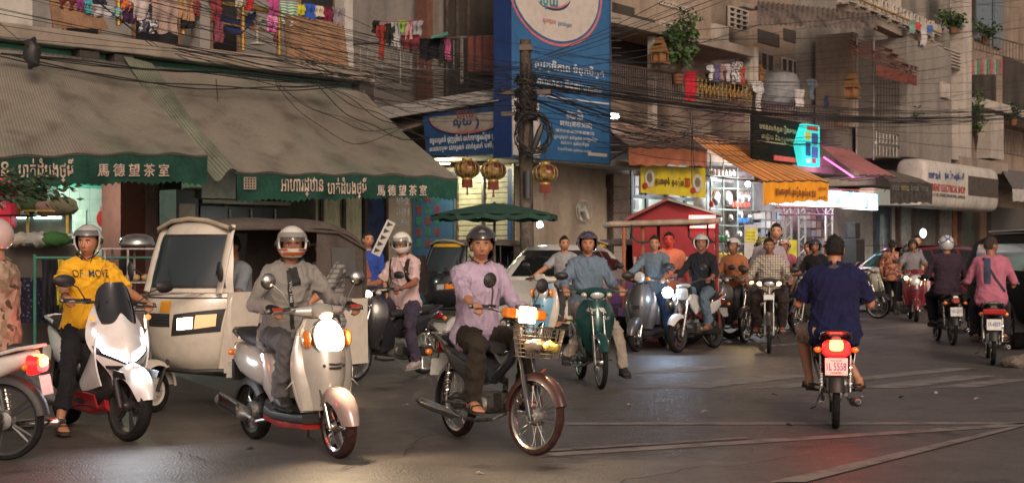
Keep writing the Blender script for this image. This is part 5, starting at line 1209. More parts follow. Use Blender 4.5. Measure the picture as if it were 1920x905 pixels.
for y in range(20, 290, 14): p = FM.pt(1143, y, sd-.2); wb(MB().tube([p, p+ud*.0+nd*-.1+ud*.55+np.array((0,0,.06))], .010, 5), 'sign_spike', STEEL, SG)
# second sign on the side front
S2 = thing('shop_sign', 'blue sign with pale arch and Khmer lettering left of the utility pole', 'sign', FS.W(-1,.95,3.4), FS.rz)
nS = np.array((FS.n[0], FS.n[1], 0))
wb(panel(FS, [(792,212),(958,196),(960,288),(800,292)], 1.0, .08), 'sign_face', mat('sign_blue2', (.015,.06,.17), .5, var=.15), S2, smooth=False)
c_ = FS.pt(878, 214, 1.03); uS = np.array((FS.u[0], FS.u[1], 0)); r1 = (FS.hit(950,214,1.03)[0]-FS.hit(806,214,1.03)[0])/2
for k, (rr, m_) in enumerate(((1.04, redm), (1.0, mat('arch_pale', (.27,.24,.22), .6, var=.15)))):
    ps = [c_+uS*r1*rr*cos(t)+np.array((0,0,.40*rr*sin(t)))+nS*(.004+.008*k) for t in np.linspace(pi, 2*pi, 30)]
    n_ = len(ps); mb = MB(); mb.v = [tuple(p) for p in ps]+[tuple(p-nS*.01) for p in ps]; mb.f = [tuple(range(n_)), tuple(range(n_, 2*n_))[::-1]]+[(i, (i+1) % n_, n_+(i+1) % n_, n_+i) for i in range(n_)]; wb(mb, 'arch_panel', m_, S2, smooth=False)
ft('ចាយ', FS, 856, 222, 888, 208, 1.05, cmat((.22,.06,.05), .5), S2, bold=.02); ft('លុយ', FS, 850, 241, 884, 224, 1.05, navy, S2, bold=.03); ft('សុវត្ថិភាព ជូនដល់អ្នក', FS, 853, 250, 900, 244, 1.05, redm, S2)
arcband(FS, 880, 232, 18, 16, -80, 60, .2, 1.05, navy, S2)
ft('ទទួលប្រាក់ ផ្ញើប្រាក់ លក់កាតទូរស័ព្ទ ប្តូរប្រាក់', FS, 806, 272, 950, 256, 1.01, wl, S2); ft('សេវាកម្ម ដកប្រាក់ ដាក់ប្រាក់ បើកប្រាក់ខែ', FS, 806, 287, 948, 273, 1.01, wl, S2)
# ================================================================ right side street
uR = np.array((FR.u[0], FR.u[1], 0)); nR = np.array((FR.n[0], FR.n[1], 0))
def pb(F_, x0, y0, x1, y1, d0, d1, name, m, parent, dd=None, bev=0.): return wb(F_.pbox(MB(), x0, y0, x1, y1, d0, d1, dd), name, m, parent, smooth=False, bev=bev)
def px_a(F_, x, d=0.): return F_.hit(x, 300, d)[0]
def house(label, x0, x1, name='building'):
    a = px_a(FR, x0); return thing(name, label, 'building', FR.W(a, 0, 0), FR.rz)
cols = dict(a=wallm('brown_plaster', (.27,.205,.165)), b=wallm('ochre_plaster', (.33,.26,.205)), c=wallm('grey_plaster', (.25,.225,.205)), d=wallm('light_plaster', (.44,.39,.35)))
def win_grid(F_, x0, y0, x1, y1, d, n, mrow, m, parent, nm='vent_block'):
    a0, zt = F_.hit(x0, y0, d); a1_, _ = F_.hit(x1, y1, d); _, zb = F_.hit((x0+x1)/2, y1, d); da = (a1_-a0)/n; dz = (zt-zb)/mrow
    fb(F_, a0, a1_, d-.1, d-.04, zb, zt, 'window_recess', dark, parent)
    for i in range(n+1): fb(F_, a0+i*da-.02, a0+i*da+.02, d-.038, d+.03, zb, zt, nm, m, parent)
    for j in range(mrow+1):
        for i in range(n): fb(F_, a0+i*da+.021, a0+(i+1)*da-.021, d-.038, d+.025, zb+j*dz-.02, zb+j*dz+.02, nm, m, parent)
def balus(F_, x0, x1, yt0, yt1, yb0, yb1, d, m, parent, n, r=.012, rr=.03, orn=False):
    pipe(F_, [(x0,yt0),(x1,yt1)], rr, 'handrail', m, parent, d); pipe(F_, [(x0,yb0),(x1,yb1)], rr*.7, 'lower_rail', m, parent, d)
    for i in range(n+1):
        t = i/n; x = x0+(x1-x0)*t; a = F_.pt(x, yt0+(yt1-yt0)*t, d); b = F_.pt(x, yb0+(yb1-yb0)*t, d)
        mb = MB().tube([a, b], r, 6)
        if orn:
            u = np.array((F_.u[0], F_.u[1], 0)); c = (a+b)/2; mb.tube([c+u*.09*cos(q)+np.array((0,0,.12*sin(q))) for q in np.linspace(0, 2*pi, 12)], .010, 5)
        wb(mb, 'baluster', m, parent)
def doorw(F_, x0, y0, x1, y1, d, parent, fm=None, gm=None, nx=2, nz=3):
    a0, zt = F_.hit(x0, y0, d); a1_, _ = F_.hit(x1, y1, d); _, zb = F_.hit((x0+x1)/2, y1, d); fm = fm or cols['d']; gm = gm or mat('dark_window', (.02,.02,.022), .15, var=0)
    p = fb(F_, a0, a1_, d-.06, d+.0, zb, zt, 'window', gm, parent)
    for i in range(nx+1): t = a0+(a1_-a0)*i/nx; fb(F_, t-.03, t+.03, d+.001, d+.04, zb, zt, 'window_frame', fm, parent)
    for j in range(nz+1): z = zb+(zt-zb)*j/nz; fb(F_, a0, a1_, d+.002, d+.03, z-.025, z+.025, 'window_frame', fm, parent)
# --- first house behind the orange awnings
H1 = house('brown plastered house with dark railing balcony above a food banner', 1143, 1412)
e1 = px_a(FR, 1413); a0_ = .03
fb(FR, a0_, e1-.02, -6, -1.3, 3.3, 12, 'upper_wall', cols['b'], H1); fb(FR, a0_, e1-.02, -1.3, 0, 3.72, 3.95, 'balcony_slab', conc, H1, .02)
fb(FR, a0_, e1-.02, -.14, .02, 3.952, 4.42, 'parapet', pink, H1, .02); fb(FR, a0_, e1, -1.3, .03, 6.75, 7.0, 'upper_slab', conc, H1, .02)
fb(FR, a0_, e1-.02, -6, -.9, .13, 3.3, 'ground_wall', cmat((.40,.41,.37), .6), H1)
for x in (1232, 1412): a = px_a(FR, x, -.1); fb(FR, a-.10, a+.10, -.32, -.15, 3.953, 6.74, 'column', cols['d'], H1, .01)
balus(FR, 1143, 1278, 120, 140, 178, 192, -.05, drk, H1, 32, .020, .035)
balus(FR, 1286, 1408, 141, 162, 180, 196, -.05, gold, H1, 16, .010, .025, orn=True)
doorw(FR, 1236, 40, 1292, 130, -1.29, H1, cols['d'], cols['d'], 2, 2); win_grid(FR, 1236, 0, 1290, 14, -1.28, 9, 1, cols['d'], H1); win_grid(FR, 1367, 12, 1402, 55, -1.28, 3, 4, cols['d'], H1)
doorw(FR, 1382, 88, 1400, 150, -1.29, H1, wood, dark, 1, 1); pb(FR, 1150, 10, 1190, 150, -1.32, -1.27, 'doorway', dark, H1)
for q in ((1148,28,1228,178,-1.31),): pb(FR, *q[:4], -1.34, q[4]+.02, 'doorway', dark, H1, q[4]+.02)  # dark sheet standing in for the balcony's inner shade, not a door
# shop under it
pb(FR, 1184, 372, 1300, 470, -.9, -.86, 'shop_window', mat('lit_window', (.35,.45,.38), .2, var=.2, emit=.45, ecol=(.75,.95,.8)), H1, -.86)
for x in (1184, 1212, 1250, 1284): pb(FR, x, 320, x+4, 480, -.859, -.80, 'window_frame', cmat((.03,.05,.04), .5), H1, -.8)
pb(FR, 1184, 368, 1300, 374, -.859, -.79, 'window_frame', cmat((.03,.05,.04), .5), H1, -.8)
for k in range(5):
    for j in range(2): pb(FR, 1182+j*9, 330+k*22, 1189+j*9, 348+k*22, -.859, -.83, 'wall_tile', cmat((.62,.62,.6), .4), H1, -.83)
pb(FR, 1326, 262, 1412, 470, -.899, -.85, 'hardware_wall', mat('lit_wall', (.40,.42,.38), .5, var=.25), H1, -.85)
# hardware shop display: racks, pans, jars
rk = cmat((.16,.20,.17), .5)
RKT = thing('display_rack', 'tall metal rack in front of the bright hardware shop with shiny pans', 'rack', FR.pt(1380, 470, .0), FR.rz)
for x in (1332, 1356, 1383, 1412): pipe(FR, [(x,290),(x,490)], .022, 'rack_post', rk, RKT, .0)
for y in (332, 352, 392, 422, 455): pipe(FR, [(1330,y),(1414,y+3)], .018, 'rack_shelf', rk, RKT, .0)
pan = mat('shiny_pan', (.55,.54,.52), .22, metal=.9, var=.15)
wr_ = [(1345,370,15),(1368,372,15),(1392,369,14),(1404,368,12),(1350,410,9),(1390,402,9),(1410,408,10),(1372,408,7),(1345,440,8),(1365,440,8),(1388,440,9)]
for i, (x, y, r) in enumerate(wr_):
    p = FR.pt(x, y, .05); rr = r/F*p[1]; mb = MB().lathe([(.001, .02), (rr*.5, .028), (rr*.9, .0), (rr, -.03), (rr*1.03, -.05)], axis='y', n=20)
    mb.xf(Matrix.Translation(p) @ Matrix.Rotation(FR.rz, 4, 'Z') @ Matrix.Rotation(pi, 4, 'Z'))
    solo(mb, 'cooking_pan', pan, 'round shiny metal pan hanging on the hardware rack', 'pan', 'shiny metal pans hung on the hardware rack', solid=.006)
bcs = [((.45,.05,.03),'red'),((.6,.6,.55),'white'),((.03,.12,.3),'blue'),((.5,.35,.05),'yellow'),((.05,.2,.08),'green')]
for i in range(30):
    x, y = 1334+(i*13.7) % 76, (388, 418, 451, 329, 484)[i % 5]; p = FR.pt(x, y, .02); c, nm = bcs[(i*7) % 5]; h = .16+.05*((i*3) % 3)
    solo(MB().lathe([(.001,0),(.055,0),(.06,.02),(.06,h*.7),(.03,h*.85),(.03,h),(.001,h)], tuple(p), 'z', 12), 'tin', cmat(c, .4), '%s jar or tin standing on a hardware rack shelf' % nm, 'tin', '%s goods on the hardware rack' % nm)
bulb = solo(MB().ball(tuple(FR.pt(1402,345,.5)), .07, 14, 10), 'hanging_bulb', glow((.88,.95,1), 60), 'bright white bulb glowing above the hardware rack', 'bulb'); lamp('bulb_light', bulb, (0, -.1, -.05), (0,0,-1), 220, (.85,.93,1), 0, .07)
ft('គ្រឿងដែក', FR, 1368, 338, 1398, 325, -.6, redm, H1); pb(FR, 1330, 320, 1400, 342, -.8, -.61, 'shop_fascia', cmat((.45,.45,.42), .6), H1, -.61)
# --- awnings, banner, valances
can3 = mat('rust_canvas', (.2,.15,.14), .9, var=.15, vs=2, pat=stripes((.17,.105,.085), (.20,.125,.10), 14))
orv = mat('orange_valance', (.50,.17,.085), .85, var=.15, vs=2.5, pat=stripes((.52,.19,.10), (.40,.13,.07), 30))
A3, f3, v3 = awning('dusty brown awning with plain orange valance above the yellow banner', FR, (1130,228), (1290,250), (1178,270), (1325,282), -.2, 1.6, can3, (.42,.40), orv, sc_=0, sag=.05)
yb = thing('banner', 'yellow food banner with plates of food and the number 333', 'banner', FR.pt(1260,360,1.4), FR.rz)
def yel(x, c): return x['mix'](c, (.62,.50,.02), x['ramp'](x['noise'](1.4), .4, .6))
bn = wb(MB().grid(lambda u, v: FR.pt(1201+121*u, 309+(52+4*u)*v+6*u, 1.3)+nR*.02*sin(u*19), 30, 6), 'banner_cloth', mat('yellow_vinyl', (.66,.55,.04), .4, var=.08, pat=yel), yb, ang=80, solid=.006)
ft('គុយទាវខ្មែរ', FR, 1229, 349, 1256, 330, 1.34, cmat((.10,.03,.03), .5), yb, bold=.02); ft('គ្រឿង', FR, 1260, 350, 1282, 332, 1.34, cmat((.10,.03,.03), .5), yb, bold=.02); ft('333', FR, 1284, 351, 1294, 333, 1.34, cmat((.45,.03,.03), .5), yb, bold=.03)
for x, y in ((1218,334), (1308,343)):
    disc(FR, x, y, 9, 17, 1.345, yb, cmat((.55,.56,.5), .4), 'printed_plate'); disc(FR, x, y-1, 5, 9, 1.353, yb, cmat((.22,.16,.10), .5), 'printed_food'); disc(FR, x-8, y+14, 4.5, 6, 1.353, yb, cmat((.4,.03,.03), .4), 'printed_sauce')
os_ = mat('orange_striped_canvas', (.5,.3,.1), .85, var=.1, vs=2, pat=stripes((.80,.42,.10), (.45,.10,.045), 4.5, axis='X', lo=.40, hi=.55))
A4, f4, v4 = awning('orange and red striped awning with lit orange valance reading 333', FR, (1289,252), (1440,284), (1430,336), (1553,341), -.1, 2.3, os_, (.60,.56), mat('orange_vinyl', (.85,.34,.02), .5, var=.1, emit=.10), sc_=20, sag=.06)  # valance vinyl is given a faint glow to look lit
ft('គុយទាវខ្មែរ គ្រឿង គ្រប់មុខ 333', FR, 1455, 368, 1530, 347, 2.36, cmat((.14,.03,.03), .5), A4, bold=.02); ft('គុយទាវ', FR, 1536, 357, 1550, 350, 2.36, cmat((.30,.10,.03), .5), A4); ft('គ្រឿង', FR, 1536, 373, 1550, 366, 2.36, cmat((.30,.10,.03), .5), A4)
# --- sign cluster
H2 = house('house with dark green balcony railing, white shutters door and curved tin canopy', 1415, 1600)
e2 = px_a(FR, 1600)
fb(FR, e1+.02, e2, -6, -2.0, 3.4, 12, 'upper_wall', cols['a'], H2); fb(FR, e1+.02, e2, -2, 0, 3.75, 3.98, 'balcony_slab', conc, H2, .02); fb(FR, e1+.02, e2, -6, -.5, .13, 3.4, 'ground_wall', wallm('pale_shop', (.30,.30,.29)), H2)
balus(FR, 1418, 1590, 192, 203, 232, 246, -.05, iron, H2, 34, .014, .03); fb(FR, e1+.02, e2, -.1, .02, 3.982, 4.25, 'parapet', conc, H2, .02)
doorw(FR, 1465, 108, 1506, 205, -1.98, H2, cols['d'], dark, 4, 3); doorw(FR, 1426, 98, 1450, 140, -1.98, H2, conc, dark, 2, 1)
wb(MB().lathe([(.001,0),(.62,0),(.66,.1),(.66,.75),(.55,.95),(.2,1.08),(.001,1.08)], tuple(FR.pt(1458,200,-.9)), 'z', 26), 'water_tank', cmat((.22,.22,.24), .6, var=.2), H2)
tin = mat('corrugated_tin', (.17,.13,.11), .6, metal=.2, var=.4, vs=2)
wb(MB().grid(lambda u, v: FR.pt(1420+225*u, 3+2*sin(0)+22*u+42*v**1.6*(1-.3*u), -.4+1.3*sin(v*pi/2))+np.array((0,0,.03*sin(u*150))), 150, 6), 'tin_canopy', tin, H2, ang=80, solid=.01)
pb(FR, 1415, 88, 1422, 240, -.3, -.1, 'column', cols['d'], H2, -.1); pb(FR, 1395, 8, 1420, 16, -.3, -.1, 'beam', conc, H2, -.1)
DS = thing('shop_sign', 'black sign board with gold raised letters beside the teal lit sign', 'sign', FR.pt(1450,300,1.0), FR.rz)
pb(FR, 1413, 222, 1502, 304, .9, 1.0, 'sign_face', cmat((.014,.016,.015), .75), DS, 1.0)
for q in ((1422,60,1462,84),(1516,84,1546,190),(1552,84,1580,190),(1470,58,1506,80)): pb(FR, *q, -2.05, -1.97, 'window_opening', dark, H2, -1.97)  # dark panels added for contrast: windows, and shade under the tin canopy
for x in (1514,1548,1582,1420): pb(FR, x, 80, x+2.5, 195, -1.99, -1.90, 'window_frame', wood, H2, -1.9)
for x in (1510,1588): pipe(FR, [(x,60),(x,232)], .03, 'drain_pipe', cols['d'], H2, -1.85)
goldl = mat('gold_letters', (.45,.38,.18), .35, metal=.5, var=.05, emit=.12, ecol=(.8,.8,.5))
ft('ហាងលក់គ្រឿងមាស', FR, 1424, 244, 1496, 228, 1.01, goldl, DS, bold=.01); ft('នាឡិកា និងត្បូងពេជ្រ', FR, 1428, 262, 1494, 249, 1.01, goldl, DS)
pb(FR, 1452, 294, 1500, 303, 1.001, 1.02, 'red_strip', cmat((.55,.05,.03), .4, emit=.6), DS, 1.02)
pb(FR, 1420, 268, 1500, 270, 1.001, 1.02, 'trim_line', goldl, DS, 1.02)
TS = thing('lit_sign', 'teal illuminated sign panel cut to a point above the pink awning', 'sign', FR.pt(1520,312,1.3), FR.rz)
tl_ = glow((.03,.62,.60), .9)
p = p4(FR, [(1500,270),(1512,232),(1537,236),(1537,313),(1508,310)], 1.3); mb = MB(); mb.v = [tuple(q) for q in p]+[tuple(q-nR*.2) for q in p]; mb.f = [(0,1,2,3,4), (9,8,7,6,5)]+[(i, (i+1) % 5, 5+(i+1) % 5, 5+i) for i in range(5)]
wb(mb, 'sign_face', tl_, TS, smooth=False)
for x0, y0, x1, y1, c in ((1511,247,1520,262,(.7,.6,.1)), (1523,250,1534,270,(.05,.1,.3)), (1512,267,1520,292,(.03,.1,.3)), (1523,275,1534,296,(.1,.15,.5)), (1524,297,1530,306,(.6,.05,.15)), (1513,297,1520,305,(.8,.8,.8)), (1514,237,1534,245,(.5,.08,.05))): pb(FR, x0, y0, x1, y1, 1.301, 1.32, 'printed_block', cmat(c, .4, emit=.25), TS, 1.32)
lamp('sign_glow', TS, (.3,-.6,.3), (0,0,-1), 4, (.3,.95,.95), 0, .2)
pk = mat('pink_canvas', (.42,.16,.17), .85, var=.12, pat=stripes((.46,.19,.20), (.36,.12,.13), 12))
A5, f5, v5 = awning('faded pink striped awning lit magenta from beneath', FR, (1536,272), (1592,280), (1612,325), (1680,332), -.1, 2.2, pk, None, sag=.05)
LS = thing('lit_sign', 'long white light box sign glaring between the two truss frames', 'sign', FR.pt(1560,390,1.9), FR.rz)
def ledp(x, c): return x['mix']((1,1,1), (.15,.35,.9), x['ramp'](x['noise'](3.2, 3), .56, .60))
pb(FR, 1455, 357, 1646, 388, 1.6, 1.8, 'light_panel', mat('white_lightbox', (1,1,1), .4, var=0, emit=3.2, pat=ledp), LS, 1.8)
for y in (356, 389): pipe(FR, [(1455,y),(1646,y)], .02, 'light_box_edge', cmat((.5,.2,.08), .4), LS, 1.82)
lamp('light_box_glow', LS, (0, 1.0, -.4), (0,0,-1), 60, (.9,.95,1), 0, .4)
TR = thing('truss_frame', 'silver stage truss gate standing under the orange valance', 'truss', FR.pt(1500,500,1.7), FR.rz)
trm = mat('truss_metal', (.55,.53,.54), .35, metal=.7, var=.1)
for x in (1478, 1504, 1555):
    for dx in (-6, 6): pipe(FR, [(x+dx,384),(x+dx,560)], .03, 'truss_post', trm, TR, 1.6)
    for k in range(13): s_ = 1 if k % 2 else -1; pipe(FR, [(x-6*s_,388+k*13),(x+6*s_,401+k*13)], .014, 'truss_brace', trm, TR, 1.6)
for y in (386, 402): pipe(FR, [(1462,y),(1562,y)], .028, 'truss_beam', cmat((.45,.22,.35), .4, metal=.4), TR, 1.65)
for k in range(9): pipe(FR, [(1464+k*11,387),(1470+k*11,401)], .012, 'truss_brace', cmat((.45,.22,.35), .4, metal=.4), TR, 1.65)
# shop shelves in the lit interiors
for x0, x1, nm in ((1425,1470,'left'), (1510,1552,'right')):
    sh_ = thing('goods_shelf', 'dark shelf stacked with goods behind the truss, %s one' % ('beside the pans' if nm == 'left' else 'under the light box'), 'shelf', FR.pt((x0+x1)/2, 500, .2), FR.rz)
    for k in range(7): pb(FR, x0, 395+k*16, x1, 397+k*16, .0, .3, 'shelf_board', iron, sh_, .3)
    for k in range(7):
        for j in range(4): pb(FR, x0+2+j*10, 399+k*16-2+(k*j % 4), x0+10+j*10, 411+k*16, .05, .28, 'goods_box', cmat(((.32,.30,.27),(.12,.14,.16),(.20,.13,.11),(.25,.25,.26),(.06,.06,.065))[(k*3+j*7) % 5], .6), sh_, .28)
# --- caged balcony house
H3 = house('house with caged balcony, small red tiled roof and ornate white upper terrace', 1602, 1722)
e3 = px_a(FR, 1722)
fb(FR, e2+.02, e3, -6, -1.8, 3.4, 12, 'upper_wall', cols['c'], H3); fb(FR, e2+.02, e3, -6, -.6, .13, 3.3, 'ground_wall', cmat((.30,.30,.28), .7), H3)
fb(FR, px_a(FR, 1642), e3, -1.8, 0, 3.55, 4.0, 'balcony_slab', cols['d'], H3, .02); balus(FR, 1643, 1720, 246, 258, 292, 300, -.05, rail, H3, 12, .014, .03, orn=True)
balus(FR, 1644, 1720, 268, 278, 270, 280, -.03, rail, H3, 1)
for x in (1606, 1638, 1716): pipe(FR, [(x,70),(x,300)], .035, 'cage_post', rail, H3, -.02)
for k in range(14): pipe(FR, [(1640+k*5.6,110+k*2),(1640+k*5.6,245)], .008, 'cage_wire', drk, H3, -.02)
for k in range(9): pipe(FR, [(1640,122+k*14),(1716,134+k*12)], .008, 'cage_wire', drk, H3, -.02)
pb(FR, 1600, 62, 1610, 240, -1.6, -.3, 'side_wall', cols['a'], H3, -.3); pb(FR, 1655, 190, 1695, 245, -1.0, -.8, 'low_wall', cols['c'], H3, -.8)
for q in ((1643,120,1715,244),(1612,95,1636,238)): pb(FR, *q, -1.78, -1.70, 'window_opening', dark, H3, -1.70)  # dark panels painted in for the shade inside the cage
rt = mat('red_roof_tile', (.17,.055,.045), .75, var=.3)
for j in range(6):
    for k in range(16):
        x = 1592+k*7.6; y = 70+j*6+k*2.3; q = FR.pt(x, y, -.5+.2*j); wb(MB().hexa([tuple(q+uR*a+nR*b+np.array((0,0,c))) for a, b, c in ((0,0,0),(.23,0,0),(.23,.24,-.10),(0,.24,-.10),(0,0,.03),(.23,0,.03),(.23,.24,-.07),(0,.24,-.07))]), 'roof_tile', rt, H3, smooth=False)
wb(corrug(FR, px_a(FR,1640,.7), px_a(FR,1716,.7), .75, 6.9, 7.25, .10, .02), 'roof_fringe', rt, H3, ang=80)
# ornate upper terrace of the same row
H3b = house('upper terrace with white ornamental balustrade and bamboo clothes pole', 1580, 1760, 'terrace')
wh_ = cols['d']
wb(FR.pbox(MB(), 1585, 18, 1765, 36, -.2, .05, .05), 'terrace_slab', wh_, H3b, smooth=False)
for k in range(9):
    x = 1588+k*20; y = -30+k*8.6; wb(panel(FR, [(x,y),(x+4,y+1),(x+4,y+38),(x,y+37)], .1, .18), 'terrace_post', wh_, H3b, smooth=False)
    if k < 8:
        wb(panel(FR, [(x+4.5,y+28),(x+19.5,y+34),(x+19.5,y+38),(x+4.5,y+33)], .1, .12), 'terrace_base', wh_, H3b, smooth=False)
        for j in range(2):
            c = FR.pt(x+8+j*7.5, y+17+j*3, .08); wb(MB().tube([c+uR*.15*cos(q)+np.array((0,0,.2*sin(q))) for q in np.linspace(0, 2*pi, 12)], .035, 6), 'terrace_ornament', wh_, H3b)
wb(MB().tube([FR.pt(1580,-14,.35), FR.pt(1765,64,.35)], .045, 8), 'bamboo_pole', mat('bamboo', (.34,.22,.10), .6, var=.2), H3b)
wb(panel(FR, [(1590,6),(1770,84),(1770,104),(1590,22)], .02, .4), 'terrace_edge', conc, H3b, smooth=False)
# blank boxed wall and rounded white shop sign
H4 = house('tall blank box of grey cladding above the rounded white electrical shop sign', 1724, 1880)
e4 = px_a(FR, 1806); e5 = px_a(FR, 1882)
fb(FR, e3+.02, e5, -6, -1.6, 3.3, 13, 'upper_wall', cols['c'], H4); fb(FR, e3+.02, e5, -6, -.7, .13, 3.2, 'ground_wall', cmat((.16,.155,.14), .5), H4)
pb(FR, 1702, 84, 1784, 300, -1.6, .25, 'boxed_wall', cols['c'], H4, .25, .02)
pb(FR, 1785, 190, 1806, 300, -1.6, .1, 'pipe_duct', cols['d'], H4, .1); pb(FR, 1806, -60, 1822, 330, -.4, .1, 'column', cols['d'], H4, .1); pb(FR, 1680, -60, 1690, 84, -.5, -.2, 'column', cols['d'], H4, -.2)
for k in range(6): pb(FR, 1758, 92+k*6, 1804, 94+k*6, -.1, .02, 'louvre', cols['d'], H4, .02)
pb(FR, 1800, 300, 1890, 322, -1.2, .15, 'balcony_slab', conc, H4, .15)
RS = thing('shop_sign', 'big white rounded shop sign with blue, red and grey lettering', 'sign', FR.pt(1800,390,.9), FR.rz)
ra0, rz1 = FR.hit(1738, 296, 1.1); ra1, _ = FR.hit(1876, 320, 1.1); _, rz0 = FR.hit(1740, 388, 1.1); rz1 = max(rz1, 4.35)
prf = []
h = (rz1-rz0)
for t in np.linspace(0, 2*pi, 40, endpoint=False): prf.append((math.copysign(abs(cos(t))**.45, cos(t)), math.copysign(abs(sin(t))**.45, sin(t))))
mb = MB().rings([[FR.W(a, .55+.55*w_*x, (rz0+rz1)/2+h/2*w_*z) for x, z in prf] for a, w_ in ((ra0-.02,.72), (ra0+.03,.93), (ra0+.15,1), (ra1-.5,1), (ra1-.2,.96), (ra1-.03,.84), (ra1+.02,.6))])
wb(mb, 'sign_body', mat('white_sign_panel', (.47,.44,.41), .5, var=.15, vs=1.2), RS, ang=50)
for k in range(1, 8): a = ra0+.15+(ra1-ra0-.6)*k/8; wb(MB().rings([[FR.W(a+q, .55+.553*x, (rz0+rz1)/2+h/2*1.004*z) for x, z in prf] for q in (-.008, .008)]), 'panel_joint', cmat((.25,.24,.22), .7), RS)
ft('ហាងលក់', FR, 1741, 334, 1764, 318, 1.11, cmat((.04,.07,.25), .5), RS, bold=.03); ft('គ្រឿងអគ្គិសនី', FR, 1772, 337, 1808, 319, 1.11, cmat((.04,.07,.25), .5), RS, bold=.03)
ft('FRIEND ELECTRICAL SHOP', FR, 1745, 357, 1810, 343, 1.11, cmat((.38,.04,.04), .5), RS, bold=.02); ft('21, ST. 107, ORUSSEY, PHNOM PENH, CAMBODIA', FR, 1746, 368, 1810, 361, 1.11, cmat((.1,.09,.09), .5), RS)
pb(FR, 1817, 333, 1872, 368, 1.102, 1.13, 'vent_screen', cmat((.08,.07,.065), .8), RS, 1.13)
A6, f6, v6 = awning('short grey awning with dark printed valance beside the rounded white sign', FR, (1645,318), (1705,325), (1668,338), (1748,346), 0, 1.9, cmat((.15,.13,.12), .8), (.66,.62), mat('dark_print_valance', (.07,.06,.055), .7, var=.4, vs=6), sc_=0, sag=.02)
for k in range(4): ft('ហាង', FR, 1672+k*18, 356+k*.6, 1686+k*18, 346+k*.6, 1.95, cmat((.30,.24,.10) if k == 1 else (.16,.15,.14), .6), A6)
fascia = thing('lit_fascia', 'pale curved fascia lit from below under the grey awning', 'fascia', FR.pt(1690,385,1), FR.rz)
wb(panel(FR, [(1638,352),(1725,362),(1733,372),(1728,384),(1638,384)][:4] and [(1638,352),(1732,362),(1728,384),(1638,384)], 1.0, .5), 'fascia_panel', mat('lit_cream', (.55,.52,.42), .5, var=.1, emit=.22, ecol=(1,.95,.75)), fascia, smooth=False, bev=.06)  # light from below put in as emission of the panel itself
# shop fronts below H3, H4
for i, (x0, x1, c) in enumerate(((1642,1668,(.06,.10,.11)), (1690,1712,(.20,.19,.17)), (1716,1758,(.10,.10,.09)), (1762,1785,(.22,.21,.19)), (1788,1800,(.30,.14,.07)), (1805,1835,(.05,.06,.05)), (1838,1850,(.25,.13,.08)))):
    pb(FR, x0, 388, x1, 600, -.69, -.5-.02*i, 'shop_panel', cmat(c, .5, var=.3), H4, -.5-.02*i)
for x in (1670, 1688, 1714, 1760, 1803, 1836): pb(FR, x, 388, x+2.5, 600, -.69, -.42, 'shop_post', drk, H4, -.42)
ft('890', FR, 1650, 470, 1658, 400, -.4, cmat((.35,.4,.42), .5), H4)
solo(MB().ball(tuple(FR.pt(1731,437,.2)), (.11,.11,.16), 10, 8), 'hanging_bulb', glow((.65,.9,1), 8), 'pale blue lamp glowing in the dark shop front behind the maroon car', 'bulb')
H5 = house('furthest houses with plant filled balconies and a grey-blue shuttered window', 1882, 1960)
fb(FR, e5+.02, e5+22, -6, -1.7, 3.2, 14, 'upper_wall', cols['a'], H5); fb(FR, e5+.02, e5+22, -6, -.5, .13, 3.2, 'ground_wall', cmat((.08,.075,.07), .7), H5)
fb(FR, e5-3.0, e5+22, -1.7, 0, 7.0, 7.35, 'upper_slab', cols['d'], H5, .02); fb(FR, e5-1.2, e5+22, -1.7, 0, 4.1, 4.5, 'lower_slab', conc, H5, .02)
balus(FR, 1826, 1960, 60, 95, 92, 125, .02, iron, H5, 22, .014, .03)
pb(FR, 1832, -10, 1860, 78, -1.65, -1.55, 'shuttered_window', cmat((.14,.18,.22), .6), H5, -1.55); pb(FR, 1866, -10, 1880, 90, -1.65, -1.55, 'shuttered_window', cmat((.14,.18,.22), .6), H5, -1.55)
pb(FR, 1858, 215, 1882, 298, -.3, .25, 'meter_cabinet', cols['d'], H5, .25)
for k in range(10): pb(FR, 1822+k*6, 112, 1826+k*6, 140, -.1, -.03, 'striped_cloth_panel', cmat(((.4,.1,.1),(.3,.3,.28),(.1,.22,.15))[k % 3], .8), H5, -.03)
A7, f7, v7 = awning('grey tarpaulin awning at the far end of the row', FR, (1878,318), (1945,326), (1898,350), (1965,356), 0, 1.7, cmat((.14,.13,.13), .8), (.5,.5), cmat((.40,.38,.36), .8), sc_=0, sag=.02)
balus(FR, 1870, 1960, 240, 262, 285, 300, .02, drk, H5, 14, .012, .03)
for q in ((1826,128,1868,205),(1884,120,1960,230),(1826,0,1831,60)): pb(FR, *q, -1.72, -1.60, 'window_opening', dark, H5, -1.60)  # dark panels added for contrast as shaded openings
for i, (x, y, Hh) in enumerate(((1352,66,H1),(1444,150,H2),(1650,205,H3),(1772,170,H4))):
    ac = thing('air_conditioner', ['grey air conditioner unit on the wall above the gold railing','boxy air conditioner behind the water tank balcony','air conditioner inside the caged balcony','air conditioner unit on the blank grey wall'][i], 'air conditioner', FR.pt(x,y,(-1.2,-1.8,-1.5,.3)[i]), FR.rz)
    obox('casing', cols['d'], ac, (0,.1,0), (.8,.3,.55)); MB().lathe([(.22,.255),(.22,.27),(.001,.27)], (-.12,0,0), 'y', 20).build('fan_grille', dark, ac)
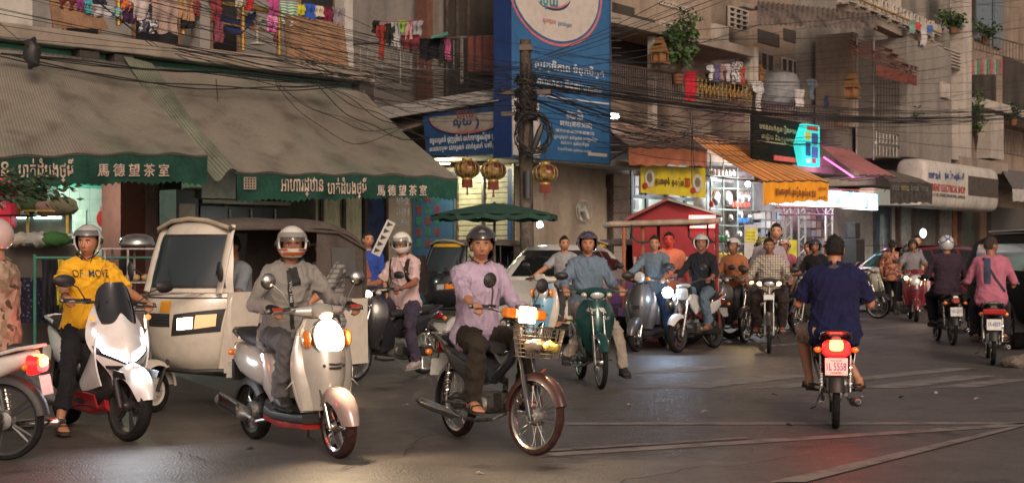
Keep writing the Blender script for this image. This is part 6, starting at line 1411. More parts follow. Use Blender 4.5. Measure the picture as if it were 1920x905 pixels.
# white tube lamp and ceiling lights
tb = solo(FR.pbox(MB(), 1143, 213, 1161, 221, .2, .35), 'tube_light', glow((1,.95,.85), 14), 'short bright tube light fixed right of the blue sign', 'lamp')
for x, y, d_ in ((1079,300,.6), (963,291,.6), (994,303,.5)):
    solo(MB().lathe([(.001,0),(.09,0),(.10,.02),(.10,.05),(.001,.05)], tuple(FM.pt(x, y, d_)), 'z', 16), 'ceiling_light', glow((1,.93,.75), 9), 'small round light under the corner canopy %s' % {1079:'below the blue sign', 963:'left of the utility pole', 994:'just right of the utility pole'}[x], 'lamp')
l = thing('ceiling_lamp', 'flat lamp under the blue sign lighting the beige door wall', 'lamp', FM.pt(1085,303,.5), FM.rz); obox('lamp_body', glow((1,.92,.75), 8), l, (0,0,.03), (.2,.1,.03)); lamp('door_light', l, (0,0,0), (0,0,-1), 35, (1,.88,.68), 0, .1)  # extra lamp added near the round light to brighten the beige wall
l = thing('ceiling_lamp', 'warm lights washing the shutter under the corner canopy', 'lamp', FS.W(-1.6, .5, 3.3), 0)  # canopy glow: lamp added to brighten the shutter behind the lanterns
lamp('shutter_light', l, (0,0,0), (0,0,-1), 150, (1,.92,.62), 0, .1); obox('lamp_body', glow((1,.92,.7), 8), l, (0,0,.03), (.3,.1,.03))
l = thing('ceiling_lamp', 'tube lamp lighting the green walled tea shop inside', 'lamp', FL.pt(105, 403, -1.2), FL.rz)
lamp('shop_light', l, (0,-.2,.25), (0,0,-1), 240, (.70,1,.80), 0, .1); MB().tube([(-.22,0,0),(.22,0,0)], .02, 10).build('lamp_tube', glow((.85,1,.9), 10), l)
l = thing('shop_lamp', 'magenta lamp glowing beneath the pink awning', 'lamp', FR.pt(1585, 320, 1.), FR.rz)
lamp('pink_light', l, (0,0,0), (0,0,-1), 60, (1,.25,.75), 0, .1); wb(MB().tube([FR.pt(1545,295,.9), FR.pt(1600,332,2.1)], .025, 8), 'neon_tube', glow((1,.15,.5), 2.5), l)
l = thing('shop_lamp', 'string bulb under the green street umbrella', 'lamp', P(1012, 421, 25.0), 0)
MB().ball((0,0,0), .055, 14, 10).build('bulb', glow((.95,1,.95), 60), l); lamp('umbrella_light', l, (0,-.12,0), (0,0,-1), 28, (.9,1,.92), 0, .06)
MB().tube([(0,0,.05),(0,0,.3)], .01, 6).build('bulb_cord', BLK, l)
# ================================================================ pole, wires, lanterns
wirem = mat('wire_black', (.012,.011,.011), .6, var=0)
PX, PD = 986, 26.
pole = thing('utility_pole', 'weathered concrete utility pole wrapped in black cables at the corner', 'utility pole', (*P(PX,470,PD)[:2], 0))
pm_ = mat('old_pole', (.10,.075,.06), .9, var=.4, vs=4, bump=.8, bs=30)
pb_ = P(990,470,PD)[0]-P(PX,470,PD)[0]
MB().tube([(pb_,0,0), (0,0,3), (-.01,0,5.25)], [.14,.12,.10], 14).build('pole', pm_, pole)
MB().box((.0,0,5.1),(.24,.24,.10)).build('pole_band', iron, pole, smooth=False)
MB().box((0,0,4.3),(.9,.08,.08)).build('cross_arm', iron, pole, smooth=False); MB().box((-.1,0,3.9),(.7,.07,.07)).build('cross_arm', iron, pole, smooth=False)
for k in range(6): MB().tube([(.12*cos(k),.12*sin(k),3.0),(.14*cos(k+.6),.14*sin(k+.6),4.0),(.10*cos(k+1),.11*sin(k+1),4.8)], .015, 5).build('riser_cable', wirem, pole)
for z in (4.45, 4.2, 4.0, 3.8):   # knot of tied wires
    mb = MB()
    for k in range(9): mb.tube([(.15*cos(a)*(1+.5*random.random()), .15*sin(a), z+.12*random.random()+.06*sin(a*3+k)) for a in np.linspace(0, 2*pi, 14)], .012, 4)
    mb.build('cable_tie', wirem, pole)
MB().loft([(.0,-.28,.05,.05),(.0,-.10,.08,.06),(.0,.10,.08,.06),(.0,.22,.05,.04)], e=3).xf(Matrix.Translation((.22,-.16,3.48)) @ Matrix.Rotation(.35, 4, 'Y')).build('splice_box', BLK, pole)
MB().loft([(0,0,.07,.06),(0,.5,.08,.07)], e=3).xf(Matrix.Translation((.03,-.17,2.35))).build('splice_box', BLK, pole)
c = P(1000,250,PD-.25)
for k in range(11):
    r = .27+.10*random.random(); ph = random.random()*6; q = [(c[0]+random.gauss(0,.02)+r*.95*cos(a), c[1]-.05+random.random()*.1+.04*sin(a*2+ph), c[2]+r*1.1*sin(a)+.02*sin(3*a+ph)) for a in np.linspace(0, 2*pi, 28)]
    solo(MB().tube(q, .011, 5), 'cable_coil', wirem, 'loop of spare black cable in the coil hanging on the utility pole', 'cable', 'loops of the cable coil on the pole')
def wires(A, B, n, sag, r, label, group, sA=.15, sB=.3, sj=.25, m=None, seg=14, mid=None, wig=0.):
    for i in range(n):
        a = np.array(P(*A))+np.array((random.gauss(0,sA*.6), random.gauss(0,sA*.6), random.gauss(0,sA))); b = np.array(P(*B))+np.array((random.gauss(0,sB*.6), random.gauss(0,sB*.6), random.gauss(0,sB)))
        s_ = sag*(1+random.uniform(-sj, sj)*2); ph = random.uniform(0,6); pts = []
        for t in np.linspace(0, 1, seg):
            q = a*(1-t)+b*t; q[2] -= 4*s_*t*(1-t); q[2] += wig*sin(t*11+ph)*sin(pi*t); q[1] += wig*sin(t*7+ph)*sin(pi*t); pts.append(q)
        o = MB().tube(pts, r*random.uniform(.55,.85), 4, cap=False).build('overhead_wire', m or wirem, None, ang=180); tag(o, label, 'wire', group)
PT, PM_, PL = (PX,125,PD), (PX,150,PD), (PX,178,PD)
wires(PM_, (-60,-60,20), 22, .12, .0065, 'thin black wire in the bundle from the pole past the laundry balcony', 'wires from the pole to the upper left', .20, .45, .3)
wires(PL, (300,-40,20.5), 12, .45, .0065, 'black wire sagging low across the front of the left balcony slab', 'wires sagging over the left slab', .18, .30, .25)
wires(PL, (560,110,25), 8, .25, .0075, 'black wire tied from the pole to the end of the left slab', 'wires to the slab end', .15, .12, .5, wig=.05)
wires(PM_, (690,150,27.5), 14, .15, .007, 'black wire strung under the side balcony railing', 'wires under the side balcony', .25, .22, .6, wig=.04)
wires((330,92,22.8), (700,150,26.6), 8, .12, .011, 'thick dark cable running along the left slab edge', 'cables along the slab edge', .06, .06, .8, wig=.03)
wires((0,98,21.4), (640,160,26.0), 5, .10, .016, 'fat taped cable slung under the slab above the awnings', 'cables under the slab', .04, .05, .8, wig=.04)
wires((120,-60,19.5), (290,110,22), 2, .05, .010, 'steep wire crossing the laundry to the awning gap', 'steep crossing wires', .1, .1); wires((-30,20,20), (60,100,21.2), 1, .02, .010, 'wire dropping to the hanging cable lump at the far left', None, .02, .02)
wires((590,150,25.4), (800,260,24.8), 3, .15, .012, 'dark cable drooping over the corner awning', 'cables over the corner awning', .05, .05, .8, wig=.06)
wires(PL, (1430,266,36), 16, .30, .011, 'heavy black cable dipping from the pole to the orange awning', 'heavy cables right of the pole', .16, .20, .35, wig=.03)
wires(PM_, (1300,250,31), 7, .12, .008, 'black wire slanting from the pole over the brown awning', 'wires over the brown awning', .22, .20, .4, wig=.04)
wires((1420,262,35.8), (1570,268,40), 6, .05, .012, 'black cable run meeting the gold lettered sign', 'cables at the gold lettered sign', .10, .15, .5, wig=.03)
wires(PM_, (1960,206,56), 16, .55, .014, 'long black cable in the thick line crossing the right side balconies', 'long cables along the right side', .12, .25, .18, seg=22)
wires(PT, (1960,150,55), 14, .6, .008, 'thin long wire across the right side balconies', 'thin wires along the right side', .35, 1.6, .3, seg=20)
wires((1140,70,28), (1960,-20,55), 12, .3, .009, 'thin wire high across the right side houses', 'high wires on the right', .9, 1.6, .5, seg=18)
wires(PT, (1430,-30,27), 5, .10, .010, 'black wire rising from the pole to the upper right', 'wires rising right of the pole', .08, .3, .4)
wires((1290,225,31), (1300,330,31), 2, .0, .010, 'short cable tail dangling before the brown awning', 'dangling cable tails', .1, .1, 0, wig=.1)
wires((1140,250,30), (1420,190,34), 8, .30, .008, 'wire looping before the pink parapet', 'wires before the pink parapet', .3, .3, .5, wig=.05)
wires((1140,235,30), (1240,225,31), 3, .35, .010, 'loose wire loop hanging beside the tube light', 'loose loops beside the tube light', .1, .1, .3)
wires((520,160,24.6), (760,240,24.6), 3, .35, .008, 'thin loose wire loop lying over the second grey awning', 'loose loops over the second awning', .08, .1, .5, wig=.05)
wires((405,150,22.4), (408,190,22.0), 1, 0, .010, 'short cable hook on the second grey awning', None, .01, .01)
b = MB().ball((0,0,0), (.13,.13,.24), 12, 8); b.v = [(x+.03*sin(z*30), y, z+.02*sin(x*50)) for x, y, z in b.v]
o = b.xf(Matrix.Translation(P(60,100,21.2))).build('cable_lump', BLK); tag(o, 'dark taped lump hanging on a cable above the left awning', 'cable junction')
# lanterns
lant = mat('lantern_gold', (.30,.17,.05), .35, metal=.3, var=.5, vs=9, pat=lambda x, c: x['mix'](c, (.16,.02,.015), x['ramp'](x['noise'](7, 3), .46, .54)), sheen=.1)
for i, (x, y, d_) in enumerate(((876,317,27.6),(925,320,27.0),(1022,325,26.8))):
    t = thing('paper_lantern', ['gold and red round lantern, the one nearest the awning corner', 'gold and red round lantern hanging just left of the utility pole', 'gold and red round lantern hanging right of the utility pole'][i], 'lantern', P(x, y, d_), 0, 'gold lanterns under the corner sign')
    prof = [(.001,.19),(.08,.185)]+[(.245*cos(a)**.8, .175*sin(a)) for a in np.linspace(1.2,-1.2,12)]+[(.08,-.185),(.001,-.19)]
    MB().lathe(prof, n=16).build('lantern_body', lant, t, ang=20)
    for k in range(16): a = 2*pi*k/16; MB().tube([(.247*cos(e)**.8*cos(a), .247*cos(e)**.8*sin(a), .178*sin(e)) for e in np.linspace(1.25,-1.25,9)], .006, 4).build('lantern_rib', cmat((.42,.30,.10), .4, metal=.5), t)
    MB().lathe([(.10,.17),(.10,.21),(.001,.215)], n=14).build('lantern_cap', cmat((.45,.32,.08), .4, metal=.5), t); MB().lathe([(.001,-.215),(.10,-.21),(.10,-.17)], n=14).build('lantern_cap', cmat((.45,.32,.08), .4, metal=.5), t)
    fr_ = MB()
    for k in range(22): a = 2*pi*k/22; fr_.tube([(.09*cos(a),.09*sin(a),-.20),(.095*cos(a),.095*sin(a),-.36)], .013, 4)
    fr_.build('lantern_fringe', cmat((.22,.05,.035), .7), t); MB().tube([(0,0,-.2),(0,0,-.44),(0,0,-.50)], [.006,.018,.03], 6).build('tassel', cmat((.22,.05,.035), .7), t)
    MB().tube([(0,0,.21),(0,0,.42)], .006, 4).build('hanging_cord', BLK, t)
# wall fan
t = thing('wall_fan', 'white round fan fixed on the beige wall under the blue sign', 'fan', FM.pt(1093,395,.05), FM.rz)
def ring(r, z): return [(r*cos(a), z, r*sin(a)) for a in np.linspace(0, 2*pi, 28)]
fw_ = cmat((.50,.49,.46), .5)
for r, z in ((.24,.0),(.235,.08),(.235,-.08),(.12,.10)): MB().tube(ring(r, z), .007, 5).build('fan_guard', fw_, t)
for k in range(24): a = 2*pi*k/24; MB().tube([(.03*cos(a),.10,.03*sin(a)),(.15*cos(a),.10,.15*sin(a)),(.235*cos(a),.07,.235*sin(a))], .003, 4).build('guard_wire', fw_, t)
for k in range(3): a = 2.1*k; MB().grid(lambda u, v: ((.04+.17*v)*cos(a+.8*u*(.4+v*.6)), .03+.04*u, (.04+.17*v)*sin(a+.8*u*(.4+v*.6))), 4, 4).build('fan_blade', cmat((.35,.40,.42), .4), t, solid=.005)
MB().tube([(0,.06,0),(0,-.10,-.02),(0,-.16,-.20)], [.05,.04,.03], 8).build('fan_motor', fw_, t)
# ---------------------------------------------------------------- laundry
def garment(F_, x0, x1, y0, y1, d, col, what, label, grp=None, pat=None, kind='shirt', tilt=0., name='garment', wv=.03):
    m = mat('cloth_'+pat[0]+'%02x%02x%02x' % tuple(int(q*255) for q in col), col, .9, var=.1, pat=pat[1]) if pat else cmat(col, .9, var=.15, bump=.3)
    A, B, D = F_.pt(x0, y0, d), F_.pt(x1, y0+tilt, d), F_.pt(x0, y1, d); n = np.array((F_.n[0], F_.n[1], 0)); hh = A[2]-D[2]; ph = random.uniform(0,6)
    def fn(u, v):
        if kind == 'shirt': w_ = 1. if v < .34 else .62; drop = .25*max(0, abs(2*u-1)-.45) if v < .5 else 0
        elif kind == 'trousers': w_ = .8; drop = 0
        else: w_ = 1-.12*v; drop = 0
        uu = .5+(u-.5)*w_
        q = A*(1-uu)+B*uu; q = q+n*(wv*sin(uu*14+ph+v*2)*(.3+v)+.02*sin(v*9+ph)); q[2] -= hh*(v*(1+.05*sin(u*9+ph))+drop*.35*(1-v)); return q
    nv = 10; mb = MB().grid(fn, 14, nv, uv=True)
    if kind == 'trousers': mb.f = [f for i, f in enumerate(mb.f) if not (i//14 > 3 and i % 14 in (6, 7))]; mb.uv = {}
    return solo(mb, name, m, label, what, grp, ang=80, solid=.012)
def stp(ca, cb, sc_, ax='Y', th=.5): return lambda x, c: x['mix'](ca, cb, x['ramp'](x['wave'](sc_, 'UV', ax), th, th+.06))
def spot(ca, cb, sc_, th=.5): return lambda x, c: x['mix'](ca, cb, x['ramp'](x['noise'](sc_, 3), th, th+.04))
LG = 'washing hung along the left balcony'
for x0, x1, y0, y1, col, kd, lb, pt in (
 (108,150,-10,17,(.14,.03,.03),'towel','dark red cloth over the rail at the left end',None),
 (143,160,-8,20,(.22,.03,.16),'towel','narrow purple cloth beside the turquoise one',None),(157,172,-5,24,(.06,.35,.42),'towel','small turquoise cloth on the rail',None),
 (170,212,8,30,(.42,.40,.44),'towel','white frilled cloth low on the rail',None),(203,230,12,30,(.12,.32,.50),'towel','sky blue patterned cloth',('spb',spot((.10,.35,.55),(.5,.45,.1),14))),
 (172,205,-25,6,(.03,.03,.05),'shirt','black shirt at the top of the rail',None),(224,246,-15,20,(.50,.14,.04),'shirt','orange patterned shirt',('spo',spot((.55,.14,.03),(.1,.02,.05),12))),
 (228,256,14,42,(.05,.02,.06),'towel','dark violet cloth bundle',None),(240,285,-15,35,(.45,.38,.38),'shirt','pale pink shirt hanging in the middle',None),
 (258,300,22,60,(.30,.28,.34),'trousers','black and white patterned trousers',('spw',spot((.05,.05,.08),(.5,.48,.52),16))),(270,300,-18,4,(.45,.03,.04),'shirt','red shirt near the top edge',None),
 (284,334,-5,60,(.30,.22,.20),'towel','pale striped curtain with brown and red bands',('stc',stp((.42,.36,.32),(.20,.08,.07),9,'X'))),(332,352,-10,34,(.36,.22,.12),'towel','tan cloth beside the striped curtain',None),
 (340,367,-14,40,(.38,.20,.13),'shirt','salmon shirt over a dark bag',None),(338,366,38,52,(.02,.02,.02),'towel','black bag hanging below the salmon shirt',None),
 (363,376,-10,28,(.22,.04,.04),'towel','dark red cloth against the column',None),(392,418,-12,38,(.22,.03,.04),'shirt','crimson shirt right of the column',None),
 (402,420,40,78,(.20,.05,.08),'trousers','dark pink trousers beside the blue hammock',None),(455,478,-15,18,(.50,.02,.03),'shirt','bright red shirt above the gold rail',None),
 (438,456,-12,12,(.42,.40,.32),'shirt','cream shirt above the gold rail',None),(500,525,-10,22,(.38,.05,.20),'shirt','magenta top above the fan',None),(500,522,22,58,(.45,.06,.28),'trousers','bright pink patterned trousers on the rail corner',('spp',spot((.45,.06,.28),(.6,.3,.45),12))),
 (512,523,58,78,(.24,.05,.06),'trousers','small dark red trousers by the rail post',None),
 (526,560,2,48,(.40,.42,.38),'towel','green and white striped towel',('stg',stp((.50,.50,.46),(.04,.24,.14),2.6,'Y'))),
 (558,574,8,28,(.45,.42,.03),'towel','lemon yellow cloth',None),(569,590,6,34,(.02,.07,.35),'towel','royal blue shorts cloth',None),(588,606,10,30,(.50,.44,.36),'towel','cream cloth next to the blue one',None),
 (604,626,12,40,(.16,.02,.05),'towel','maroon cloth near the column',None),(622,646,14,46,(.10,.08,.16),'towel','navy striped cloth against the column',('stn',stp((.05,.04,.12),(.38,.32,.30),5,'X')))):
    garment(FL, x0, x1, y0, y1, .02+.05*random.random(), col, 'laundry', lb+', hung out on the left balcony', LG, pt, kd, tilt=(x1-x0)*.10)
wb_ = MB().grid(lambda u, v: FL.pt(402+78*u, 22+40*sin(pi*u)*(.5+.5*v)+8*u-10*(1-v), -.25+.25*v), 14, 6); solo(wb_, 'hammock', cmat((.02,.03,.10), .8), 'dark blue hammock slung behind the gold rail', 'hammock', solid=.01)
t = thing('desk_fan', 'white fan on a stand on the left balcony behind the gold rail', 'fan', FL.pt(482,84,-.3), FL.rz)
for r, z in ((.17,.0),(.165,.05)): MB().tube([(r*cos(a)-.08, z, .45+r*sin(a)) for a in np.linspace(0, 2*pi, 24)], .008, 5).build('fan_guard', fw_, t)
for k in range(14): a = 2*pi*k/14; MB().tube([(-.08,.05,.45),(-.08+.165*cos(a),.04,.45+.165*sin(a))], .004, 4).build('guard_wire', fw_, t)
for k in range(3): a = 2.1*k; MB().grid(lambda u, v: (-.08+(.03+.12*v)*cos(a+.9*u), .02, .45+(.03+.12*v)*sin(a+.9*u)), 4, 3).build('fan_blade', cmat((.40,.16,.14), .5), t, solid=.005)
MB().tube([(0,0,0),(0,0,.42)], .022, 8).build('stand', fw_, t); MB().lathe([(.001,.03),(.12,.02),(.14,0)], n=18).build('base', fw_, t); MB().ball((.02,-.03,.45), (.10,.07,.06), 12, 8).build('fan_motor', fw_, t)
SGp = 'washing hung on the side balcony'
for x0, x1, y0, y1, col, kd, lb, pt in ((698,712,38,62,(.02,.02,.02),'towel','black cap and bag at the end of the side balcony washing',None),(706,724,47,110,(.36,.04,.03),'shirt','long red dress on the side balcony rail',None),(720,742,44,84,(.03,.03,.03),'shirt','black shirt with white trim on the side balcony',None),
 (735,750,40,92,(.42,.42,.44),'towel','white towel behind the black shirts',None),(744,764,38,62,(.22,.42,.05),'shirt','lime green shirt on the side balcony line',None),(758,776,40,76,(.42,.05,.08),'shirt','red and white shirt on the side balcony line',('str',stp((.45,.04,.07),(.5,.5,.5),3,'X'))),
 (772,792,38,66,(.30,.30,.33),'shirt','grey and black shirt by the door post',None),(752,786,66,92,(.20,.03,.04),'towel','dark red towel over the side balcony rail',None),(786,824,72,112,(.015,.015,.02),'towel','black cloth over the side balcony rail',None),
 (824,833,76,118,(.4,.4,.42),'trousers','black and white striped leggings on the rail',('stz',stp((.02,.02,.02),(.5,.5,.5),9,'Y'))),(834,844,74,114,(.42,.08,.22),'towel','pink cloth hanging on the side balcony rail',None)):
    garment(FS, x0, x1, y0, y1, .14, col, 'laundry', lb, SGp, pt, kd)
solo(MB().grid(lambda u, v: FS.pt(808+32*u, 68-8*u+4*v, .1+.25*v), 4, 3), 'tray', cmat((.10,.35,.28), .5), 'small teal tray resting on the side balcony rail', 'tray', solid=.02)
wires((706,40,28), (795,37,27.0), 1, .05, .010, 'pink washing line over the side balcony', None, .01, .01, m=cmat((.4,.08,.15), .6))
RG = 'washing hung on the right side balconies'
for F_, x0, x1, y0, y1, col, kd, lb, pt in ((FR,1285,1307,134,188,(.50,.01,.03),'towel','vivid red towel hanging over the gold railing',None),(FR,1326,1340,122,150,(.5,.48,.5),'shirt','white shirt on the rack behind the gold railing',None),(FR,1338,1350,120,152,(.10,.09,.20),'shirt','dark blue shirt on the rack',None),(FR,1348,1360,120,150,(.28,.18,.16),'shirt','dull brown shirt on the rack',None),(FR,1358,1372,120,152,(.42,.38,.44),'shirt','lilac shirt on the rack',None),(FR,1370,1392,116,156,(.40,.36,.34),'shirt','floral white dress on the rack',('spf',spot((.5,.48,.46),(.08,.05,.08),16))),(FR,1388,1396,124,158,(.45,.06,.03),'shirt','narrow orange red dress at the rack end',None),
 (FR,1412,1432,152,208,(.52,.50,.50),'shirt','white shirt with raised arms on the green balcony',None),(FR,1490,1507,168,200,(.50,.45,.44),'towel','cream towel below the shutter door',None),(FR,1514,1532,148,186,(.10,.12,.15),'shirt','slate coloured shirt near the shutter door',None),(FR,1546,1552,180,202,(.02,.03,.08),'towel','tiny navy cloth on the balcony rail',None),
 (FR,1704,1716,38,62,(.18,.28,.24),'towel','sea green cloth on the bamboo pole',None),(FR,1718,1726,42,56,(.45,.05,.05),'towel','small red cloth on the bamboo pole',None),(FR,1727,1738,44,84,(.48,.44,.44),'towel','white towel on the bamboo pole',None),(FR,1739,1750,48,62,(.04,.13,.38),'towel','bright blue cloth on the bamboo pole',None)):
    garment(F_, x0, x1, y0, y1, .06 if x0 < 1700 else .4, col, 'laundry', lb, RG, pt, kd, wv=.03)
solo(MB().tube([FR.pt(1320,120,.0), FR.pt(1400,122,.0)], .012, 5), 'washing_line', rail, 'thin line carrying the shirts behind the gold railing', 'washing line')
# ---------------------------------------------------------------- plants
leafm = [mat('leaf_%d' % k, c, .6, var=.3, vs=9) for k, c in enumerate(((.035,.085,.022),(.055,.12,.03),(.03,.06,.025)))]
def plant(label, base, h, spread, n, size=.10, m=0, group=None, pot=True, name='potted_plant', droop=.3, aspect=.35):
    t = thing(name, label, 'plant', tuple(base), 0, group)
    if pot: MB().lathe([(.001,0),(.12,0),(.16,.22),(.17,.24),(.15,.24),(.001,.22)], n=16).build('pot', cmat((.22,.09,.05), .8), t)
    st = MB(); lf = MB()
    tips = []
    for k in range(max(5, n//22)):
        a = random.uniform(0, 2*pi); r = spread*sqrt(random.random()); z = h*random.uniform(.45, 1)
        p0, p1, p2 = (0,0,.1 if pot else 0), (r*.35*cos(a), r*.35*sin(a), z*.6), (r*cos(a), r*sin(a), z); st.tube([p0,p1,p2], [.012,.009,.004], 5); tips += [(p1,p2)]
    st.build('stem', cmat((.09,.06,.035), .8), t)
    for k in range(int(n*1.5)):
        p1, p2 = random.choice(tips); f = random.uniform(.0,1.1); c = np.array(p1)*(1-f)+np.array(p2)*f+rng.normal(0, size*.7, 3)
        a = random.uniform(0, 2*pi); e = random.uniform(-droop-.5, .7); s_ = size*random.uniform(.6,1.3); d = np.array((cos(a)*cos(e), sin(a)*cos(e), sin(e))); l = nrm(np.cross(d, rng.normal(size=3)))*s_*aspect
        lf.add([c, c+d*s_*.5+l, c+d*s_*1.1-np.array((0,0,.15*s_)), c+d*s_*.5-l], [(0,1,2,3)])
    o = lf.build('leaves', leafm[m], t, smooth=False, sub=-1); o['kind'] = 'stuff'; return t
B_ = lambda x, y, d=-.3: FR.pt(x, y, d)
plant('tall leafy potted tree at the end of the dark railing', B_(1272,158,.15), 1.75, .55, 420, .13, 1, droop=.6, aspect=.4); plant('bushy green plant above the bird house', B_(1252,100,.1), .75, .35, 160, .12, 0, pot=False)
plant('low green plants behind the gold railing near the red towel', B_(1330,182,-.3), .7, .45, 160, .10, 1); plant('green plants behind the gold railing, at its far end', B_(1375,188,-.3), .6, .4, 120, .10, 0)
plant('green bush on the upper balcony by the white column', FR.pt(1787,64,-.1), 1.0, .7, 260, .14, 0); plant('green bush on the uppermost far balcony', FR.pt(1848,84,-.1), .9, .6, 200, .14, 0)
plant('yellow green climbing plant beside the far pipe duct', FR.pt(1830,285,.1), 2.3, .45, 420, .13, 1, pot=False); plant('trailing green plant on the caged balcony', FR.pt(1690,245,-.2), .8, .6, 200, .12, 2); plant('dark green plants above the grey slab at the far end', FR.pt(1900,235,-.1), .9, .7, 200, .13, 2)
plant('small plant in a pot on the balcony behind the gold lettered sign', FR.pt(1572,236,-.2), .5, .3, 70, .10, 0)
# thin leafed branch in front of the tea shop
t = plant('thin leafed branch hanging before the tea shop doorway', P(-30,352,18.0), .1, .1, 0, pot=False, name='branch'); 
for ch in list(t.children): bpy.data.objects.remove(ch)
st, lf = MB(), MB()
for k, (x1, y1) in enumerate(((130,350),(95,330),(60,345),(120,372),(50,372),(20,330))):
    q0, q2 = P(-40,360,18.), P(x1,y1,18.0-.15*k); q1 = q0*.5+q2*.5+np.array((0,0,.05*(k-2))); st.tube([q0,q1,q2], [.015,.010,.004], 5)
    for j in range(60):
        f = random.uniform(.3,1.05); c = (q0*(1-f)+q2*f)+rng.normal(0,.05,3); a = random.uniform(-.9,.9); d = np.array((cos(a), random.uniform(-.4,.4), sin(a)-.3)); d = nrm(d)*.11; l = nrm(np.cross(d, rng.normal(size=3)))*.022; lf.add([c,c+d*.5+l,c+d,c+d*.5-l], [(0,1,2,3)])
wb(st, 'branch_stem', cmat((.06,.04,.03), .8), t); o = wb(lf, 'leaves', leafm[2], t, smooth=False, sub=-1); o['kind'] = 'stuff'
# ---------------------------------------------------------------- little shrines
def shrine(label, p, s=1., rz=0.):
    t = thing('spirit_house', label, 'spirit house', tuple(p), rz, None, s); g_ = cmat((.20,.10,.035), .6)
    obox('platform', g_, t, (0,0,.0), (.62,.42,.07)); obox('shrine_wall', cmat((.30,.13,.05), .6), t, (0,0,.17), (.34,.26,.26))
    MB().prism([(-.27,.30),(.27,.30),(.0,.62)], -.2, .2).build('shrine_roof', g_, t, smooth=False, bev=.01); MB().prism([(-.14,.58),(.14,.58),(0,.78)], -.12, .12).build('shrine_roof', g_, t, smooth=False)
    for x in (-.24,.24):
        for y in (-.15,.15): MB().tube([(x,y,.03),(x,y,.30)], .016, 6).build('shrine_post', g_, t)
    obox('opening', dark, t, (0,.135,.15), (.14,.02,.18))
shrine('wooden bird house shrine standing above the dark railing', FR.pt(1237,118,.1), .8, FR.rz); shrine('golden spirit house on the balcony ledge beside the mesh cage', FR.pt(1597,183,.1), 1.0, FR.rz); shrine('small red shrine shelf beside the water tank', FR.pt(1424,152,-.2), .6, FR.rz)
# ---------------------------------------------------------------- green street umbrella, red kiosk
um = cmat((.03,.075,.06), .8, var=.2)
t = thing('street_umbrella', 'wide faded dark green street umbrella before the roller shutter', 'umbrella', (*P(927,470,22.5)[:2], 0)); q = P(927,378,22.5)[2]
n_ = 8; R0 = 1.03
for k in range(n_):
    a0, a1_ = 2*pi*k/n_+.2, 2*pi*(k+1)/n_+.2
    MB().grid(lambda u, v: ((R0*v)*(cos(a0)*(1-u)+cos(a1_)*u), (R0*v)*(sin(a0)*(1-u)+sin(a1_)*u), q-.02-.20*v**1.3+.02*sin(pi*u)*v), 5, 6).build('canopy_panel', um, t, solid=.006)
    MB().tube([(0,0,q-.04),(R0*cos(a0),R0*sin(a0),q-.235)], .009, 5).build('rib', iron, t)
    MB().grid(lambda u, v: (R0*(cos(a0)*(1-u)+cos(a1_)*u)*1.0, R0*(sin(a0)*(1-u)+sin(a1_)*u), q-.22-.07*v-.02*sin(u*pi*3)), 8, 2).build('canopy_fringe', um, t, solid=.005)
MB().tube([(0,0,0),(0,0,q)], .022, 8).build('pole', iron, t); MB().lathe([(.001,.12),(.2,.1),(.25,0)], n=16).build('base', conc, t)
KD = 24.5
kk = thing('food_kiosk', 'bright red food kiosk with peaked tin roof and lit white sign', 'kiosk', (*P(1265,470,KD)[:2], 0), R(-8))
rd = mat('kiosk_red', (.26,.012,.02), .65, var=.1); kz = P(0,381,KD)[2]
def kb(x0,x1,y0,y1,z0,z1,nm,m,par=None): return MB().box(((x0+x1)/2,(y0+y1)/2,(z0+z1)/2),(x1-x0,y1-y0,z1-z0)).build(nm,m,par or kk,smooth=False,bev=.006)
xl, xr_ = -.70, .68
MB().prism([(xl,1.82),(xl,1.93),(-.1,kz),(xr_-.0,2.0),(xr_-.0,1.82)], -.5, -.44).build('gable', rd, kk, smooth=False)
kb(xl,xr_,-.48,.9,1.2,1.82,'kiosk_wall',rd); kb(xl+.05,xr_-.05,-.42,-.40,.4,1.2,'kiosk_opening',dark); kb(xl,xr_,-.5,.9,.25,.95,'kiosk_base',rd)
for k in range(14): kb(xl+.02+k*.097, xl+.07+k*.097, -.52,-.502,1.12,1.30,'trim_strip',cmat((.45,.40,.40),.6))
MB().hexa([(xl-.10,-.7,1.90),(xl-.10,1.0,1.90),(-.1,1.0,kz+.03),(-.1,-.7,kz+.03),(xl-.10,-.7,1.96),(xl-.10,1.0,1.96),(-.1,1.0,kz+.07),(-.1,-.7,kz+.07)]).build('roof', cmat((.25,.05,.04), .6), kk, smooth=False)
MB().hexa([(-.099,-.7,kz+.03),(-.099,1.0,kz+.03),(xr_+.12,1.0,1.98),(xr_+.12,-.7,1.98),(-.099,-.7,kz+.07),(-.099,1.0,kz+.07),(xr_+.12,1.0,2.01),(xr_+.12,-.7,2.01)]).build('roof', cmat((.30,.27,.26), .6), kk, smooth=False)
kb(.25,.70,-.56,-.50,1.78,2.0,'sign_box',glow((1,.25,.22),2.2)); kb(.28,.66,-.575,-.561,1.86,1.93,'sign_tube',glow((1,.9,.85),9)); lamp('sign_light', kk, (.5,-.8,1.9), (0,-1,-.2), 4, (1,.6,.55), 0, .1)
text('បាយ', cmat((.9,.9,.9), .5, emit=1.5), kk, (.32,-.58,1.79), (1,0,0), (0,0,1), size=.06, width=.2)
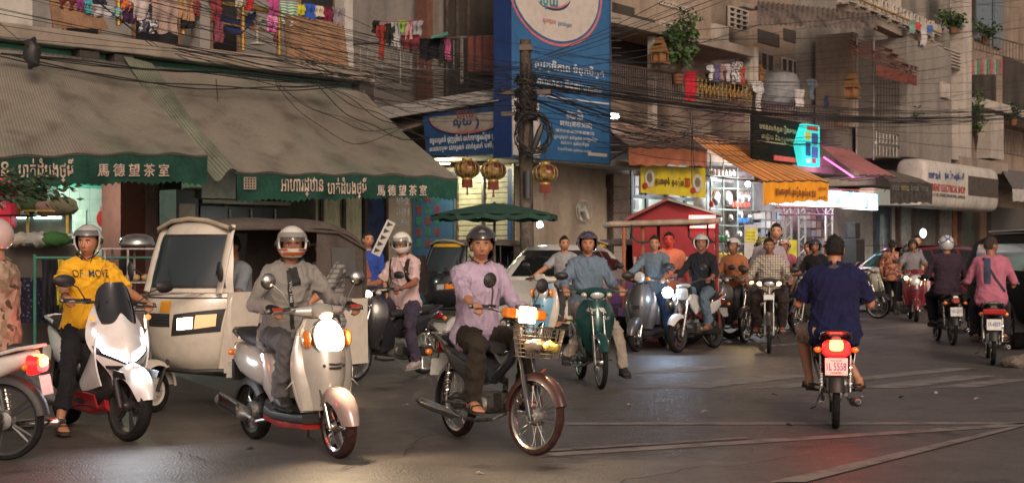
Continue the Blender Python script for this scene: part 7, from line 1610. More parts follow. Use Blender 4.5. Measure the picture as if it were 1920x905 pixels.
# pickup cart frame with rail roof in front of the kiosk (open passenger trailer)
CD = 21.5; cz = P(0,421,CD)[2]; tx0 = P(1143,421,CD)[0]; tx1 = P(1341,421,CD)[0]
tr = thing('passenger_trailer', 'open passenger trailer with thin roof frame and orange posts before the red kiosk', 'trailer', (0,0,0))
def tp(pts, r, nm, m): return MB().tube(pts, r, 8).build(nm, m, tr)
pw = cmat((.42,.33,.25), .5, var=.2); op = cmat((.40,.14,.07), .5, var=.2)
tp([(tx0,CD,cz),(tx1,CD-.4,cz+.04)], .035, 'roof_rail', pw); tp([(tx0,CD+1.2,cz),(tx1,CD+1.0,cz+.04)], .035, 'roof_rail', pw); tp([(tx0,CD,cz),(tx0,CD+1.2,cz)], .03, 'roof_rail', pw); tp([(tx1,CD-.4,cz+.04),(tx1,CD+1.0,cz+.04)], .03, 'roof_rail', cmat((.35,.06,.05),.5))
MB().hexa([(tx0,CD,cz+.03),(tx1,CD-.4,cz+.07),(tx1,CD+1.0,cz+.07),(tx0,CD+1.2,cz+.03),(tx0,CD,cz+.05),(tx1,CD-.4,cz+.09),(tx1,CD+1.0,cz+.09),(tx0,CD+1.2,cz+.05)]).build('roof_sheet', cmat((.35,.31,.28), .6, var=.3), tr, smooth=False)
for x, m_, y in ((1170,op,0),(1205,op,.0),(1338,rd,-.35),(1246,rd,.9)): X_ = P(x,421,CD)[0]; tp([(X_,CD+y,cz),(X_,CD+y,.55)], .028, 'roof_post', m_)
for x in (1184,1290,1325): X_ = P(x,421,CD)[0]; tp([(X_,CD-.1,cz),(X_,CD-.1,cz-.18),(X_+.08,CD-.1,cz-.26),(X_+.35,CD-.1,cz-.26)], .016, 'grab_handle', BLK)
kb2 = lambda x0,x1,y0,y1,z0,z1,nm,m: MB().box(((x0+x1)/2,(y0+y1)/2,(z0+z1)/2),(x1-x0,y1-y0,z1-z0)).build(nm,m,tr,smooth=False,bev=.01)
kb2(tx0+.1,tx1,CD-.3,CD+1.1,.42,.55,'trailer_floor',cmat((.08,.03,.12),.6)); kb2(tx0+.1,tx1-.05,CD+1.02,CD+1.08,.551,.95,'trailer_side',cmat((.10,.03,.18),.5))
for x in (.35, 1.15):
    MB().lathe([(.20,-.05),(.28,-.05),(.29,0),(.28,.05),(.20,.05)], (tx0+x,CD-.15,.29), 'y', 24, closed=True).build('tyre', TYRE, tr)
# blue slatted cart side
bc = thing('cargo_cart', 'blue and purple slatted cargo cart parked behind the motorcycles', 'cart', (*P(1392,470,22.8)[:2],0), R(18)); bm_ = mat('cart_blue', (.03,.05,.20), .45, var=.2); vm_ = mat('cart_violet', (.10,.03,.16), .45, var=.2)
for z in (.52,.98): MB().box((0,0,z+.02),(1.25,.05,.05)).build('cart_rail', bm_, bc, smooth=False, bev=.006)
MB().box((0,0,1.18),(1.25,.06,.06)).build('cart_rail', bm_, bc, smooth=False, bev=.006)
for k in range(17): MB().box((-.60+k*.075,0,.76),(.035,.03,.40)).build('cart_slat', vm_ if k % 3 else bm_, bc, smooth=False)
for k in range(5): MB().box((-.60+k*.30,.0,1.10),(.04,.035,.12)).build('cart_post', bm_, bc, smooth=False)
MB().box((0,.55,.45),(1.25,1.1,.10)).build('cart_floor', vm_, bc, smooth=False)
MB().lathe([(.20,-.05),(.28,-.05),(.29,0),(.28,.05),(.20,.05)], (-.2,.02,.285), 'y', 24, closed=True).build('tyre', TYRE, bc)
# small yellow menu sign stand
t = thing('menu_stand', 'white framed stand with a small yellow menu card before the pans', 'menu stand', (*P(1408,470,25.5)[:2],0)); z = P(0,427,25.5)[2]
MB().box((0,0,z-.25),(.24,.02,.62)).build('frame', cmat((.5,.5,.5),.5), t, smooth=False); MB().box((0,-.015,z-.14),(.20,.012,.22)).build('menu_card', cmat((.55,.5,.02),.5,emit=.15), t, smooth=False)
for k in range(3): text('បាយ សាច់', cmat((.1,.1,.05),.6), t, (-.08,-.022,z-.22+k*.06), (1,0,0), (0,0,1), size=.05, width=.15)
MB().box((0,0,z-.60),(.5,.3,.03)).build('shelf', cmat((.45,.45,.45),.4), t, smooth=False)
for x in (-.22,.22): MB().box((x,0,(z-.6)/2),(.03,.25,z-.62)).build('leg', cmat((.35,.35,.35),.5), t, smooth=False)
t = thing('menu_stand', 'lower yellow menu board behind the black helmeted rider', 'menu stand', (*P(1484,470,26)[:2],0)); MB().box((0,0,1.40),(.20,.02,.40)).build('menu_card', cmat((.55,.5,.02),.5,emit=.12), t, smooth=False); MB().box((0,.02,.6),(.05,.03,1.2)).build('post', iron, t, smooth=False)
# black speaker boxes at the shop corner
t = thing('loudspeaker', 'black loudspeaker stack at the shop corner behind the rider in navy', 'speaker', FR.pt(1598,500,2.0), FR.rz)
zz = FR.hit(1598,500,2.)[1]; MB().box((0,0,.42),(.62,.5,.72)).build('cabinet', BLK, t, smooth=False, bev=.02); MB().box((0,0,1.02),(.34,.34,.44)).build('cabinet', BLK, t, smooth=False, bev=.02)
t.location.z = max(.13, zz)
# ---------------------------------------------------------------- tea shop goods on the left
GD = 18.6
cab = thing('glass_display_cabinet', 'gold framed glass cabinet full of tea shop goods under the green valance', 'cabinet', (*P(52,470,GD)[:2],0), FL.rz*0+R(12))
cw = .55; zt = P(0,395,GD)[2]; gf = cmat((.34,.24,.06), .35, metal=.6)
for x in (-cw,.0,cw*.9): MB().box((x,0,(zt+.9)/2),(.035,.035,zt-.9)).build('cabinet_post', gf, cab, smooth=False)
for z in (.9,1.18,1.44,zt): MB().box((-.02,.1,z),(cw*2,.34,.025)).build('cabinet_shelf', gf if z in (.9,zt) else cmat((.3,.36,.33),.3), cab, smooth=False)
MB().box((-.02,.28,(zt+.9)/2),(cw*2,.015,zt-.9)).build('cabinet_back', cmat((.10,.16,.13),.4), cab, smooth=False); MB().box((0,.1,.5),(cw*2,.4,.74)).build('cabinet_base', dark, cab, smooth=False)
for x in (-.2,.22): MB().box((x,.26,zt-.08),(.35,.02,.025)).build('cabinet_lamp', glow((.85,1,.92),9), cab, smooth=False)
cl = [((.35,.25,.04),'amber'),((.30,.32,.30),'grey'),((.10,.22,.12),'green'),((.30,.06,.03),'red'),((.45,.42,.30),'cream')]
for k in range(36):
    c_, nm = cl[(k*3+k//5) % 5]; row = k//12; p = Matrix.Translation(cab.location) @ Matrix.Rotation(R(12), 4, 'Z') @ V((-cw+.06+(k % 12)*.088, .1+.03*(k % 3-1), (.915,1.195,1.455)[row]))
    h = (.16,.2,.12)[k % 3] if row < 2 else .10+.05*(k % 2); mb = MB().lathe([(.001,0),(.045,0),(.048,.02),(.048,h*.75),(.03,h*.9),(.03,h),(.001,h)], tuple(p), 'z', 10) if k % 2 else MB().box((p[0],p[1],p[2]+h/2),(.09,.07,h), rz=.2)
    solo(mb, 'jar' if k % 2 else 'packet', cmat(c_, .4), '%s %s standing in the gold framed glass cabinet' % (nm, 'jar' if k % 2 else 'packet'), 'goods', '%s %s in the glass cabinet' % (nm, 'jars' if k % 2 else 'packets'))
for x, y, c_, nm, s_ in ((85,396,(.25,.16,.14),'pinkish sack',.16),(172,392,(.16,.15,.10),'brown sack',.18),(48,392,(.05,.09,.04),'green sack',.15)):
    p = P(x if x != 172 else 112, y, GD); b = MB().ball(tuple(p+np.array((0,.1,.04))), (s_*1.2,s_*.7,s_*.7), 14, 8); b.v = [(a+.02*sin(c*40), b2, c+.015*sin(a*35)) for a, b2, c in b.v]; solo(b, 'sack', cmat(c_, .9, bump=.6), '%s lying on top of the glass cabinet' % nm, 'sack')
RDc = solo(MB().box(tuple(P(4,380,GD-.4)),(.30,.25,.62)), 'drinks_sign', cmat((.55,.02,.05),.4,emit=.35), 'bright red drinks panel at the left edge of the tea shop', 'sign', smooth=False, bev=.02)
text('Cola', cmat((.7,.65,.65),.5), RDc, np.array((-.10,-.13,.25)), (1,0,0), (0,0,1), width=.20, maxh=.12)
solo(MB().lathe([(.001,0),(.07,0),(.075,.16),(.001,.16)], tuple(P(28,402,GD-.3)), 'z', 14), 'can', cmat((.50,.10,.02),.4), 'orange tin on the dark tray beside the red panel', 'tin')
solo(MB().lathe([(.001,0),(.26,.0),(.28,.02),(.001,.02)], tuple(P(28,406,GD-.3)), 'z', 24), 'tray', BLK, 'round dark tray at the left edge holding an orange tin', 'tray')
# beer sign on tiles
bs_ = thing('beer_sign', 'round red beer sign with temple towers on the white tiles', 'sign', FL.pt(196,410,-2.0), FL.rz); rr = .17
MB().lathe([(.001,-.02),(rr,-.02),(rr,.0),(.001,.0)], axis='y', n=28).build('sign_disc', cmat((.42,.03,.03),.4), bs_); 
for k, h in ((-1,.10),(0,.15),(1,.10)): MB().tube([(k*.07,-.01,rr*.75),(k*.07,-.01,rr*.75+h*.6),(k*.07,-.01,rr*.75+h)], [.028,.024,.004], 8).build('tower', cmat((.30,.08,.06),.5), bs_)
text('Angkor', cmat((.65,.62,.6),.4), bs_, (.15,.004,-.03), (-1,0,0), (0,0,1), width=.30, maxh=.085, bold=.02)
bs_.rotation_euler.z = FL.rz
ca_ = thing('wall_calendar', 'white tear-off calendar hanging on tiles left of the beer sign', 'calendar', FL.pt(150,415,-2.15), FL.rz); obox('calendar_page', cmat((.5,.5,.46),.6), ca_, (0,0,0), (.24,.02,.42)); obox('calendar_header', cmat((.45,.06,.04),.6), ca_, (0,.012,.17), (.24,.012,.07)); text('25', cmat((.05,.05,.05),.5), ca_, (.08,.012,-.02), (-1,0,0), (0,0,1), width=.16, maxh=.12)
# clothes rack with dark clothes
cr = thing('clothes_rack', 'green metal clothes rack behind the rider in yellow', 'clothes rack', (*P(165,470,16.6)[:2],0), R(8)); gp = cmat((.03,.16,.12), .5); zt = P(0,483,16.6)[2]
for x in (-.60,.75): MB().tube([(x,0,0),(x,0,zt+.04)], .018, 8).build('rack_post', gp, cr); MB().tube([(x,-.25,.02),(x,.25,.02)], .018, 8).build('rack_foot', gp, cr)
MB().tube([(-.60,0,zt),(.75,0,zt)], .016, 8).build('rack_bar', gp, cr)
FC = Frame(0,0,0,org=(0,0)); FC.o = np.array(P(165,470,16.6)[:2]); FC.u = np.array((cos(R(8)), sin(R(8)))); FC.n = np.array((sin(R(8)), -cos(R(8)))); FC.rz = R(8)
for x0, x1, y1, c_, lb in ((78,100,600,(.02,.02,.025),'black coat, first on the green rack'),(92,108,590,(.015,.015,.02),'black dotted blouse on the green rack'),(106,118,575,(.50,.42,.02),'black coat with yellow edge showing'),(112,122,570,(.02,.02,.02),'black coat hanging next to the yellow edge'),(222,250,560,(.03,.03,.035),'dark jacket at the far end of the green rack')):
    garment(FC, x0, x1, 486, y1, .0, c_, 'garment', lb, 'clothes on the green rack', None, 'towel')
for k in range(4): p = FC.pt(112+k*8, 484, 0); solo(MB().tube([p+np.array((-.10,0,-.09)), p, p+np.array((.10,0,-.09)), p+np.array((-.10,0,-.09))], .006, 5), 'clothes_hanger', cmat((.30,.18,.08),.5), 'thin wooden hanger on the green rack bar', 'hanger', 'hangers on the green rack')
solo(MB().grid(lambda u, v: P(28+70*u, 520+85*v, 16.9)+np.array((0,.04*sin(u*13),0)), 18, 8), 'cloth_display', mat('star_cloth', (.03,.03,.05), .9, pat=spot((.015,.015,.03),(.12,.12,.16),30,.6)), 'dark star patterned cloth hanging left of the green rack', 'cloth', solid=.01)
# stainless food cart with glass case and bowl
fc = thing('food_cart', 'steel food cart with glass case and upturned bowl left of the three-wheeler', 'food cart', (*P(240,470,15.8)[:2],0), R(6)); 
zt = P(0,466,15.8)[2]
for x in (-.25,.0,.38):
    for y in (0,.45): MB().box((x,y,(zt+.75)/2),(.022,.022,zt-.75)).build('case_post', STEEL, fc, smooth=False)
for z in (.75,1.05,zt): MB().box((.06,.22,z),(.68,.5,.018)).build('case_shelf', STEEL, fc, smooth=False)
MB().box((.06,.22,.42),(.68,.5,.62)).build('cart_body', cmat((.10,.09,.09),.35,metal=.7), fc, smooth=False, bev=.01)
for k in range(6): MB().ball((-.12+.09*k,.15+.1*(k % 2),1.10), (.05,.05,.04), 8, 6).build('bun', cmat((.38,.25,.12),.7), fc)
o = MB().lathe([(.20,0),(.205,.02),(.18,.09),(.10,.13),(.001,.14)], n=26).build('steel_bowl', CHR, None, ang=60, solid=.006); o.location = P(252,464,15.9)+np.array((0,.12,.02)); tag(o, 'shiny steel bowl upside down on the food cart', 'bowl')
# counter of bags behind the rider in yellow
ct = thing('counter', 'cluttered counter with steel rim behind the rider in yellow', 'counter', (*P(70,470,17.6)[:2],0), R(8)); zt = P(0,440,17.6)[2]
MB().box((0,.2,zt),(.95,.4,.03)).build('counter_top', STEEL, ct, smooth=False); MB().box((0,.22,zt/2-.05),(.9,.3,zt-.15)).build('counter_front', dark, ct, smooth=False)
for k, (x, c_, lb, s_) in enumerate(((38,(.30,.27,.24),'crumpled grey paper parcel',.13),(72,(.24,.24,.23),'shiny plastic bag',.15),(100,(.035,.10,.03),'dark green cloth bundle',.15),(55,(.20,.07,.03),'brown box of goods',.10))):
    p = P(x, 452, 17.4); b = MB().ball(tuple(p+np.array((0,0,.02))), (s_*1.4,s_*.8,s_*.62), 14, 8); b.v = [(a+.02*sin(c*60+b2*40), b2, c+.02*sin(a*50)) for a, b2, c in b.v]; solo(b, 'bag', cmat(c_, .35 if k == 1 else .9, bump=.6), lb+' lying on the cluttered counter', 'bag')
# kitchen hood and oven by the shop entrance
hd_ = thing('steel_kitchen_unit', 'stained steel hood and oven in the dark entrance behind the three-wheeler', 'oven', FL.pt(400,470,-.9), FL.rz)
pb(FL, 378, 318, 442, 372, -.9, -.3, 'hood', cmat((.28,.25,.20),.3,metal=.7), hd_, -.3); pb(FL, 330, 356, 372, 440, -.9, -.4, 'oven_body', cmat((.05,.045,.04),.3), hd_, -.4); pb(FL, 336, 382, 366, 420, -.399, -.38, 'oven_door', cmat((.25,.2,.14),.3,metal=.5), hd_, -.38)
pb(FL, 376, 388, 545, 430, -.9, -.5, 'range_front', cmat((.03,.028,.028),.25), hd_, -.5); pb(FL, 380, 376, 545, 383, -.5, -.38, 'range_edge', cmat((.20,.17,.13),.3,metal=.7), hd_, -.38)
for x in (430,470,515): pb(FL, x, 392, x+3, 425, -.499, -.47, 'range_handle', STEEL, hd_, -.47)
# ================================================================ traffic: vehicles and the people on them
def put(px, py, d, xf, s=1.):
    d = nrm((d[0], d[1], 0)); g = G(px, py); o = g-d*xf*s; return tuple(o), atan2(d[1], d[0])
def ride(label, bk, info, seat=None, feet=None, hands=None, dx=0., **k):
    z = bk.scale[0]; k.setdefault('s', .94); st = (np.array(seat or info['seat'])+np.array((dx,0,-.015)))*z
    return person(label, tuple(bk.location), bk.rotation_euler.z, seat=st, hands=[tuple(np.array(q)*z) for q in (hands or info['grip'])], feet=[tuple(np.array(q)*z) for q in (feet or info['feet'])], **k)
CLOTHP = dict(
 plaid=lambda c1, c2, s_: (lambda x, c: x['mix'](x['mix'](c1, c2, x['ramp'](x['wave'](s_, 'Object', 'Z'), .80, .9)), c2, x['ramp'](x['wave'](s_, 'Object', 'Y'), .80, .9))),
 flower=lambda c1, c2, s_: (lambda x, c: x['mix'](x['mix'](c1, c2, x['ramp'](x['noise'](s_, 2), .50, .56)), (c2[0]*.3,c2[1]*.3,c2[2]*.3), x['ramp'](x['noise'](s_*1.7, 2), .58, .62))))
# --- white maxi scooter, rider in yellow
loc, rz = put(243, 826, (.60,-.80), .68)
B1, i1 = maxi('white motor scooter with glaring angular headlights and smoked screen', loc, rz)
p1, s1, q1 = ride('rider in yellow t-shirt and silver open helmet looking to his left', B1, i1, vox=.0068, lean=.04, yaw=-.72, skin='tan', shirt=((.80,.42,.015),'short'), pants=((.018,.018,.022),'crop'), sandal=(.05,.03,.02), helmet=('open',(.50,.49,.47),None,'mirror',mat('silver_helmet',(.66,.64,.61),.14,metal=.35,var=.1,coat=1)), extra='tee', fat=1.08, feet=[(.22,.19,.40),(.05,-.30,.10)], elbow=[(-.3,.65,-.8),(-.3,-.65,-.8)], s=.94, seat=(-.22,0,.745))
T1 = bvh(s1); cc = q1['hip']+q1['sp']*.36
for s_, o, w_, h_, m_ in (('OF', (.155,.07), .075, .05, (.02,.04,.02)), ('MOVE', (.030,.07), .150, .05, (.02,.03,.05)), ('Happiness', (.095,.085), .10, .014, (.55,.50,.45))):
    text(s_, cmat(m_,.7), s1, cc+np.array((.3,-o[0],0))+q1['sp']*(o[1]-.06), (0,1,0), q1['sp'], width=w_*1.1, maxh=h_*1.15, project=T1, off=.013, bold=.004, name='shirt_print')
MB().tube([q1['N'](.06,.078,-.06), q1['nb']+q1['fw']*.075+q1['sp']*-.005, q1['N'](.06,-.078,-.06)], .006, 6).build('necklace', cmat((.03,.02,.015),.5), p1)
MB().tube([np.array(q1['arms'][1][2])+np.array((.0,.034*cos(a),.03*sin(a))) for a in np.linspace(0,2*pi,14)], .004, 5).build('bracelet', cmat((.4,.03,.03),.5), p1)
# --- silver retro scooter, rider in grey
loc, rz = put(634, 858, (.60,-.80), .63)
champ = paint((.50,.46,.42), .2, .25)
rsh = mat('paint_red_warm', (.36,.06,.05), .25, metal=.2, var=.1, coat=.6)
B2, i2 = scooter('silver retro scooter with big round headlight glowing and red tinted mudguard', loc, rz, champ, st=-.06, light=True, lowfront=mat('paint_silver_red', (.42,.31,.29), .22, metal=.25, var=.1, coat=.6), body2=mat('scooter_red', (.30,.02,.015), .4, var=.2), tyre_tint=(.05,.022,.02), energy=75, lightc=(1,.74,.46), plate_txt=None)  # mudguard's red reflection and tyre's red light are painted into their colours
p2, s2, q2 = ride('rider in grey sweater with white and orange full face helmet', B2, i2, vox=.0068, lean=.20, yaw=-.42, s=.93, seat=(-.16,0,.735), skin='brown', shirt=((.25,.235,.22),'long'), pants=((.11,.108,.115),'long'), shoe=(.025,.022,.022), helmet=('full',(.66,.65,.62),(.60,.14,.03),'up'), gloves=((.02,.02,.02),(.50,.05,.03)), feet=[(.30,.12,.375),(.10,-.16,.375)], elbow=[(-.3,.75,-.8),(-.3,-.75,-.8)], fat=1.04)
T2_ = bvh(s2)
# lanyard strap and chest logo
def strap_on(T, pts, w_, m, parent, name, off=.006, n=24, dirn=(-1,0,0)):
    pts = [np.array(q, float) for q in pts]
    def at(t):
        t = t*(len(pts)-1); i = min(int(t), len(pts)-2); return pts[i]*(1-(t-i))+pts[i+1]*(t-i)
    def fn(u, v):
        q = at(v); d = nrm(at(min(1, v+.02))-at(max(0, v-.02))); l = nrm(np.cross(d, dirn)); q = q+l*w_*(u-.5)
        h = T.ray_cast(V(q-np.array(dirn)*.6), V(dirn)); return q if h[0] is None else np.array(h[0])-np.array(dirn)*off
    return MB().grid(fn, 3, n).build(name, m, parent, ang=80, sub=-1, solid=0)
nb2, sp2 = q2['nb'], q2['sp']
strap_on(T2_, [nb2+np.array((.1,-.06,-.02)), nb2+np.array((.1,-.05,-.16)), nb2+np.array((.15,-.02,-.30)), nb2+np.array((.15,.0,-.44))], .032, cmat((.02,.02,.02),.6), p2, 'lanyard')
text('VAG 1980', cmat((.6,.6,.6),.6), p2, nb2+np.array((.4,-.062,-.10)), (0,.12,-1), (0,1,.1), width=.15, maxh=.02, project=bvh(p2.children[-1]) if False else T2_, off=.010, name='lanyard_lettering')
strap_on(T2_, [nb2+np.array((.1,-.02,.0)), nb2+np.array((.1,.0,-.13))], .07, cmat((.02,.02,.022),.7), p2, 'polo_placket', off=.004)
text('△', cmat((.04,.04,.04),.6), s2, nb2+np.array((.4,.09,-.16)), (0,1,0), (0,0,1), width=.05, maxh=.045, project=T2_, off=.004, name='chest_logo')
t = thing('plastic_bag', 'white translucent plastic bag hanging at the silver scooter leg shield', 'bag', tuple(V(loc)+Matrix.Rotation(rz,3,'Z') @ V((.24,.0,.36))), rz)
b = MB().loft([(.0,-.02,.035,.06),(.0,.12,.05,.07),(.0,.26,.04,.055),(.0,.38,.015,.02),(.0,.42,.008,.01)], e=2.2); b.v = [(x+.006*sin(z*60+y*40),y+.008*sin(z*40),z) for x,y,z in b.v]; b.build('bag_body', cmat((.62,.60,.58),.3), t)
# --- old man on the old motorcycle
loc, rz = put(1008, 853, (.50,-.865), .60)
B3, i3 = cub('old dark motorcycle with wire front basket, square headlight and amber signals', loc, rz, paint((.028,.03,.045),.35), basket=True, box_light=True, mirrors='round', modern=False, legshield=False, light=True, tyre_tint=(.045,.022,.018), energy=60, st=.22, mm=CHR, body2=paint((.05,.05,.05)), lightc=(1,.72,.42))
p3, s3, q3 = ride('elderly rider in lilac button shirt and patterned black cap helmet', B3, i3, vox=.0065, lean=.07, yaw=-.45, pitch=.04, skin='tan', shirt=((.46,.36,.50),'rolled'), pants=((.035,.028,.022),'long'), sandal=(.03,.025,.022), helmet=('half',(.035,.03,.03),(.30,.28,.27),'dark'), hair=(.03,.03,.03), feet=[(.04,.22,.345),(.04,-.22,.345)], tw=-.12, seat=(-.28,0,.76))
T3 = bvh(s3); nb3 = q3['nb']
strap_on(T3, [nb3+np.array((.1,.0,-.03)), nb3+np.array((.12,.0,-.25)), nb3+np.array((.15,.0,-.50))], .035, cmat((.48,.38,.52),.85), s3, 'button_placket', off=.005)
for k in range(5):
    h = T3.ray_cast(V(nb3+np.array((.6,0,-.09-.09*k))), V((-1,0,0)))
    if h[0]: MB().ball(tuple(h[0]+V((.007,0,0))), (.003,.006,.006), 8, 6).build('button', cmat((.65,.6,.62),.3), s3)
def pocket(y0, y1, z0, z1):
    o = decal('pocket', cmat((.46,.36,.50),.85), s3, T3, [(nb3[0]+.6,y0,nb3[2]-z1),(nb3[0]+.6,y1,nb3[2]-z1),(nb3[0]+.6,y1,nb3[2]-z0),(nb3[0]+.6,y0,nb3[2]-z0)], (-1,0,0), off=.006)
pocket(.055,.145,.17,.29)
strap_on(T3, [nb3+np.array((.2,.10,-.16)), nb3+np.array((.2,.10,-.22))], .008, cmat((.1,.1,.15),.4), s3, 'pen', off=.010)
# --- green motorcycle
loc, rz = put(1128, 729, (.13,-1), .615)
GRN_ = paint((.012,.065,.062),.2,.2)
B4, i4 = cub('dark green motorcycle ridden straight on with unlit clear headlight', loc, rz, GRN_, st=.0, tyre_tint=None, mirrors='oval')
p4_, s4, q4 = ride('rider in steel blue shirt, beige trousers and dark helmet on the green motorcycle', B4, i4, vox=.0085, lean=.04, yaw=-.15, skin='tan', shirt=((.13,.19,.26),'rolled'), pants=((.30,.255,.215),'long'), shoe=(.02,.018,.018), helmet=('open',(.035,.03,.05),(.10,.09,.13),None), feet=[(.05,.36,.16),(-.05,-.27,.30)], kneeY=(.55,-.5))
T4 = bvh(s4); nb4 = q4['nb']; strap_on(T4, [nb4+np.array((.1,.0,-.03)), nb4+np.array((.12,.0,-.25)), nb4+np.array((.15,.0,-.48))], .03, cmat((.145,.21,.285),.85), s4, 'button_placket', off=.005)
decal('pocket', cmat((.13,.19,.26),.85), s4, T4, [(.8,.06,nb4[2]-.28),(.8,.14,nb4[2]-.28),(.8,.14,nb4[2]-.17),(.8,.06,nb4[2]-.17)], (-1,0,0), off=.006)
F4 = i4['bvh']
text('Lc', cmat((.6,.6,.6),.3), B4, (.9,.075,.735), (0,1,0), (0,0,1), width=.06, maxh=.04, project=F4, off=.012, name='cowl_lettering')
decal('sticker', cmat((.55,.5,.48),.4), B4, F4, [(.9,-.12,.83),(.9,-.07,.80),(.9,-.05,.84),(.9,-.09,.87)], (-1,0,0), off=.012); decal('sticker', cmat((.6,.6,.58),.4), B4, F4, [(.9,.03,.82),(.9,.10,.80),(.9,.06,.86),(.9,.0,.86)], (-1,0,0), off=.012)
for k in range(3):
    for sg in (1,-1): decal('air_slot', BLK, B4, F4, [(.9,sg*(.02+.03*k),.775-.006*k),(.9,sg*(.05+.03*k),.79),(.9,sg*(.045+.03*k),.80),(.9,sg*(.02+.03*k),.785)], (-1,0,0), off=.011, res=3)
MB().box((.35,-.30,.88),(.02,.03,.22)).build('rear_bag_strap', BLK, B4, smooth=False)
# --- rider seen from behind, navy shirt
loc, rz = put(1567, 803, (.20,.98), -.60)
B5, i5 = cub('dark red motorcycle seen from behind with glaring tail light and white plate', loc, rz, paint((.05,.006,.012),.25), tail_on=7, plate_txt=[('1L 5558',-.22,.062,.86),('កម្ពុជា',.25,.022,.5),('PHNOM PENH',-.42,.016,.5)], mirrors=False, mm=STEEL, rimstyle='5')
p5, s5, q5 = ride('bareheaded rider from behind in navy polo shirt and beige shorts', B5, i5, vox=.0080, lean=.06, yaw=.12, skin='tan', shirt=((.012,.015,.058),'short'), pants=((.36,.26,.19),'shorts'), shoe=None, sandal=(.03,.02,.02), fat=1.2, s=.95, seat=(-.22,0,.72), feet=[(.02,.21,.345),(.02,-.21,.345)], kneeY=(.45,-.45))
MB().grid(lambda u, v: tuple(q5['nb']+q5['fw']*(.066+.02*v)*cos(2*pi*u)+q5['lt']*(.070+.02*v)*sin(2*pi*u)+q5['sp']*(.045-.055*v)), 20, 3).build('shirt_collar', cmat((.10,.09,.10),.8,var=.5), s5, solid=.006, ang=80)
# --- cropped motorcycle at the left edge, with rider
loc, rz = put(18, 862, (-1,.10), -.60)
B6, i6 = cub('cropped white and red motorcycle leaving at the left edge with lit tail light', loc, rz, paint((.55,.50,.48),.3), body2=paint((.35,.02,.03),.3), tail_on=4, plate_txt=None, mirrors=False, rimstyle='5')
p6, s6, q6 = ride('rider at the left edge in tan patterned jacket and pale pink helmet', B6, i6, vox=.010, lean=.02, skin='tan', shirt=((.3,.25,.2),'long'), shirtm=mat('tan_pattern', (.30,.22,.15), .9, pat=CLOTHP['flower']((.40,.29,.22),(.26,.18,.12),9)), pants=((.02,.015,.02),'long'), helmet=('open',(.52,.38,.36),None,None), seat=(-.55,0,.80), hands=[(-.15,.2,1.0),(-.15,-.2,1.0)])
# --- pink polo rider heading left
loc, rz = put(798, 700, (-.60,-.80), -.60)
B7, i7 = cub('black motorcycle heading left with bright headlight behind the silver scooter', loc, rz, paint((.02,.02,.025),.25), light=True, lightc=(1,.72,.40), energy=25, mirrors='oval')
p7, s7, q7 = ride('rider in pale pink polo and white helmet with dark backpack', B7, i7, vox=.0085, lean=.10, yaw=.25, pitch=.2, skin='brown', shirt=((.58,.42,.42),'short'), pants=((.05,.042,.07),'long'), shoe=(.38,.33,.33), helmet=('full',(.70,.68,.64),None,'up'), feet=[(-.08,.33,.19),(.03,-.20,.345)], knee=.5, dx=-.06)
MB().loft([(0,-.20,.12,.07),(0,.0,.15,.10),(0,.22,.12,.06)], e=3).xf(Matrix.Translation(q7['shl']-q7['fw']*.19-q7['sp']*.16)).build('pack', cmat((.03,.022,.022),.8,bump=.4), tag(thing('backpack','dark backpack worn by the rider in pale pink polo','backpack', tuple(B7.location), B7.rotation_euler.z), None, None))
T7 = bvh(s7)
for sg in (1,-1): strap_on(T7, [q7['nb']+np.array((.15,sg*.13,.0)), q7['nb']+np.array((.15,sg*.12,-.14)), q7['nb']+np.array((.15,sg*.14,-.28))], .045, cmat((.03,.022,.022),.8), p7, 'backpack_strap')
MB().tube([q7['arms'][1][2]*1.+np.array((-.02,.032*cos(a),.03*sin(a))) for a in np.linspace(0,2*pi,14)], .010, 6).build('wristwatch', CHR, p7)
# --- cream three-wheeler
loc, rz = put(286, 772, (-.64,-.77), .95)
W1 = tuktuk('cream auto rickshaw with grey canvas hood and lit square headlight', loc, rz, True); W1.scale = (.84,.86,1)
M1 = Matrix.Translation(loc) @ Matrix.Rotation(rz, 4, 'Z')
def seated(label, base, rz, seat, hands, feet, **k): return person(label, tuple(base), rz, seat=seat, hands=hands, feet=feet, **k)
seated('driver in grey shirt behind the windscreen of the cream auto rickshaw', loc, rz, (.05,.02,.66), [(.56,.25,1.0),(.56,-.25,1.0)], [(.55,.15,.42),(.55,-.15,.42)], vox=.014, lean=.05, skin='brown', shirt=((.20,.22,.26),'short'))
seated('passenger in checked grey shirt leaning out of the cream auto rickshaw', loc, rz, (-.75,.38,.66), [(-.30,.50,.85),(-.30,.1,.75)], [(-.25,.45,.42),(-.25,.15,.42)], vox=.014, grip=(False,False), lean=.0, shirtm=mat('grey_check', (.2,.2,.2), .9, pat=CLOTHP['plaid']((.26,.25,.24),(.10,.09,.09),7)), shirt=((.2,.2,.2),'short'))
# --- boy in blue and man in red behind
g = G(688, 655); person('young man in royal blue jersey standing behind the pink shirted rider', tuple(g), R(-75), seat=(0,0,.80), stand=True, hands=[(.05,.28,.72),(.05,-.28,.72)], feet=[(0,.1,.085),(0,-.1,.085)], grip=(False,False), vox=.012, skin='tan', shirt=((.02,.06,.32),'short'), s=.97, yaw=.2)
g = G(664, 665); person('person in dull red shirt half hidden by the rickshaw canvas', tuple(g), R(-110), seat=(0,0,.72), stand=True, hands=[(.05,.28,.72),(.05,-.28,.72)], feet=[(0,.1,.085),(0,-.1,.085)], grip=(False,False), vox=.014, skin='brown', shirt=((.30,.08,.06),'short'), s=.95, helmet=('half',(.03,.03,.03),None,None))
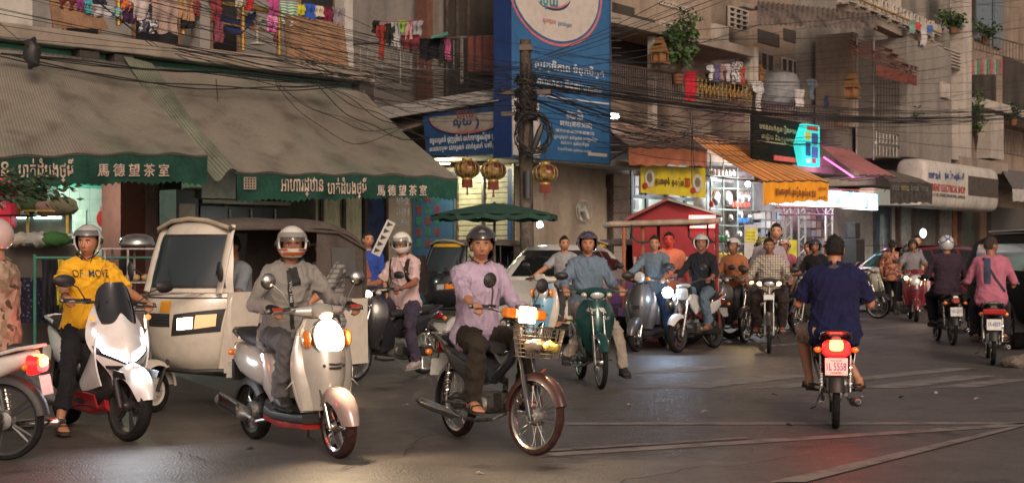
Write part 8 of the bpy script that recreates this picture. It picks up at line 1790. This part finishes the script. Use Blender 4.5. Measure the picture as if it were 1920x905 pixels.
# white post with black arrows held behind
q = P(719,446,16.9); t = thing('road_board', 'tilted white board strip with black arrow marks behind the boy in blue', 'board', tuple(q), 0); 
MB().box((0,0,0),(.11,.03,.44), ry=.45).build('board', cmat((.55,.53,.5),.6), t, smooth=False)
for k in range(5): c_ = np.array((sin(.45),0,cos(.45)))*(-.17+k*.085); MB().prism([(c_[0]-.04,c_[2]-.02),(c_[0]+.04,c_[2]-.0),(c_[0]-.02,c_[2]+.04)], -.020, -.017).build('arrow_mark', BLK, t, smooth=False)
# parked motorcycles by the pole
loc, rz = put(838, 690, (-.5,-.85), .615); cub('parked white motorcycle seen nose on behind the elderly rider', (loc[0]+.05,loc[1]+1.0,0), rz, paint((.42,.40,.38),.3), mirrors='oval')
# --- white car
loc = P(1050, 470, 23.2); loc[2] = 0
wcp = paint((.70,.68,.65),.25)
prof = [(2.05,.35,.55,.60,0,0),(1.98,.24,.68,.78,0,0),(1.6,.20,.80,.86,0,0),(1.05,.19,.93,.87,.95,.70),(.55,.19,.98,.87,1.27,.62),(.10,.19,.98,.87,1.47,.60),(-.6,.19,1.0,.87,1.50,.60),(-1.2,.20,1.02,.86,1.44,.58),(-1.75,.24,1.05,.82,1.22,.55),(-2.0,.32,.98,.72,1.0,.60)]
C1_, cb1, cg1, bo1 = car('white hatchback car waiting behind the light blue scooter', tuple(loc), atan2(-.95,-.30), wcp, prof, .87, win=[('windscreen', [(3,-.66,1.0),(3,.66,1.0),(3,.50,1.41),(3,-.50,1.41)], (-1,0,0)), ('side_window', [(.70,2,1.05),(-.15,2,1.07),(-.15,2,1.40),(.28,2,1.38)], (0,-1,0)), ('side_window', [(-.22,2,1.07),(-1.25,2,1.10),(-1.05,2,1.36),(-.22,2,1.40)], (0,-1,0)), ('rear_window', [(-3,-.5,1.10),(-3,.5,1.10),(-3,.45,1.36),(-3,-.45,1.36)], (1,0,0))])
for sg in (1,-1):
    decal('headlight', GLASSL, C1_, cb1, [(3,sg*.42,.60),(3,sg*.76,.66),(3,sg*.70,.77),(3,sg*.44,.70)], (-1,0,0), off=.006); MB().ball((.72,sg*.93,1.03), (.08,.11,.07), 12, 8).build('wing_mirror', wcp, C1_)
MB().tube([(1.0,.45,.99),(.80,.05,1.13)], .010, 5).build('wiper', BLK, C1_)
# --- black rickshaws with yellow bands
for k, (px, dp, lb) in enumerate(((885,27.0,'black auto rickshaw with yellow band between the umbrella and the white car'), (1158,27.0,'black auto rickshaw with yellow band half hidden behind the blue shirted rider'))):
    p = P(px,470,dp); p[2] = 0; w_ = tuktuk(lb, tuple(p), atan2(-.6,-.8) if k == 0 else atan2(-.5,-.86), False, s=.95)
# --- light blue and cream scooter with rider with black hair
loc, rz = put(1006, 655, (-.52,-.85), .63)
BL_ = paint((.16,.36,.52),.25); CR_ = paint((.55,.50,.44),.25)
B8, i8 = scooter('light blue and cream retro scooter stopped beside the green motorcycle', loc, rz, CR_, shieldm=BL_, lowfront=BL_, headm=CR_, mirrors='oval', retro=True, energy=0)
p8, s8, q8 = ride('bareheaded young man on the light blue scooter in front of the white car', B8, i8, vox=.012, lean=.0, yaw=.8, skin='tan', shirt=((.30,.30,.32),'short'))
MB().box((.53,0,1.02),(.05,.16,.10)).build('windshield', CR_, B8, smooth=False, bev=.02)
# --- dark scooter with smiling man
loc, rz = put(1192, 659, (-.42,-.90), .63)
B9, i9 = scooter('charcoal retro scooter with round chrome headlight and white mirror', loc, rz, paint((.055,.055,.062),.35), mirrors='oval', nose_light=False, energy=0)
MB().lathe([(.001,.07),(.05,.065),(.075,.04),(.085,.0),(.07,-.08),(.001,-.12)], axis='x', n=22).xf(Matrix.Translation((.47,0,1.03))).build('headlight', GLASSL, B9); MB().lathe([(.080,.02),(.095,.0),(.085,-.09),(.04,-.12)], axis='x', n=22).xf(Matrix.Translation((.465,0,1.03))).build('headlight_shell', BLK, B9)
for sg in (1,-1): drop_sig(B9, (.46,sg*.12,1.01), None, .028)
p9, s9, q9 = ride('smiling man in slate blue shirt and jeans on the charcoal scooter', B9, i9, vox=.010, lean=.05, yaw=.35, skin='tan', shirt=((.12,.17,.22),'rolled'), pants=((.02,.04,.09),'long'), sandal=(.12,.06,.04), feet=[(.05,.33,.09),(.22,-.15,.375)], hair=(.03,.018,.012))
# --- white and black naked bike with silver helmet rider, blue-white light
loc, rz = put(1268, 661, (-.55,-.83), .615)
B10, i10 = cub('white, red and black street motorcycle beside the glaring blue white lamp', loc, rz, paint((.50,.50,.50),.3), naked=True, rimstyle='5', body2=paint((.55,.55,.56),.3), mirrors='round', mm=BLK)
p10, s10, q10 = ride('laughing rider in black shirt, blue jeans and silver helmet', B10, i10, vox=.0095, lean=.03, yaw=.45, skin='brown', shirt=((.018,.018,.022),'rolled'), pants=((.09,.14,.20),'long'), sandal=(.10,.05,.04), helmet=('open',(.5,.5,.5),None,None,mat('silver_helmet2',(.6,.6,.6),.18,metal=.35,var=.1,coat=1)), feet=[(.03,.22,.40),(.03,-.22,.40)])
for o, h_ in ((p9, q9), (p10, q10)):   # smiles
    N = h_['N']; MB().tube([N(.089,.019,-.060), N(.1005,0,-.0685), N(.089,-.019,-.060)], [.002,.0055,.002], 6).build('teeth', cmat((.75,.72,.68),.3,var=0), o)
t = thing('motorcycle_lamp', 'dazzling blue white headlamp between the charcoal scooter and the street motorcycle', 'headlight', P(1252,548,19.7), 0)
MB().ball((0,0,0), (.075,.05,.075), 14, 10).build('lens', glow((.62,.80,1.),60), t); lamp('headlight_beam', t, (0,-.10,0), (.05,-1,-.25), 22, (.55,.72,1.), 120, .07)
MB().tube([(0,.06,-.0),(0,.12,-.25)], .03, 8).build('lamp_bracket', BLK, t)
# --- man in orange behind, red light painted into his skin colour
g = P(1255,470,21.0); g[2] = 0
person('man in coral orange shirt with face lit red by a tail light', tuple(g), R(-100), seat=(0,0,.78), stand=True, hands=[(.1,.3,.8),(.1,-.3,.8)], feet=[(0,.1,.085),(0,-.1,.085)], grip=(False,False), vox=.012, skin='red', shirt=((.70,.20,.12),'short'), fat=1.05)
# --- dark motorcycle with camouflage helmet rider
loc, rz = put(1396, 642, (-.50,-.86), .615)
B11, i11 = cub('dark motorcycle with one warm headlight beside the blue cargo cart', loc, rz, paint((.04,.025,.022),.4), light=True, lightc=(1,.70,.36), energy=18, mirrors='oval', front_plate=False)
p11, s11, q11 = ride('rider in black shirt wearing a green and yellow camouflage helmet', B11, i11, vox=.012, lean=.05, skin='brown', shirt=((.02,.018,.022),'short'), helmet=('full',(.3,.3,.1),None,'up',mat('camo_helmet',(.3,.3,.05),.3,coat=.5,var=0,pat=CLOTHP['flower']((.45,.42,.05),(.04,.10,.03),16))))
p11b, _, _ = person('passenger in crimson sleeve behind the camouflage helmet rider', tuple(B11.location), B11.rotation_euler.z, seat=(-.55,0,.82), hands=[(-.3,.25,.95),(-.3,-.25,.95)], feet=[(-.3,.2,.42),(-.3,-.2,.42)], vox=.014, skin='brown', shirt=((.35,.04,.08),'short'), helmet=('open',(.25,.25,.26),None,'mirror'), neckp=(0,.10,.04)), 0, 0
# --- plaid shirt rider with two square lights
loc, rz = put(1442, 662, (-.18,-.98), .615)
B12, i12 = cub('slim dark motorcycle with twin amber lights ridden by the man in plaid', loc, rz, paint((.035,.03,.03),.4), sigs=True, mirrors='oval', legshield=False, front_plate=True, lightc=(1,.7,.4))
lamp('signal_glow', B12, (.5,0,1.0), (1,0,-.2), 8, (1,.6,.3), 100, .1)
p12, s12, q12 = ride('bareheaded rider in white and brown plaid shirt', B12, i12, vox=.0095, lean=.08, yaw=.0, skin='brown', shirt=((.5,.5,.5),'long'), shirtm=mat('plaid_shirt',(.5,.5,.45),.9,pat=CLOTHP['plaid']((.50,.46,.40),(.16,.12,.09),9)), pants=((.03,.02,.02),'long'), sandal=(.03,.02,.02), hair=(.015,.012,.01))
person('passenger peering over the shoulder of the man in plaid', tuple(B12.location), B12.rotation_euler.z, seat=(-.58,0,.84), hands=[(-.3,.2,.95),(-.3,-.2,.95)], feet=[(-.3,.2,.42),(-.3,-.2,.42)], vox=.014, skin='fair', shirt=((.35,.30,.34),'short'), neckp=(0,.10,.06))
# riders further back near the kiosk
for px, py, lb, sh_, hm, hd_ in ((1505,628,'rider in black t-shirt and dark blue helmet behind the plaid shirt rider',(.015,.015,.018),('open',(.02,.03,.07),None,'dark'),(-.55,-.8)), (1345+0,640,'rider with white helmet partly hidden by the laughing rider',(.35,.12,.05),('open',(.5,.48,.46),None,None),(-.6,-.8)), (1302+150,618,'rider with red and white helmet behind the camouflage helmet',(.4,.1,.15),('open',(.55,.45,.45),(.45,.03,.04),None),(-.5,-.85))):
    loc, rz = put(px, py, hd_, .4); bb, ii = cub('dark motorcycle ridden by the '+lb.split(' behind')[0].split(' partly')[0], loc, rz, paint((.03,.03,.035),.4), mirrors='oval'); ride(lb, bb, ii, vox=.014, skin='brown', shirt=(sh_,'short'), helmet=hm, yaw=.3 if px == 1505 else 0)
g = P(1519,470,25); g[2] = 0; person('bystander in grey shirt behind the black shirted rider', tuple(g), R(-120), seat=(0,0,.72), stand=True, hands=[(.1,.3,.7),(.1,-.3,.7)], feet=[(0,.1,.085),(0,-.1,.085)], grip=(False,False), vox=.016, skin='tan', shirt=((.22,.20,.24),'short'), s=.94)
# --- maroon car
loc = P(1700,470,34.0); loc[2] = 0; mar = paint((.11,.008,.022),.2,.1)
prof = [(2.0,.40,.72,.62,0,0),(1.92,.28,.86,.78,0,0),(1.5,.22,.95,.85,0,0),(1.0,.2,1.0,.86,1.02,.68),(.55,.2,1.02,.86,1.30,.64),(.2,.2,1.02,.86,1.47,.62),(-.6,.2,1.02,.86,1.51,.62),(-1.5,.22,1.02,.86,1.50,.62),(-1.78,.25,1.0,.84,1.35,.60),(-2.0,.35,.98,.80,1.0,.62)]
C2_, cb2, cg2, bo2 = car('maroon hatchback car parked across the far road behind two women', tuple(loc), atan2(-.45,-.89), mar, prof, .86, win=[('windscreen', [(3,-.64,1.04),(3,.64,1.04),(3,.52,1.42),(3,-.52,1.42)], (-1,0,0)), ('side_window', [(.65,2,1.07),(-.15,2,1.07),(-.15,2,1.42),(.28,2,1.40)], (0,-1,0)), ('side_window', [(-.22,2,1.07),(-.95,2,1.07),(-.95,2,1.44),(-.22,2,1.44)], (0,-1,0)), ('side_window', [(-1.05,2,1.07),(-1.75,2,1.09),(-1.6,2,1.40),(-1.05,2,1.43)], (0,-1,0)), ('rear_window', [(-3,-.55,1.08),(-3,.55,1.08),(-3,.5,1.40),(-3,-.5,1.40)], (1,0,0))])
for sg in (1,-1): decal('headlight', GLASSL, C2_, cb2, [(3,sg*.42,.68),(3,sg*.76,.70),(3,sg*.74,.82),(3,sg*.44,.80)], (-1,0,0), off=.006); MB().ball((.65,sg*.93,1.06),(.08,.11,.07),12,8).build('wing_mirror', mar, C2_)
MB().box((-.1,.0,1.525),(2.6,.9,.02)).build('roof_panel', mar, C2_, smooth=False, bev=.01)
# --- parked pair, far
loc, rz = put(1622, 596, (.8,-.6), .3); cub('parked black and orange motorcycle behind the rider in navy', loc, rz, paint((.03,.02,.02),.3), mirrors=False, body2=paint((.40,.07,.03)))
loc, rz = put(1655, 586, (.55,-.83), .5); cub('parked cream and teal moped left of the women in floral blouses', loc, rz, paint((.40,.40,.32),.3), mirrors=False, body2=paint((.10,.22,.22)))
# women standing
for px, py, s_, lb, lh in ((1672,590,1.,'woman with ponytail in orange floral blouse and black trousers',True),(1700,588,.97,'woman in floral blouse with back to the red scooter',True)):
    person(lb, tuple(G(px,py)), R(70 if s_ > .98 else 40), seat=(0,0,.74), stand=True, hands=[(.15,.2,.80),(.15,-.2,.80)], feet=[(0,.08,.085),(0,-.08,.085)], grip=(False,False), vox=.014, skin='tan', shirt=((.4,.2,.12),'short'), shirtm=mat('floral_blouse',(.4,.2,.1),.9,pat=CLOTHP['flower']((.46,.20,.12),(.20,.06,.05),13)), pants=((.012,.012,.014),'long'), s=s_, fat=.86, shoe=(.02,.02,.02), long_hair=True)
# red scooter with two riders
loc, rz = put(1718, 603, (-.18,-.98), .63)
B13, i13 = scooter('dark red retro scooter with two small lit lamps approaching from afar', loc, rz, paint((.13,.012,.02),.25), light=None, mirrors='oval', energy=0)
for sg in (1,-1): MB().ball((.49,sg*.175,.86),(.04,.045,.035),10,8).build('front_lamp', glow((1,.78,.5),14), B13)
lamp('front_lamp_beam', B13, (.62,0,.86), (1,0,-.2), 6, (1,.75,.5), 100, .08)
ride('rider in grey shirt and black helmet on the dark red scooter', B13, i13, vox=.014, skin='brown', shirt=((.20,.19,.21),'short'), helmet=('open',(.02,.02,.02),None,None), pants=((.2,.2,.2),'long'))
person('woman passenger in black and white print on the dark red scooter', tuple(B13.location), B13.rotation_euler.z, seat=(-.55,0,.82), hands=[(-.2,.2,.9),(-.2,-.2,.9)], feet=[(-.3,.25,.38),(-.3,-.25,.38)], vox=.014, skin='fair', shirt=((.2,.2,.2),'short'), shirtm=mat('print_blouse',(.2,.2,.2),.9,pat=CLOTHP['flower']((.30,.26,.24),(.04,.03,.03),14)), neckp=(0,.12,.0), long_hair=True)
t = thing('shopping_bag', 'pale shopping bag hanging from the dark red scooter', 'bag', tuple(V(loc)+Matrix.Rotation(rz,3,'Z') @ V((.25,.26,.48))), rz); MB().box((0,0,.15),(.22,.10,.34), tap=.8).build('bag_body', cmat((.45,.38,.36),.7), t, smooth=False, bev=.02); MB().tube([(-.06,0,.32),(0,0,.44),(.06,0,.32)], .006, 5).build('bag_handle', cmat((.45,.38,.36),.7), t)
# dark riders seen from behind on the right
loc, rz = put(1787, 647, (.10,1), -.60)
B14, i14 = cub('dark motorcycle from behind carrying the rider in a plum jacket', loc, rz, paint((.02,.015,.02),.35), mirrors=False, rimstyle='5', plate_txt=[('1AX-2517',-.15,.06,.85)])
ride('rider from behind in plum black jacket and white helmet with blue marks', B14, i14, vox=.012, skin='brown', shirt=((.045,.028,.045),'long'), pants=((.015,.013,.018),'long'), shoe=(.02,.02,.02), helmet=('open',(.52,.51,.52),(.05,.09,.28),None), fat=1.15, s=.97)
loc, rz = put(1862, 684, (.28,1), -.60)
B15, i15 = cub('old black motorcycle with red and amber tail lights nearest the right edge', loc, rz, paint((.02,.02,.02),.4), mirrors=False, plate_txt=[('1R-6829',-.15,.055,.8)], rack=True)
MB().box((-.93,0,.70),(.06,.28,.07)).build('rear_light_bar', REDL, B15, smooth=False, bev=.015)
p15, s15, q15 = ride('rider from behind in pink shirt with a navy bag strap', B15, i15, vox=.011, skin='brown', shirt=((.42,.13,.20),'long'), pants=((.02,.018,.025),'long'), hair=(.05,.03,.02), yaw=-.9, fat=1.12)
T15 = bvh(s15); strap_on(T15, [q15['nb']+np.array((-.1,.10,.0)), q15['nb']+np.array((-.2,-.04,-.25)), q15['nb']+np.array((-.2,-.16,-.42))], .03, cmat((.02,.02,.04),.7), p15, 'bag_strap', dirn=(1,0,0)); strap_on(T15, [q15['nb']+np.array((-.1,.05,.0)), q15['nb']+np.array((-.2,.05,-.32))], .075, cmat((.03,.05,.10),.7), p15, 'scarf', dirn=(1,0,0), off=.012)
# black van at the right edge
loc = P(1968,470,21.5); loc[2] = 0; vb = cmat((.010,.010,.011),.75)
prof = [(2.2,.35,.95,.82,1.2,.78),(1.6,.3,1.05,.90,1.6,.76),(1.0,.3,1.05,.90,1.66,.76),(-2.1,.3,1.05,.90,1.66,.76),(-2.25,.4,1.05,.88,1.62,.74)]
C3_, cb3, cg3, bo3 = car('black van cut by the right edge of the view', tuple(loc), atan2(.97,.10), vb, prof, .9, name='van', cat='van', win=[('rear_window', [(-3,-.62,1.10),(-3,.62,1.10),(-3,.58,1.52),(-3,-.58,1.52)], (1,0,0)), ('side_window', [(1.2,2,1.12),(-1.9,2,1.12),(-1.9,2,1.50),(1.2,2,1.50)], (0,-1,0))])
MB().box((-2.26,0,.55),(.08,1.7,.22)).build('rear_bumper', BLK, C3_, smooth=False, bev=.03); MB().box((-.6,0,1.70),(3.0,1.4,.03)).build('roof_panel', paint((.16,.02,.03),.3), C3_, smooth=False, bev=.01)
for sg in (1,-1): MB().box((-2.28,sg*.80,1.15),(.06,.12,.62)).build('tail_light', mat('pinkish_lens',(.5,.2,.3),.15,var=0,emit=.15,ecol=(1,.3,.5)) if sg > 5 else REDL, C3_, smooth=False, bev=.02)
# sandalled foot and rubble bits at the right edge
b = MB().ball((0,0,.06),(.22,.16,.09),14,8); b.v = [(x+.03*sin(z*50+y*30),y,z+.02*sin(x*40)) for x,y,z in b.v]
solo(b.xf(Matrix.Translation(G(1912,688))), 'rubbish_bag', cmat((.16,.13,.11),.8,bump=.6), 'heap of dull rubbish bags at the right edge of the road', 'rubbish')
